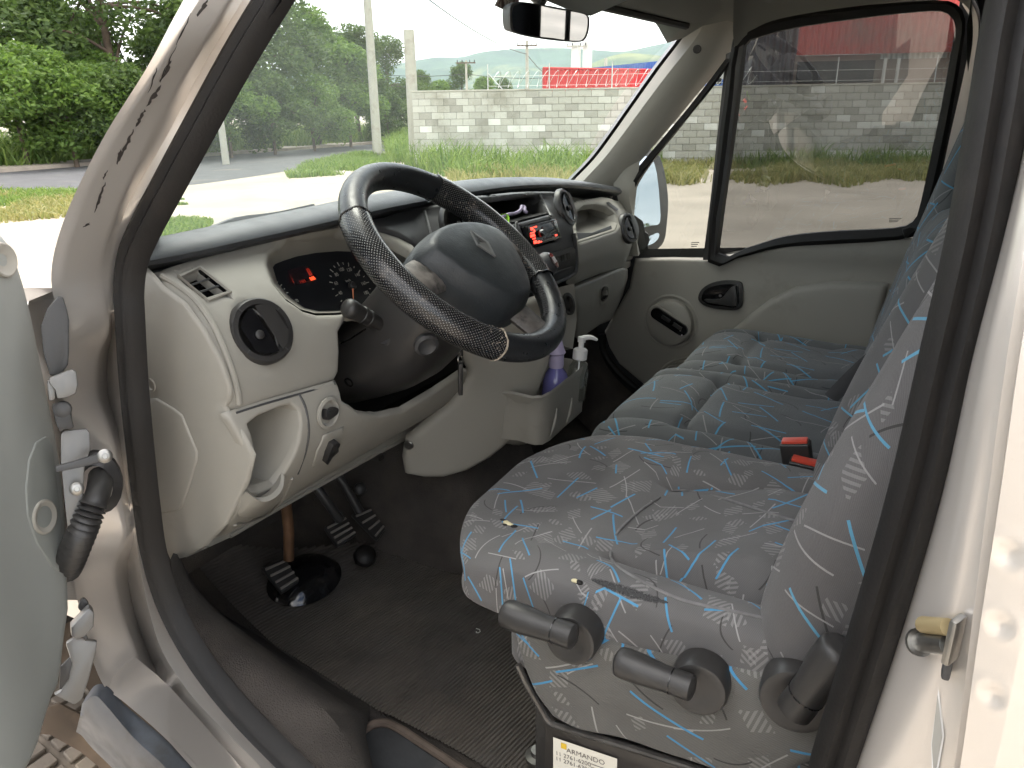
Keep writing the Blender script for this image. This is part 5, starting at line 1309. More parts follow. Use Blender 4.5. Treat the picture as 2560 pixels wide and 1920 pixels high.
# centre vents
for px, py, sy, lb in ((1138, 562, .9, 'round centre air vent behind the steering wheel'), (1406, 522, 1, 'round air vent right of the stereo')):
    q = mc_(*hc(px, py)); vent(q+V((-.006, 0, .002)), (-.93, -.10 if px > 1300 else .2, .34), .040, (.1, .1, 1), lb)
# lower switch panel
sw_o = [(1372, 634), (1428, 618), (1436, 622), (1438, 664), (1430, 672), (1376, 694), (1370, 688)]
swp = plate('switch_panel', sw_o, TF, .003, M_blk, fas, sm=0, bevel=.001)
TS = bvh(swp)
for px in (1392, 1406, 1420): plate('switch_slot', [(px-4, 642-(px-1392)*.3), (px+4, 640-(px-1392)*.3), (px+5, 656-(px-1392)*.3), (px-3, 658-(px-1392)*.3)], TS, .001, M_gloss, swp, sm=0, bevel=0)
a, b = cast(TS, 1382, 682), cast(TS, 1428, 666)
if a[0] and b[0]: tube('ledge', [a[0]+a[1]*.002, b[0]+b[1]*.002], .0014, M_dgr, swp, seg=6)
tube('fascia_rim', spline([cast(TF, *p, .001)[0] for p in [(1300, 736), (1384, 708), (1430, 686), (1440, 668), (1438, 622), (1432, 584)]], 4), .005, M_dgr, fas, seg=8)
tube('fascia_groove', spline([cast(TF, *p, .0005)[0] for p in [(1062, 528), (1076, 580), (1092, 625)]], 4), .0025, mk('groove_grey', (.13, .13, .13), .5), fas, seg=6)
tube('fascia_groove', spline([cast(TF, *p, .0005)[0] for p in [(1348, 484), (1362, 510), (1376, 540)]], 4), .0025, MATS['groove_grey'], fas, seg=6)

# ---- passenger side
def fp(y, z):
    zz = z-zt(y)
    return interp(zz, [1.20, 1.24, 1.30, 1.36, 1.40, 1.43, 1.46], [.80, .775, .757, .765, .79, .82, .86]) + .05*sstep(-.66, -.84, y)
def hp_(px, py): q = onf(px, py, fp); return (q.y, q.z)
def mp_(u, v): return V((fp(u, v), u, v))
paO = [(1425, 500), (1500, 488), (1555, 500), (1576, 520), (1592, 556), (1598, 600), (1594, 640), (1575, 655), (1500, 688), (1432, 716), (1440, 690), (1446, 640), (1442, 590), (1434, 545)]
pocket2 = [(1440, 530), (1462, 512), (1490, 510), (1520, 518), (1540, 536), (1546, 558), (1540, 575), (1490, 592), (1448, 605), (1444, 570)]
pas = sheet('passenger_dashboard', [hp_(*p) for p in paO], mp_, M_trim, van, holes=[[hp_(*p) for p in pocket2]], step=.025, thick=.02, rnd=.010)
pas['label'] = 'grey passenger side dashboard with open tray'
recess('tray', pocket2, .10, M_trim, pas, mp_, hp_, back=(.085, 0, .02))
tm_ = [mp_(*hp_(*p)) for p in [(1444, 585), (1490, 585), (1538, 566), (1540, 575), (1490, 592), (1448, 606)]]
pyd('tray_mat', [q+V((.012, 0, .002)) for q in tm_], [(0, 1, 2, 3, 4, 5)], M_blk, pas, smooth=False)
q = mp_(*hp_(1567, 572)); vent(q+V((-.004, 0, .002)), (-.9, .2, .3), .040, (.1, .1, 1), 'round air vent at the passenger end of the dashboard')
q = [mp_(*hp_(*p))+V((-.002, 0, .001)) for p in [(1512, 508), (1520, 505), (1545, 524), (1540, 528)]]; pyd('demist_slot', q, [(0, 1, 2, 3)], M_blk, pas, smooth=False)
# glove box below
def fg(y, z): return interp(z-zt(y), [.95, 1.02, 1.10, 1.18, 1.24, 1.28], [.88, .83, .80, .775, .77, .775]) + .05*sstep(-.66, -.84, y)
def hg_(px, py): q = onf(px, py, fg); return (q.y, q.z)
def mg_(u, v): return V((fg(u, v), u, v))
gbO = [(1434, 718), (1500, 692), (1555, 668), (1572, 672), (1570, 700), (1558, 740), (1540, 780), (1500, 815), (1450, 850), (1440, 845), (1444, 780)]
gb = sheet('glove_box', [hg_(*p) for p in gbO], mg_, M_trim, van, step=.025, thick=.02, rnd=.010)
gb['label'] = 'grey glove box door with a recessed latch'
TG = bvh(gb)
plate('latch_cup', [(1500, 722), (1512, 712), (1522, 712), (1526, 724), (1522, 744), (1508, 760), (1500, 760)], TG, .002, M_trim2, gb, sm=2, bevel=.001)
plate('latch', [(1502, 722), (1512, 715), (1518, 720), (1517, 740), (1508, 752), (1501, 750)], TG, .004, M_gloss, gb, sm=2, bevel=.001)
# end bracket with the little shelf at the far door
e2 = [(1560, 668), (1588, 652), (1602, 664), (1600, 700), (1588, 740), (1562, 784), (1544, 800), (1528, 800), (1545, 770), (1566, 720)]
ebk = sheet('dash_end_bracket', [hg_(*p) for p in e2], lambda u, v: mg_(u, v)+V((.012, 0, 0)), M_trim, van, holes=[[hg_(*p) for p in [(1570, 678), (1586, 668), (1590, 690), (1578, 728), (1562, 752), (1566, 715)]]], step=.02, thick=.02, rnd=.005)
recess('bracket_pocket', [(1570, 678), (1586, 668), (1590, 690), (1578, 728), (1562, 752), (1566, 715)], .05, M_trim, ebk, lambda u, v: mg_(u, v)+V((.012, 0, 0)), hg_)

# ---- centre console: beige knee, column of the heater, storage bin
def fk(y, z): return .625 + .21*max(0, (y-.09)/.22)**1.5 + .27*max(0, 1.15-z)
def hk(px, py): q = onf(px, py, fk); return (q.y, q.z)
knO = [(1120, 830), (1168, 925), (1128, 1010), (1066, 1060), (1014, 1100), (1006, 1150), (1013, 1190), (1060, 1199), (1110, 1198), (1170, 1181), (1230, 1148), (1280, 1106), (1320, 1050), (1350, 985), (1374, 920), (1386, 860), (1390, 790), (1384, 735), (1250, 765)]
knee = sheet('centre_console', [hk(*p) for p in knO], lambda u, v: V((fk(u, v), u, v)), M_trim2, van, step=.022, thick=.02, rnd=.014)
knee['label'] = 'big smooth beige knee cover under the steering column'
TK = bvh(knee)
screw('screw', TK, 1022, 1112, .010, M_metal, knee)
# right leg of the stack beside the glove box with the socket
lg = [[ony(1386, 722, -.02), ony(1436, 708, -.06), ony(1446, 760, -.07)+V((.03, 0, 0))], [ony(1402, 780, .0), ony(1442, 800, -.06), ony(1452, 830, -.07)+V((.03, 0, 0))], [ony(1395, 860, .02), ony(1432, 872, -.05), ony(1440, 880, -.06)+V((.03, 0, 0))]]
leg_ = loft('console_leg', lg, M_trim, van)
TLG = bvh(leg_)
q = cast(TLG, 1420, 760)
if q[0]: lathe('power_socket', [(.017, 0), (.017, .004), (.012, .005), (.011, -.006), (0, -.006)], q[0], q[1], M_blk, van, seg=22, sx=1, sy=1.4)
# storage bin
bz0 = 1.11
bA = onz(1354, 990, bz0); bB = onz(1466, 906, bz0)
def binring(pts, n=4): return spline(pts, n, closed=True)
ctop = [bA, bA.lerp(bB, .5)+V((-.004, .002, 0)), bB+V((-.004, .010, 0)), bB+V((.006, -.006, 0)), bB+V((.06, -.012, 0)), bB+V((.12, -.01, 0)), bA+V((.13, -.01, 0)), bA+V((.06, .005, 0))]
fA, fM, fB = ony(1290, 1108, .118), ony(1350, 1086, .06), ony(1402, 1046, .005)
cbot = [fA, fM, fB, fB+V((.01, -.012, 0)), fB+V((.05, -.016, 0)), fB+V((.10, -.012, 0)), fA+V((.13, -.01, 0)), fA+V((.07, .004, 0))]
mA, mM, mB = ony(1322, 1052, .135), ony(1392, 1018, .055), ony(1450, 972, -.02)
cmid = [mA, mM, mB, mB+V((.008, -.01, 0)), mB+V((.055, -.014, 0)), mB+V((.11, -.01, 0)), mA+V((.13, -.01, 0)), mA+V((.06, .005, 0))]
cc = sum(ctop, V())/8
under = [p.lerp(sum(cbot, V())/8, .35)+V((0, 0, -.02)) for p in cbot]
rings = [under, [p.lerp(u, .3)+V((0, 0, .0)) for p, u in zip(cbot, under)], cbot, [a.lerp(b, .5)+V((-.006, .003, 0)) for a, b in zip(cbot, cmid)], cmid, [a.lerp(b, .5) for a, b in zip(cmid, ctop)], [p+V((0, 0, -.004)) for p in ctop], [p.lerp(cc, .03) for p in ctop], [p.lerp(cc, .06)+V((0, 0, -.004)) for p in ctop], [p.lerp(cc, .10)+V((0, 0, -.06)) for p in ctop], [p.lerp(cc, .14)+V((0, 0, -.11)) for p in ctop]]
bin_ = loft('console_bin', [binring(r_, 3) for r_ in rings], M_trim, van, cv=True, caps=True, ang=60)
bin_['label'] = 'grey open bin on the side of the centre console'
TBN = bvh(bin_)
for a, b in (((1392, 1020), (1372, 1090)), ((1430, 995), (1412, 1058))):
    pts = [cast(TBN, lerp(a[0], b[0], t)+4*math.sin(t*2), lerp(a[1], b[1], t), .0005)[0] for t in (0, .33, .66, 1)]
    if all(pts): tube('rib', pts, [.001, .004, .004, .001], M_trim2, bin_, seg=8)
ft = [ony(1280, 1112, .12), ony(1330, 1112, .08), ony(1300, 1145, .10), ony(1270, 1120, .13)]
# ================================================================== steering wheel and column
WC = V((.6406, .4077, 1.4089)); WN = V((-.6502, -.048, .7583)).normalized()
w2 = V((0, -1, 0)); w2 = (w2-WN*w2.dot(WN)).normalized(); w1 = w2.cross(WN); w1 = w1 if w1.z > 0 else -w1
def wpt(u, v, o=0): return WC + w2*u + w1*v + WN*o
RM, RT = .1835, .0205
M_lea = mk('wheel_leather', (.016, .017, .019), .34, var=.2, vs=30, bump=.12, bs=700, rvar=.08)
M_hub = mk('airbag_vinyl', (.028, .032, .035), .48, var=.12, vs=20, bump=.22, bs=330, rvar=.06)
M_worn = mk('worn_spoke', (.15, .135, .122), .6, var=.35, vs=60, bump=.3, bs=400, dirt=(.06, .055, .05), ds=40, dlo=.5, dhi=.65)
def perf():
    m, t, b, out = nodes_of('perforated_leather'); N, L = t.nodes, t.links
    b.inputs['Roughness'].default_value = .27; b.inputs['Coat Weight'].default_value = .15
    uv = N.new('ShaderNodeUVMap'); mp = N.new('ShaderNodeMapping'); mp.inputs['Scale'].default_value = (300, 300, 1); mp.inputs['Rotation'].default_value = (0, 0, R(45)); L.new(uv.outputs[0], mp.inputs[0])
    fr = N.new('ShaderNodeVectorMath'); fr.operation = 'FRACTION'; L.new(mp.outputs[0], fr.inputs[0])
    sb = N.new('ShaderNodeVectorMath'); sb.operation = 'SUBTRACT'; sb.inputs[1].default_value = (.5, .5, 0); L.new(fr.outputs[0], sb.inputs[0])
    ln = N.new('ShaderNodeVectorMath'); ln.operation = 'LENGTH'; L.new(sb.outputs[0], ln.inputs[0])
    mr = N.new('ShaderNodeMapRange'); mr.inputs[1].default_value = .16; mr.inputs[2].default_value = .26; L.new(ln.outputs['Value'], mr.inputs[0])
    mx = N.new('ShaderNodeMix'); mx.data_type = 'RGBA'; mx.inputs[6].default_value = (.16, .155, .15, 1); mx.inputs[7].default_value = (.012, .012, .013, 1); L.new(mr.outputs[0], mx.inputs[0])
    tc = N.new('ShaderNodeTexCoord'); nz = N.new('ShaderNodeTexNoise'); nz.inputs['Scale'].default_value = 45; nz.inputs['Detail'].default_value = 8; L.new(tc.outputs['Object'], nz.inputs[0])
    r2 = N.new('ShaderNodeMapRange'); r2.inputs[1].default_value = .62; r2.inputs[2].default_value = .72; r2.inputs[4].default_value = .45; L.new(nz.outputs[0], r2.inputs[0])
    m2 = N.new('ShaderNodeMix'); m2.data_type = 'RGBA'; m2.inputs[7].default_value = (.12, .10, .085, 1); L.new(r2.outputs[0], m2.inputs[0]); L.new(mx.outputs[2], m2.inputs[6]); L.new(m2.outputs[2], b.inputs['Base Color'])
    bp = N.new('ShaderNodeBump'); bp.inputs['Strength'].default_value = .5; bp.inputs['Distance'].default_value = .001; L.new(mr.outputs[0], bp.inputs['Height']); L.new(bp.outputs[0], b.inputs['Normal'])
    return m
M_perf = perf()
sw_ = empty('steering_wheel', WC); sw_.parent = van; sw_.matrix_parent_inverse = Matrix.Translation(-LOC[van]); sw_['label'] = 'steering wheel in a worn black leather cover'
def arc(name, a0, a1, r_, mat, parent, wob=0, endr=True):
    n = int(abs(a1-a0)/2.5)+2; rows = []; uvv = []
    for i in range(n):
        a = R(lerp(a0, a1, i/(n-1))); d = w2*math.cos(a)+w1*math.sin(a); c = WC + d*RM; row = []
        rr = r_*(1+wob*math.sin(i*.7)*.3)
        for j in range(22):
            b = 2*math.pi*j/21; row.append(c + d*math.cos(b)*rr*1.0 + WN*math.sin(b)*rr*1.08)
        rows.append(row)
    return loft(name, rows, mat, parent, uvs=True, ang=70)
arc('rim_grip', 53, 147, RT, M_lea, sw_); arc('rim_grip', -124, -25, RT, M_lea, sw_)
arc('rim_cover', -26.5, 54, RT*1.07, M_perf, sw_, .02); arc('rim_cover', 146, 237, RT*1.07, M_perf, sw_, .02)
# curled seam edges and stitching
for a in (54, -26.5, 146, 237):
    d = w2*math.cos(R(a))+w1*math.sin(R(a)); c = WC+d*RM; rng = random.Random(a)
    pts = [c + d*math.cos(b)*RT*1.10 + WN*math.sin(b)*RT*1.17 + w2.cross(WN)*0 + (WN.cross(d))*rng.uniform(-.002, .002) for b in [2*math.pi*i/18 for i in range(18)]]
    tube('cover_hem', pts, .0014, M_perf if a not in (237,) else mk('frayed_edge', (.34, .29, .23), .8, var=.4, vs=200), sw_, seg=5, closed=True)
bm = bmesh.new()
for i in range(15):
    a0 = R(-30-i*2.2); 
    for s_ in (1, -1):
        pa = []
        for k_ in range(4):
            a = a0 - R(2.2)*k_/3; d = w2*math.cos(a)+w1*math.sin(a); b = R(168) + s_*(k_/3-.5)*.5
            pa.append(WC+d*RM + d*math.cos(b)*RT*1.02 + WN*math.sin(b)*RT*1.10)
        add_tube(bm, pa, .0008, 4)
bmo('cover_stitching', bm, M_dgr, sw_)
# frayed leather crumbs at the lower seam and worn fibres along the inner edge
rng = random.Random(2); bm = bmesh.new()
for i in range(130):
    a = R(rng.uniform(-22, 52) if i < 95 else rng.uniform(228, 238)); d = w2*math.cos(a)+w1*math.sin(a); b = R(rng.gauss(165, 18)) if i < 95 else R(rng.uniform(0, 150))
    p = WC+d*RM + d*math.cos(b)*RT*1.085 + WN*math.sin(b)*RT*1.165
    t = V((rng.gauss(0, 1), rng.gauss(0, 1), rng.gauss(0, 1))).normalized(); add_tube(bm, [p, p+t*rng.uniform(.001, .0045)], .00045, 3)
tag(bmo('frayed_fibres', bm, mk('fibre_tan', (.30, .25, .20), .9), sw_), kind='stuff')
# airbag pad: shield outline, domed
padO = [(-.118, .004), (-.105, .026), (-.06, .044), (0, .050), (.06, .044), (.104, .026), (.116, .004), (.108, -.030), (.085, -.070), (.055, -.105), (.025, -.124), (-.025, -.124), (-.055, -.105), (-.085, -.070), (-.108, -.030)]
PO = smooth2(padO, 4); pc_ = V((0, -.034))
rows = []
for s_, o in ((1.0, -.022), (1.0, .0), (.99, .008), (.965, .018), (.90, .032), (.875, .0365), (.84, .0395), (.78, .041), (.6, .0435), (.4, .045), (.2, .046), (.02, .0465)):
    rows.append([wpt(pc_.x+(p.x-pc_.x)*s_, pc_.y+(p.y-pc_.y)*s_, o + .010*(p.y+.05)*0) for p in PO])
hub = loft('airbag_pad', rows, M_hub, sw_, cv=True, ang=80); hub['label'] = 'dark vinyl airbag pad with a diamond emblem'
TH = bvh(hub)
# emblem: diamond ring standing on end with an inner bar, as on the pad
ec = wpt(-.004, -.016, .046)
def ep(u, v, o=0): return ec + w2*u + w1*v + WN*o
def eloop(w_, h_, cut=.0):
    return [(0-.0, h_), (w_, h_*.30), (w_, -h_*.30), (0, -h_), (-w_, -h_*.30), (-w_, h_*.30)]
M_emb = mk('emblem_grey', (.20, .20, .195), .34, metal=.5)
def ring_prism(name, o_, i_, h_, mat, parent):
    k = len(o_); vs = [ep(*p, 0) for p in o_]+[ep(*p, h_) for p in o_]+[ep(*p, h_) for p in i_]+[ep(*p, 0) for p in i_]
    fs = []
    for i in range(k):
        j = (i+1) % k; fs += [(i, j, k+j, k+i), (k+i, k+j, 2*k+j, 2*k+i), (2*k+i, 2*k+j, 3*k+j, 3*k+i)]
    return pyd(name, vs, fs, mat, parent, recalc=True, ang=20)
dO = [(0, .0285), (.0165, .0), (0, -.0285), (-.0165, 0)]
dI = [(0, .0185), (.0095, .0), (0, -.0185), (-.0095, 0)]
ring_prism('emblem', dO, dI, .0032, M_emb, hub)
pyd('emblem_base', [ep(*p, .0004) for p in dO], [(0, 1, 2, 3)], M_blk, hub, smooth=False)
pyd('emblem_facet', [ep(-.0165, 0, .0033), ep(0, .0285, .0033), ep(.0, .020, .0036), ep(-.010, .0, .0036)], [(0, 1, 2, 3)], M_dgr, hub, smooth=False)
pyd('emblem_facet', [ep(-.004, .004, .0012), ep(.0095, 0, .003), ep(0, -.0185, .003), ep(-.0075, -.004, .0012)], [(0, 1, 2, 3)], M_emb, hub, smooth=False)
# spokes
def spoke(a, w0, w1_, o0, mat):
    d = w2*math.cos(R(a))+w1*math.sin(R(a)); t = WN.cross(d); rows = []
    for i in range(9):
        s_ = lerp(.085, RM-.004, i/8); hw = lerp(w0, w1_, i/8); o = lerp(o0, 0, i/8)
        rows.append([WC+d*s_+t*hw*math.cos(b)+WN*(o+.012*math.sin(b)) for b in [2*math.pi*k/14 for k in range(14)]])
    return loft('spoke', rows, mat, sw_, cv=True, caps=True)
spoke(-172, .034, .027, .0, M_worn); spoke(-4, .034, .027, .0, M_worn); spoke(-80, .034, .030, -.004, M_worn)
# hub shroud behind the pad
rows = []
for s_, o in ((.80, -.010), (.86, -.035), (.78, -.055), (.60, -.075)):
    rows.append([wpt(pc_.x*.8+(p.x-pc_.x)*s_, pc_.y*.8+(p.y-pc_.y)*s_, o) for p in PO])
loft('hub_shroud', rows, M_blk, sw_, cv=True, caps=True)
# steering column shroud
AX = -WN
sec = [(0, .072), (.06, .066), (.092, .035), (.097, -.01), (.088, -.05), (.055, -.078), (0, -.085), (-.055, -.078), (-.088, -.05), (-.097, -.01), (-.092, .035), (-.06, .066)]
SC = smooth2(sec, 3); rows = []
for s_, k_, dv in ((.060, .70, 0), (.072, .88, -.002), (.10, .96, -.004), (.15, 1.0, -.004), (.19, 1.0, .0), (.23, .97, .01), (.27, .9, .025), (.32, .8, .045)):
    rows.append([WC + AX*s_ + w2*p.x*k_ + w1*(p.y*k_+dv) for p in SC])
colu = loft('steering_column', rows, M_blk, van, cv=True, caps=True); colu['label'] = 'black steering column shroud with stalk'
TCo = bvh(colu)
tube('shroud_seam', [cast(TCo, *p, .0)[0] for p in [(852, 858), (872, 850), (900, 832), (915, 822)] if cast(TCo, *p)[0]] or [WC, WC+V((0, 0, .01))], .0014, M_gloss, colu, seg=5)
q = cast(TCo, 873, 955)
if q[0]: lathe('screw_hole', [(.0085, 0), (.0085, .001), (.006, .001), (.0055, -.004), (0, -.004)], q[0]+q[1]*.0008, q[1], M_gloss, colu, seg=14)
# ignition bezel
q = cast(TCo, 1065, 860)
if q[0]: lathe('ignition_bezel', [(.019, -.002), (.019, .005), (.014, .008), (.009, .004), (0, .003)], q[0], (q[1]+V((-.2, .1, 0))).normalized(), M_dgr, colu, seg=24)
# indicator stalk
s0, s1 = ony(955, 812, .50), ony(868, 768, .565)
dS = (s1-s0).normalized(); ln = (s1-s0).length
stk = lathe('indicator_stalk', [(.009, -.05), (.0105, 0), (.0115, ln*.35), (.0125, ln*.36), (.0125, ln*.42), (.0118, ln*.43), (.0118, ln*.55), (.0135, ln*.56), (.0135, ln*.62), (.0125, ln*.63), (.0135, ln*.80), (.0145, ln*.84), (.0148, ln*.96), (.012, ln*1.02), (.006, ln*1.05), (0, ln*1.055)], s0, dS, M_blk, van, seg=24)
stk['label'] = 'black indicator stalk with ribbed rotating end'
P_ = rrect(-.024, -.030, .024, .030, .010, 4); st_u, st_v = frame(dS)
lo = [s0-dS*.012+st_u*a+st_v*b for a, b in P_]; hi = [s0-dS*.004+st_u*a*.9+st_v*b*.92 for a, b in P_]; k = len(P_)
pyd('stalk_boot', lo+hi, [tuple(range(k, 2*k))]+[(i, (i+1) % k, k+(i+1) % k, k+i) for i in range(k)], M_dgr, stk, recalc=True)
# gear lever on the fascia
gk = ony(1362, 664, .125)
gl_ = tube('gear_lever', spline([gk+V((.02, 0, -.02)), gk+V((.06, .0, -.06)), gk+V((.12, 0, -.11))], 4), .008, M_blk, van, seg=12)
gl_['label'] = 'short gear lever with a grey ball knob'
gd = V((-.62, -.16, .42)).normalized()
lathe('gear_knob', [(.012, -.030), (.016, -.026), (.0205, -.014), (.0235, .0), (.0225, .011), (.018, .018), (.0165, .0195)], gk, gd, M_dgr, gl_, seg=32)
lathe('knob_cap', [(.0165, .0195), (.0155, .021), (.0, .022)], gk, gd, M_gloss, gl_, seg=28)
u_, v_ = frame(gd); bm = bmesh.new()
for a, b in (((-.007, .006), (-.007, -.006)), ((0, .006), (0, -.006)), ((.007, .006), (.007, -.006)), ((-.007, 0), (.007, 0))):
    add_tube(bm, [gk+gd*.0222+u_*a[0]+v_*a[1], gk+gd*.0222+u_*b[0]+v_*b[1]], .0007, 4)
bmo('shift_pattern', bm, M_white, gl_)
# ================================================================== seats
def fabric(name, base, blue, light, dark, seed, dust=(.30, .30, .31), bstr=1.0, k=1.0, hatch=1.0):
    m, t, b, out = nodes_of(name); N, L = t.nodes, t.links
    b.inputs['Roughness'].default_value = .95; b.inputs['Sheen Weight'].default_value = .12; b.inputs['Sheen Roughness'].default_value = .5; b.inputs['Specular IOR Level'].default_value = .15
    uv = N.new('ShaderNodeUVMap')
    def math_(op, a, c=None, d=None, clamp=False):
        n = N.new('ShaderNodeMath'); n.operation = op; n.use_clamp = clamp
        for i, x in enumerate((a, c, d)):
            if x is None: continue
            if isinstance(x, (int, float)): n.inputs[i].default_value = x
            else: L.new(x, n.inputs[i])
        return n.outputs[0]
    wob = N.new('ShaderNodeTexNoise'); wob.inputs['Scale'].default_value = 9; wob.inputs['Detail'].default_value = 1; L.new(uv.outputs[0], wob.inputs[0])
    def layer(scale, off, length, width, bend, prob, hatchmode=False):
        mp = N.new('ShaderNodeMapping'); mp.inputs['Scale'].default_value = (scale, scale, 1); mp.inputs['Location'].default_value = (off[0]+seed, off[1]-seed*.7, 0); mp.inputs['Rotation'].default_value = (0, 0, off[2]); L.new(uv.outputs[0], mp.inputs[0])
        fl_ = N.new('ShaderNodeVectorMath'); fl_.operation = 'FLOOR'; L.new(mp.outputs[0], fl_.inputs[0])
        fr = N.new('ShaderNodeVectorMath'); fr.operation = 'FRACTION'; L.new(mp.outputs[0], fr.inputs[0])
        wn_ = N.new('ShaderNodeTexWhiteNoise'); wn_.noise_dimensions = '2D'; L.new(fl_.outputs[0], wn_.inputs[0])
        sep = N.new('ShaderNodeSeparateColor'); L.new(wn_.outputs['Color'], sep.inputs[0])
        sb = N.new('ShaderNodeVectorMath'); sb.operation = 'SUBTRACT'; sb.inputs[1].default_value = (.5, .5, 0); L.new(fr.outputs[0], sb.inputs[0])
        ro = N.new('ShaderNodeVectorRotate'); ro.rotation_type = 'Z_AXIS'; L.new(sb.outputs[0], ro.inputs['Vector']); L.new(math_('MULTIPLY', sep.outputs[0], 6.283), ro.inputs['Angle'])
        sx = N.new('ShaderNodeSeparateXYZ'); L.new(ro.outputs[0], sx.inputs[0]); X, Y = sx.outputs[0], sx.outputs[1]
        on = math_('LESS_THAN', sep.outputs[1], prob)
        if hatchmode:
            st = math_('GREATER_THAN', math_('SINE', math_('MULTIPLY', X, 6.283*width)), .0)
            # ragged diamond
            rr = math_('ADD', math_('ABSOLUTE', X), math_('MULTIPLY', math_('ABSOLUTE', Y), math_('ADD', 1.0, sep.outputs[2])))
            nn = N.new('ShaderNodeTexNoise'); nn.inputs['Scale'].default_value = 60; L.new(uv.outputs[0], nn.inputs[0])
            msk = math_('LESS_THAN', math_('ADD', rr, math_('MULTIPLY', nn.outputs[0], .22)), length)
            return math_('MULTIPLY', math_('MULTIPLY', st, msk), on)
        bd = math_('MULTIPLY', math_('MULTIPLY', X, X), math_('MULTIPLY', math_('SUBTRACT', sep.outputs[2], .5), bend))
        yy = math_('ABSOLUTE', math_('ADD', Y, bd))
        a = math_('LESS_THAN', yy, width); c = math_('LESS_THAN', math_('ABSOLUTE', X), math_('MULTIPLY', math_('ADD', .55, math_('MULTIPLY', sep.outputs[2], .45)), length))
        return math_('MULTIPLY', math_('MULTIPLY', a, c), on)
    blues = [layer(9*k, (.1, .3, .2), .49, .018, .2, .6), layer(8*k, (.6, .75, 1.1), .49, .016, .35, .5), layer(11*k, (.35, .1, .7), .48, .020, .0, .4)]
    lights = [layer(8.5*k, (.45, .5, .5), .49, .012, .35, .75), layer(10*k, (.8, .2, 1.4), .48, .012, .5, .65)]
    darks = [layer(9*k, (.2, .9, .3), .42, .014, 3.0, .5)]
    hatches = [layer(13*k, (.15, .4, .15), .48, 9, 0, .42, True), layer(10*k, (.65, .05, .9), .46, 12, 0, .36, True), layer(17*k, (.3, .6, .5), .44, 7, 0, .35, True)]
    def mx(cur, f, col, s_):
        x = N.new('ShaderNodeMix'); x.data_type = 'RGBA'; x.inputs[7].default_value = list(col)+[1]
        L.new(math_('MULTIPLY', f, s_), x.inputs[0])
        if hasattr(cur, 'is_linked') or hasattr(cur, 'links'): L.new(cur, x.inputs[6])
        else: x.inputs[6].default_value = list(cur)+[1]
        return x.outputs[2]
    tc = N.new('ShaderNodeTexCoord')
    big = N.new('ShaderNodeTexNoise'); big.inputs['Scale'].default_value = 7; big.inputs['Detail'].default_value = 6; L.new(tc.outputs['Object'], big.inputs[0])
    rmp = N.new('ShaderNodeMapRange'); rmp.inputs[1].default_value = .35; rmp.inputs[2].default_value = .72; L.new(big.outputs[0], rmp.inputs[0])
    cur = mx(base, rmp.outputs[0], dust, .5)
    wv = N.new('ShaderNodeTexWave'); wv.inputs['Scale'].default_value = 260; wv.inputs['Distortion'].default_value = 1.0; wv.bands_direction = 'DIAGONAL'; L.new(uv.outputs[0], wv.inputs[0])
    cur = mx(cur, wv.outputs['Fac'], [c*.55 for c in base], .35)
    for f in hatches: cur = mx(cur, f, light, .40*hatch)
    for f in darks: cur = mx(cur, f, dark, .8)
    for f in lights: cur = mx(cur, f, light, .85)
    for f in blues: cur = mx(cur, f, blue, bstr)
    L.new(cur, b.inputs['Base Color'])
    nb = N.new('ShaderNodeTexNoise'); nb.inputs['Scale'].default_value = 420; nb.inputs['Detail'].default_value = 2; L.new(uv.outputs[0], nb.inputs[0])
    hsum = math_('ADD', math_('MULTIPLY', wv.outputs['Fac'], .4), nb.outputs[0])
    bp = N.new('ShaderNodeBump'); bp.inputs['Strength'].default_value = .35; bp.inputs['Distance'].default_value = .0015; L.new(hsum, bp.inputs['Height']); L.new(bp.outputs[0], b.inputs['Normal'])
    return m
M_fab = fabric('driver_seat_fabric', (.122, .118, .117), (.085, .26, .43), (.32, .312, .308), (.045, .042, .041), .0, dust=(.205, .20, .199), k=1.45)
M_fab2 = fabric('bench_velour', (.098, .103, .107), (.075, .25, .40), (.23, .225, .23), (.04, .041, .043), 3.37, dust=(.165, .172, .177), bstr=.9, hatch=.12, k=1.2)
M_fab3 = fabric('driver_back_fabric', (.112, .107, .106), (.10, .27, .39), (.28, .27, .266), (.038, .036, .035), 7.1, dust=(.165, .16, .16), k=1.25)
def spw(v, e): return math.copysign(abs(v)**e, v)
def cushion(name, xc, L_, yc, W_, zb, ht, mat, parent, disp=None, e1=.42, e2=.40, nu=72, nv=80, lift=None, under=.6, plan=0):
    rows = []
    for i in range(nu):
        ps = R(lerp(-89, 89, i/(nu-1))); sx, cx = spw(math.sin(ps), e2), spw(math.cos(ps), e2); row = []
        for j in range(nv):
            ph = R(lerp(-128, 128, j/(nv-1))); sy = spw(math.sin(ph), e1); cy = spw(math.cos(ph), e1)*(1 if abs(ph) < R(90) else under)
            wide = W_*(.90+.10*cx)
            x, y = xc + L_*sx*(1-plan*abs(sy)**2.5 if sx > 0 else 1), yc + wide*sy; z = zb + ht*cx*cy
            if lift: z += lift(x, y)*max(0, cy)
            p = V((x, y, z))
            if disp: p.z += disp(x, y)*sstep(0, .5, cy)*sstep(0, .5, cx)
            row.append(p)
        rows.append(row)
    return loft(name, rows, mat, parent, uvs=True, ang=75)
def groove(d, w_, dp): return -dp*math.exp(-(d/w_)**2)
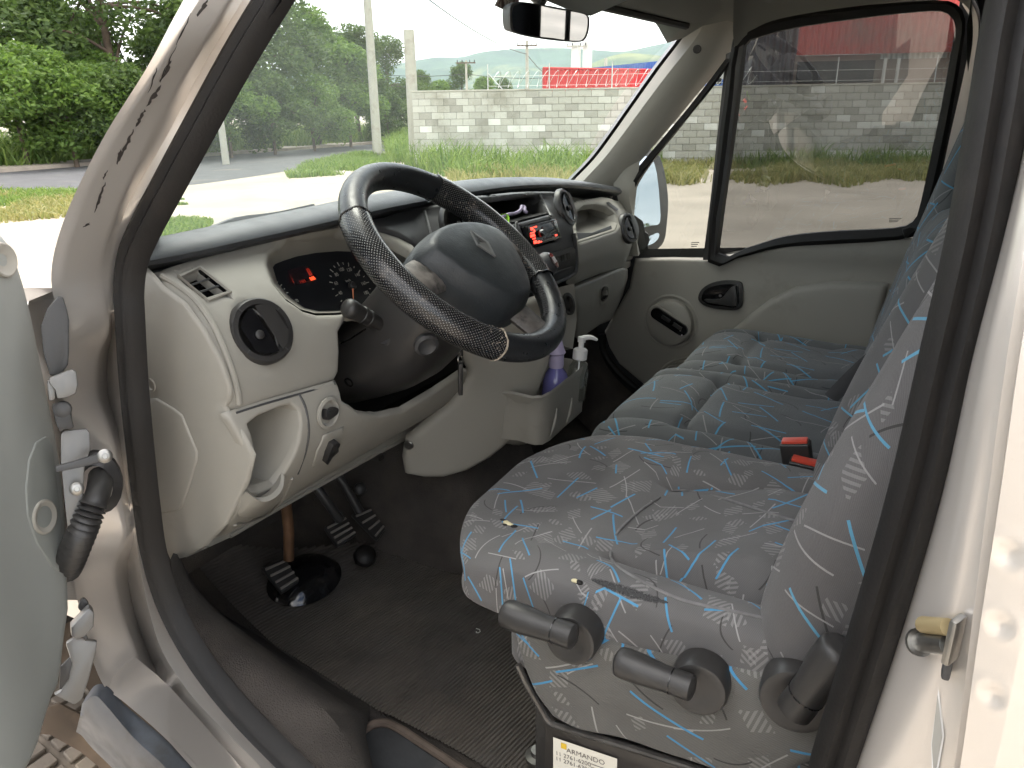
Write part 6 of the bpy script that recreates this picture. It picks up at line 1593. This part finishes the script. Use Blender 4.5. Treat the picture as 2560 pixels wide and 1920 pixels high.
# --- driver seat
drv = empty('driver_seat', (.2, .48, FZ)); drv.parent = van; drv.matrix_parent_inverse = Matrix.Translation(-LOC[van]); drv['label'] = 'grey driver seat with blue dashes, worn and torn at the front edge'
def ddisp(x, y):
    u = (y-.505); ins = .112+.02*sstep(.30, .05, x)
    dx, dy = x-.295, abs(u)-ins
    # distance to the insert outline (rounded front)
    dd = max(dx, dy) if max(dx, dy) < 0 or min(dx, dy) < 0 else math.hypot(dx, dy)
    z = groove(dd, .014, .034)
    z += .026*sstep(.0, -.035, dd)          # insert crowns a little
    z += (.022 if u > 0 else .010)*sstep(.02, .09, abs(u)-.10)*sstep(.50, .36, x)*sstep(-.05, .25, x+(.3 if u > 0 else 0))  # bolsters
    z -= .010*sstep(.12, .0, abs(u))*sstep(.2, .45, x)*.6
    z += .004*noise.noise(V((x*14, y*14, 1)))
    return z
cush = cushion('seat_cushion', .21, .330, .480, .238, 1.060, .046, M_fab, drv, ddisp, e1=.5, e2=.34, nu=120, nv=130, under=1.1, plan=.24)
fv = cushion('seat_valance', .18, .220, .478, .225, .985, .09, M_fab, drv, e1=.3, e2=.3, nu=40, nv=40)
TQ = bvh(cush)
# piping along the lower cushion edge and side skirt
skO = [(1258, 1530), (1340, 1562), (1480, 1600), (1620, 1632), (1760, 1662), (1900, 1690), (2010, 1705), (2080, 1730), (2085, 1850), (2060, 1890), (2010, 1912), (1950, 1950), (1850, 1958), (1700, 1905), (1560, 1862), (1440, 1830), (1375, 1800), (1330, 1735), (1288, 1660), (1262, 1590)]
def skm(x, z): return V((x, .722+.012*math.sin((z-.9)*18)+.006*noise.noise(V((x*12, z*12, 4)))-.03*sstep(.34, .42, x), z))
skirt = sheet('seat_skirt', [(lambda q: (q.x, q.z))(ony(*p, .728)) for p in skO], skm, fabric('skirt_fabric', (.115, .111, .104), (.07, .24, .42), (.31, .305, .29), (.04, .038, .037), 5.5, dust=(.20, .195, .18), k=1.35), drv, step=.014, thick=.02, rnd=.012)
TSK = bvh(skirt)
0 and tube('piping', spline([V((x, .742-.028*sstep(.34, .43, x), z)) for x, z in ((.43, 1.045), (.36, 1.052), (.28, 1.055), (.18, 1.062), (.08, 1.072), (0, 1.08))], 5), .004, M_fab, drv, seg=8, uvs=True)
tube('insert_seam', spline([cast(TQ, *p, .0)[0] for p in [(1960, 1556), (1840, 1530), (1700, 1498), (1590, 1445), (1540, 1412), (1526, 1380), (1545, 1330), (1590, 1285), (1640, 1250), (1700, 1226), (1800, 1244), (1920, 1282), (2020, 1312)]], 8), .0019, mk('seam_grey', (.17, .166, .166), .9, var=.2, vs=60, bump=.4, bs=500), cush, seg=8)
# worn tears: foam crumbs and a dark shiny burn on the bolster
M_foam = mk('foam_crumb', (.62, .56, .36), .9, var=.2, vs=80)
def crumb(px, py, r_, tree, parent, name='foam_tear', mat=None):
    q = cast(tree, px, py)
    if not q[0]: return
    bm = bmesh.new(); bmesh.ops.create_icosphere(bm, subdivisions=2, radius=r_)
    for v in bm.verts: v.co = V((v.co.x*1.5, v.co.y, v.co.z*.6))*(1+.5*noise.noise(v.co*220+V((px, py, 0)))) + q[0]
    bmo(name, bm, mat or M_foam, parent)
for px, py, r_, m_ in ((1268, 1308, .0045, None), (1278, 1312, .003, None), (1258, 1300, .003, M_rub), (1284, 1316, .0035, M_rub), (1262, 1312, .0025, M_rub), (1440, 1453, .0035, None), (1446, 1455, .0035, M_rub)): crumb(px, py, r_, TQ, cush, 'foam_tear' if m_ is None else 'torn_edge', m_)
crumb(1990, 1628, .004, bvh(cush, skirt), cush)
burn = [(1490, 1452), (1530, 1456), (1580, 1470), (1640, 1492), (1668, 1502), (1640, 1508), (1590, 1500), (1545, 1486), (1510, 1470)]
def smear(name, path, wid, tree, mat, parent, n=16, m=7):
    c = spline([V((x, y, 0)) for x, y in path], n); rows = []
    for i, p in enumerate(c):
        d = (c[min(i+1, len(c)-1)]-c[max(i-1, 0)]).normalized(); t = i/(len(c)-1); w_ = wid*(math.sin(math.pi*t)**.6)*(1+.35*noise.noise(V((i*.45, 1, 0))))+.4
        rows.append([cast(tree, p.x-d.y*w_*k, p.y+d.x*w_*k, .0007)[0] for k in [lerp(-1, 1, j/(m-1)) for j in range(m)]])
    uv = [(j/(m-1), i/(len(rows)-1)) for i in range(len(rows)) for j in range(m)]
    return pyd(name, [p for r_ in rows for p in r_], grid_faces(len(rows), m), mat, parent, uv=uv)
def burnmat():
    m, t, b, out = nodes_of('melted_black'); N, L = t.nodes, t.links
    b.inputs['Base Color'].default_value = (.02, .02, .021, 1); b.inputs['Roughness'].default_value = .6
    uv = N.new('ShaderNodeUVMap'); sp_ = N.new('ShaderNodeSeparateXYZ'); L.new(uv.outputs[0], sp_.inputs[0])
    def mth(op, a, c):
        n = N.new('ShaderNodeMath'); n.operation = op; n.use_clamp = True
        for i, x in enumerate((a, c)):
            if isinstance(x, (int, float)): n.inputs[i].default_value = x
            else: L.new(x, n.inputs[i])
        return n.outputs[0]
    ed_ = mth('MULTIPLY', mth('MULTIPLY', sp_.outputs[0], mth('SUBTRACT', 1.0, sp_.outputs[0])), 4.0)
    nz = N.new('ShaderNodeTexNoise'); nz.inputs['Scale'].default_value = 420; nz.inputs['Detail'].default_value = 4; tc = N.new('ShaderNodeTexCoord'); L.new(tc.outputs['Object'], nz.inputs[0])
    r_ = N.new('ShaderNodeMapRange'); r_.inputs[1].default_value = .45; r_.inputs[2].default_value = .85; L.new(mth('MULTIPLY', ed_, mth('ADD', nz.outputs[0], .35)), r_.inputs[0])
    tr = N.new('ShaderNodeBsdfTransparent'); x = N.new('ShaderNodeMixShader'); L.new(r_.outputs[0], x.inputs[0]); L.new(tr.outputs[0], x.inputs[1]); L.new(b.outputs[0], x.inputs[2]); L.new(x.outputs[0], out.inputs[0]); return m
smear('burn_mark', [(1478, 1448), (1540, 1470), (1600, 1490), (1672, 1508)], 20, TQ, burnmat(), cush)
# levers
def lever(disc, rr, a, b, r0, label, dy=.03):
    c = ony(*disc, .742); 
    dk = lathe('lever_disc', [(rr*1.0, -.02), (rr*1.0, .004), (rr*.93, .010), (rr*.80, .011), (rr*.55, .008), (0, .008)], c, V((-.05, 1, .08)), M_blk, drv, seg=40)
    A = ony(*a, .765); Bq = ony(*b, .768); d = Bq-A
    pts = [A+d*t for t in (-.05, -.02, .0, .03, .10, .3, .5, .62, .8, .93, 1.0, 1.03, 1.05)]
    rad = [r0*.35, r0*.75, r0*.95, r0*1.05, r0*1.1, r0*1.08, r0*.98, r0*.92, r0*.9, r0*.92, r0*.9, r0*.7, r0*.3]
    lv = tube('seat_lever', pts, rad, M_blk, drv, seg=20); lv['label'] = label
    q = A+d*.74; tube('lever_joint', [q, q+d.normalized()*.0012], r0*.945, M_gloss, lv, seg=20)
lever((1432, 1592), .031, (1262, 1532), (1432, 1592), .0155, 'front seat lever low on the cushion side')
lever((1748, 1712), .031, (1545, 1652), (1728, 1720), .0150, 'middle seat lever on the skirt')
lever((1990, 1742), .035, (2108, 1618), (1985, 1775), .0185, 'upright backrest lever at the rear of the seat')
# backrest
bk0 = V((.042, .480, 1.06)); bup = V((-.345, 0, .94)).normalized(); bfw = V((.94, 0, .345)).normalized()
rows = []
for i in range(70):
    s_ = i/69; h_ = lerp(-.04, .66, s_); ends = (1-(2*s_-1)**10)**.5 if abs(2*s_-1) < 1 else 0
    W_ = lerp(.252, .215, sstep(.3, 1, s_))*(.82+.18*max(0, ends)); row = []
    for j in range(70):
        ph = R(lerp(-150, 150, j/69)); sy = spw(math.sin(ph), .55); cy = spw(math.cos(ph), .5)
        f = .045*cy + .045*sstep(.42, .78, abs(sy))*max(0, cy)
        f += .012*groove((abs(sy)-.46)*.25, .008, 1)*(1 if cy > 0 else 0)
        f *= max(.05, ends); f += .02*math.sin(min(1, max(0, h_)/.25)*math.pi*.5)
        row.append(bk0 + bup*h_ + bfw*f + V((0, W_*sy, 0)))
    rows.append(row)
bkr = loft('backrest', rows, M_fab3, drv, uvs=True, ang=75)
# dark gap pieces between cushion and back, recliner cover
box('recliner', V((.05, .70, 1.03)), (.10, .03, .12), M_blk, drv, bevel=.01)
# seat box with sticker
bs = slab('seat_base', [(1292, 1672), (1305, 1675), (1345, 1745), (1398, 1812), (1480, 1842), (1700, 1912), (1900, 1980), (1900, 2200), (1360, 2200), (1362, 1800)], .705, .02, mk('seat_base_black', (.03, .027, .025), .35, var=.1, vs=10, coat=.3), drv, .002, tilt=(0, 1, .03))
bs['label'] = 'black steel seat base carrying a white sticker'
tube('base_rim', spline([ony(*p, .712) for p in [(1294, 1662), (1318, 1712), (1352, 1770), (1372, 1802), (1400, 1816), (1520, 1852), (1700, 1908), (1860, 1958)]], 4), .0045, mk('worn_black_edge', (.10, .095, .09), .3, metal=.5, var=.3, vs=40), bs, seg=8)
box('base_box', V((.22, .48, .80)), (.30, .42, .23), M_blk, bs, bevel=.01)
sk4 = [ony(*p, .7075) for p in [(1383, 1843), (1543, 1897), (1541, 1975), (1383, 1922)]]
stkr = pyd('sticker', sk4, [(0, 1, 2, 3)], mk('sticker_cream', (.80, .76, .66), .45, var=.04, vs=30), bs, smooth=False)
su = (sk4[1]-sk4[0]).normalized(); sv = (sk4[0]-sk4[3]).normalized(); wS = (sk4[1]-sk4[0]).length; hS = (sk4[0]-sk4[3]).length
M_ink = mk('sticker_ink', (.13, .11, .10), .6); M_yel = mk('sticker_yellow', (.75, .50, .05), .5)
sn = su.cross(sv)
def spt(u, v): return sk4[3] + su*wS*u + sv*hS*v + V((0, .0008, 0))
def sq4(u0, v0, u1, v1, mat, nm): pyd(nm, [spt(u0, v0), spt(u1, v0), spt(u1, v1), spt(u0, v1)], [(0, 1, 2, 3)], mat, stkr, smooth=False)
sq4(.13, .76, .22, .93, M_yel, 'logo_patch')
text('sticker_name', 'ARMANDO', spt(.52, .75), su, sv, hS*.20, M_ink, stkr)
text('sticker_phone', '11 2761-6200', spt(.04, .55), su, sv, hS*.17, M_ink, stkr, align='LEFT')
text('sticker_phone', '11 2761-6300', spt(.04, .38), su, sv, hS*.17, M_ink, stkr, align='LEFT')
for i in range(4): sq4(.60, .58-i*.10, .84-.05*(i % 2), .60-i*.10, M_ink, 'fine_print')
# buckles
def buckle(px, py, y, dirv, label, parent, w_=.024):
    c = ony(px, py, y); d = V(dirv).normalized(); s_, u_ = frame(d, (0, 1, 0))
    b = box('belt_buckle', c-d*.03, (w_, .066, .046), M_blk, parent, ax=(u_, d, s_), bevel=.004, seg=3); b['label'] = label
    box('release_button', c+d*.0035, (w_*.7, .008, .040), M_orange, b, ax=(u_, d, s_), bevel=.002)
    tube('buckle_stem', [c-d*.06, c-d*.12+V((-.02, 0, -.02))], .014, M_blk, b, seg=10)
buckle(1988, 1108, .185, (.22, .10, 1), 'raised seat belt buckle with red button behind the driver cushion', van)
buckle(2012, 1158, .205, (-.05, .12, 1), 'nearer seat belt buckle with red button beside the driver backrest', van)
tube('buckle_stalk', spline([ony(2060, 1230, .19), ony(2085, 1130, .19), ony(2108, 1080, .20)], 4), .017, M_dgr, van, seg=12)
lathe('stalk_cap', [(.019, -.01), (.019, .008), (.015, .014), (0, .016)], ony(2110, 1076, .20), V((-.3, .2, .9)), M_dgr, van, seg=20)

# --- passenger bench
ben = empty('passenger_bench', (.3, -.32, FZ)); ben.parent = van; ben.matrix_parent_inverse = Matrix.Translation(-LOC[van]); ben['label'] = 'two-seat passenger bench in blue grey velour'
def bdisp(yc, h):
    def f(x, y):
        u = y-yc; z = 0
        ins = h*.62
        side = abs(u)-ins
        z += groove(side, .012, .016)
        for gx in (.375, .205):
            if abs(u) < ins+.02: z += groove(x-gx, .010, .018)
            for sg_ in (-1, 1): z += groove(math.hypot(x-gx, u-sg_*ins), .026, .014)
        z += .010*sstep(0, .05, side) + .008*math.sin((x-.03)*19)*sstep(.02, -.05, side)*.5
        z += .005*noise.noise(V((x*10, y*10, 7))); return z
    return f
for yc, W_, zb_, fx_, lb in ((-.108, .232, .922, .030, 'near bench cushion between the driver and passenger places'), (-.578, .210, .908, .012, 'far bench cushion against the passenger door')):
    c = cushion('seat_cushion', .255, .265+fx_, yc, W_, zb_, .125, M_fab2, ben, bdisp(yc, W_), e1=.46, e2=.36, nu=96, nv=90, lift=lambda x, y: .012*sstep(.2, .5, x)); c['label'] = lb
box('bench_base', V((.22, -.34, .80)), (.40, .80, .22), M_blk, ben, bevel=.02)
for yc, W_, top in ((-.105, .22, .46), (-.575, .20, .72)):
    b0 = V((.065, yc, 1.0)); bu = V((-.24, 0, .97)).normalized(); bf = V((.97, 0, .24)).normalized(); rows = []
    for i in range(60):
        s_ = i/59; h_ = lerp(-.05, top, s_); ends = max(0, 1-(2*s_-1)**8)**.5; row = []
        ww = W_*(.80+.20*ends)*lerp(1, .86, sstep(.6, 1, s_))
        for j in range(50):
            ph = R(lerp(-150, 150, j/49)); sy = spw(math.sin(ph), .5); cy = spw(math.cos(ph), .5)
            f = (.055*cy+.014*sstep(.5, .85, abs(sy))*max(0, cy))*max(.04, ends)
            row.append(b0+bu*h_+bf*f+V((0, ww*sy, 0)))
        rows.append(row)
    loft('backrest', rows, M_fab2, ben, uvs=True, ang=75)
# lap strap of the middle place
M_web = mk('belt_webbing', (.045, .046, .048), .7, var=.1, vs=30, bump=.4, bs=700)
sa = [ony(2062, 985, -.02), ony(2120, 925, -.03), ony(2200, 852, -.04), ony(2290, 770, -.05), ony(2370, 700, -.06)]
sb_ = [ony(2090, 1003, -.02), ony(2150, 950, -.03), ony(2240, 872, -.04), ony(2335, 790, -.05), ony(2420, 720, -.06)]
rows = [[a, a.lerp(b, .5)+V((.002, .003, 0)), b, b+V((-.003, -.002, 0)), a+V((-.003, -.002, 0))] for a, b in zip(spline(sa, 4), spline(sb_, 4))]
sbelt = loft('seat_belt', rows, M_web, van, cv=True); sbelt['label'] = 'dark seat belt strap drawn across the bench'
buckle(2148, 938, -.13, (.1, .1, 1), 'far seat belt buckle showing its red button between the bench cushions', van, .03)
# ================================================================== pedals, floor mat and loose things
def pedal(name, pts, y, nrib, mat, label, arm=None, armmat=None, tilt=(-.62, .12, .78)):
    n_ = V(tilt).normalized(); p0 = ony(*pts[0], y); P = [onp(*p, p0, n_) for p in pts]; k = len(P)
    pl = pyd(name, P+[p-n_*.012 for p in P], [tuple(range(k)), tuple(range(2*k-1, k-1, -1))]+[(i, (i+1) % k, k+(i+1) % k, k+i) for i in range(k)], mat, van, recalc=True, bevel=.003)
    pl['label'] = label
    for i in range(nrib):
        t = (i+.5)/nrib; a, b = P[0].lerp(P[3], t), P[1].lerp(P[2], t)
        tube('pedal_rib', [a.lerp(b, .04)+n_*.002, b.lerp(a, .04)+n_*.002], .0026, mk('rib_worn', (.22, .20, .18), .5) if 'rib_worn' not in MATS else MATS['rib_worn'], pl, seg=6)
    if arm: tube('pedal_arm', [ony(*q) for q in arm], .010, armmat or M_blk, pl, seg=10)
    return pl
pedal('clutch_pedal', [(655, 1418), (712, 1394), (750, 1452), (706, 1482)], .52, 4, M_blk, 'ribbed clutch pedal on a rusty arm', [(722, 1400, .51), (722, 1330, .50), (714, 1250, .50)], M_rust)
pedal('brake_pedal', [(812, 1316), (862, 1290), (892, 1336), (846, 1366)], .36, 4, M_blk, 'ribbed brake pedal beside the accelerator', [(850, 1300, .37), (800, 1230, .40), (770, 1190, .40)])
pedal('accelerator_pedal', [(880, 1284), (924, 1268), (964, 1322), (945, 1350)], .27, 4, M_blk, 'narrow ribbed accelerator pedal', [(900, 1280, .28), (860, 1210, .29), (830, 1170, .30)])
lathe('floor_boot', [(.0, .03), (.03, .028), (.05, .018), (.062, .004), (.066, 0)], onz(762, 1448, FZ+.05), V((-.2, .05, 1)), M_gloss, van, seg=36, sx=1.25)
lathe('pedal_stop', [(.024, 0), (.022, .012), (.013, .02), (0, .021)], onz(912, 1392, FZ+.05), V((-.5, .3, .8)), M_rub, van, seg=24)
lathe('carpet_clip', [(.014, 0), (.013, .006), (.007, .011), (0, .012)], ony(900, 1222, .26), V((-.6, .5, .5)), M_blk, van, seg=18)
# ribbed rubber mat, turned a little in the footwell
M_mat = mk('mat_rubber', (.070, .063, .057), .62, var=.25, vs=10, bump=.25, bs=300, dirt=(.14, .118, .095), ds=4, dlo=.42, dhi=.8, rvar=.1)
poly = [onz(*p, FZ+.01) for p in [(455, 1472), (560, 1540), (660, 1596), (770, 1668), (880, 1738), (950, 1782), (985, 1796), (1070, 1842), (1160, 1890), (1300, 1970), (1420, 2030), (1560, 1900), (1560, 1640), (1400, 1560), (1250, 1490), (1150, 1440), (1060, 1405), (985, 1374), (940, 1366), (850, 1392), (720, 1430), (560, 1460)]]
PM = [V((p.x, p.y)) for p in poly]
rd_ = (_h*math.cos(R(39))+_r*math.sin(R(39))).normalized(); rdir = V((rd_.x, rd_.y)); rper = V((-rdir.y, rdir.x))
o0 = PM[0]; ss_ = [(p-o0).dot(rper) for p in PM]; s0_, s1_ = min(ss_), max(ss_)
def flz(x): return FZ+.012+.55*max(0, x-.98)**1.2
vs, fs = [], []; pit = .0068; s_ = s0_+.003
def cross(s_):
    xs = []; n = len(PM)
    for i in range(n):
        a, b = PM[i]-o0, PM[(i+1) % n]-o0; da, db = a.dot(rper)-s_, b.dot(rper)-s_
        if (da > 0) != (db > 0): t = da/(da-db); xs.append((a.lerp(b, t)).dot(rdir))
    return (min(xs), max(xs)) if len(xs) >= 2 else None
while s_ < s1_-.003:
    c = cross(s_)
    if c and c[1]-c[0] > .01:
        nseg = max(2, int((c[1]-c[0])/.04))
        base = len(vs)
        for i in range(nseg+1):
            l_ = lerp(c[0], c[1], i/nseg)
            for ds_, dz in ((0, 0), (.0014, .0028), (.0040, .0028), (.0054, 0), (.0068, 0)):
                q = o0 + rdir*l_ + rper*(s_+ds_); vs.append(V((q.x, q.y, flz(q.x)+dz+.003*noise.noise(V((q.x*7, q.y*7, 0))))))
        for i in range(nseg):
            for j in range(4):
                a = base+i*5+j; fs.append((a, a+1, a+6, a+5))
    s_ += pit
mat_o = pyd('floor_mat', vs, fs, M_mat, None, smooth=False)
tag(mat_o, 'ribbed black rubber mat covering the driver footwell floor', 'floor mat')
pp = onz(1004, 1362+0, FZ)
# loose objects
def thing(name, loc, label, cat, group=None): return empty(name, loc, label, cat, group)
# lavender spray bottle and clear pump bottle in the bin
M_lav = mk('lavender_liquid_bottle', (.20, .19, .47), .22, var=.03, coat=.4)
M_lavc = mk('lavender_cap', (.55, .48, .68), .4)
cb = ony(1390, 965, .03); cb.z = 1.012
t = thing('spray_bottle', cb, 'lavender plastic bottle with pale neck standing in the console bin', 'bottle')
lathe('bottle_body', [(0, 0), (.026, 0), (.029, .006), (.030, .05), (.028, .075), (.022, .095), (.014, .107), (.013, .112)], cb, _z, M_lav, t, seg=32)
lathe('bottle_neck', [(.015, .108), (.016, .112), (.016, .135), (.020, .140), (.017, .146), (.012, .165), (.009, .17), (0, .17)], cb, _z, M_lavc, t, seg=28)
M_clr = glass('clear_plastic', (.86, .88, .86), 1.2, film=.02, filmcol=(.7, .7, .7))
pb = ony(1438, 935, -.03); pb.z = 1.03; ax = V((-.06, -.10, 1)).normalized()
t = thing('pump_bottle', pb, 'clear pump bottle with white dispenser leaning in the console bin', 'bottle')
lathe('bottle_body', [(0, 0), (.021, 0), (.0225, .006), (.0225, .06), (.020, .075), (.013, .088), (.0115, .094)], pb, ax, M_clr, t, seg=30)
lathe('gel', [(0, .002), (.019, .002), (.0205, .006), (.0205, .03), (0, .03)], pb, ax, mk('clear_gel', (.5, .48, .42), .1, trans=.8), t, seg=24)
lathe('pump_collar', [(.0125, .090), (.0155, .092), (.0155, .112), (.012, .115), (.006, .117), (.0058, .128), (.0085, .129), (.0085, .140), (0, .142)], pb, ax, M_white, t, seg=28)
hp0 = pb+ax*.137; tube('pump_spout', spline([hp0, hp0+V((-.014, -.012, .001)), hp0+V((-.026, -.022, -.006))], 4), [.006, .0058, .0055, .0052, .005, .0046, .004, .0035, .003], M_white, t, seg=12)
tube('dip_tube', [pb+ax*.01, pb+ax*.095], .0018, M_white, t, seg=6)
# green cloth and lavender strap on the fascia shelf
rows = []
ga = [(1224, 545), (1236, 533), (1250, 538), (1262, 555), (1262, 574)]
for i, (px, py) in enumerate(ga):
    top = onf(px, py, fc); row = []
    for j in range(6):
        q = top + V((-.012-.006*math.sin(j*1.7+i), .006*math.cos(i*2+j), -.011*j)); row.append(q)
    rows.append(row)
cols = [spline(list(c), 3) for c in zip(*rows)]
gc = loft('green_cloth', [[c[i] for c in cols] for i in range(len(cols[0]))], mk('lime_cloth', (.30, .62, .04), .85, var=.15, vs=60, bump=.4, bs=500))
tag(gc, 'lime green cloth tucked on the fascia beside the stereo', 'cloth')
lv_ = [onf(*p, lambda y, z: fc(y, z)-.01) for p in [(1250, 545), (1272, 536), (1290, 533), (1302, 524), (1304, 516), (1311, 518), (1312, 527), (1318, 531)]]
tag(tube('lavender_strap', spline(lv_, 4), .0035, mk('lavender_strap', (.36, .31, .44), .6), None, seg=6), 'thin lavender strap curled on the shelf above the stereo', 'strap')
# keys hanging from the ignition
k0 = ony(1151, 872, .335); k1 = ony(1151, 900, .335); k2 = ony(1151, 985, .335)
t = thing('key_fob', k2, 'black key fob hanging from the ignition below the steering column', 'key fob')
tube('key', [k0, k0.lerp(k1, .6)], .005, M_blk, t, seg=8)
tube('key_ring', [k1+V((0, .008*math.cos(a), .008*math.sin(a)+.002)) for a in [i*2*math.pi/16 for i in range(16)]], .0012, M_metal, t, seg=5, closed=True)
fb = (k1+k2)/2; tilt_v = (k1-k2).normalized()
box('fob_body', fb+V((0, 0, -.002)), (.008, .018, (k1-k2).length*.94), M_blk, t, ax=(V((.8, .6, 0)).normalized(), V((-.6, .8, 0)).normalized(), tilt_v), bevel=.002)
# scraps on the mat
for px, py, lb in ((1192, 1580, 'curled white thread lying on the rubber mat beside the seat'), (828, 1474, 'tiny white speck on the mat near the clutch pedal')):
    q = onz(px, py, FZ+.017); rng = random.Random(px); n_ = 7 if px > 1000 else 3
    pts = [q+V((.004*math.cos(i*.9)*i*.4, .004*math.sin(i*.9)*i*.4, .001)) for i in range(n_)]
    tag(tube('scrap', pts, .0007, M_white, None, seg=5), lb, 'scrap', 'scraps on the mat')
# ================================================================== air
bm = bmesh.new(); add_box(bm, (0, 0, 160), (7400, 7400, 330)); bmesh.ops.recalc_face_normals(bm, faces=bm.faces)
mh_ = bpy.data.materials.new('haze_air'); mh_.use_nodes = True; t = mh_.node_tree; t.nodes.clear()
pv = t.nodes.new('ShaderNodeVolumePrincipled'); pv.inputs['Color'].default_value = (.72, .87, 1, 1); pv.inputs['Density'].default_value = .00013; pv.inputs['Anisotropy'].default_value = .1
ou = t.nodes.new('ShaderNodeOutputMaterial'); t.links.new(pv.outputs[0], ou.inputs['Volume'])
tag(bmo('haze', bm, mh_, smooth=False), 'thin bluish haze in the air before the distant mountains', 'haze', kind='stuff')
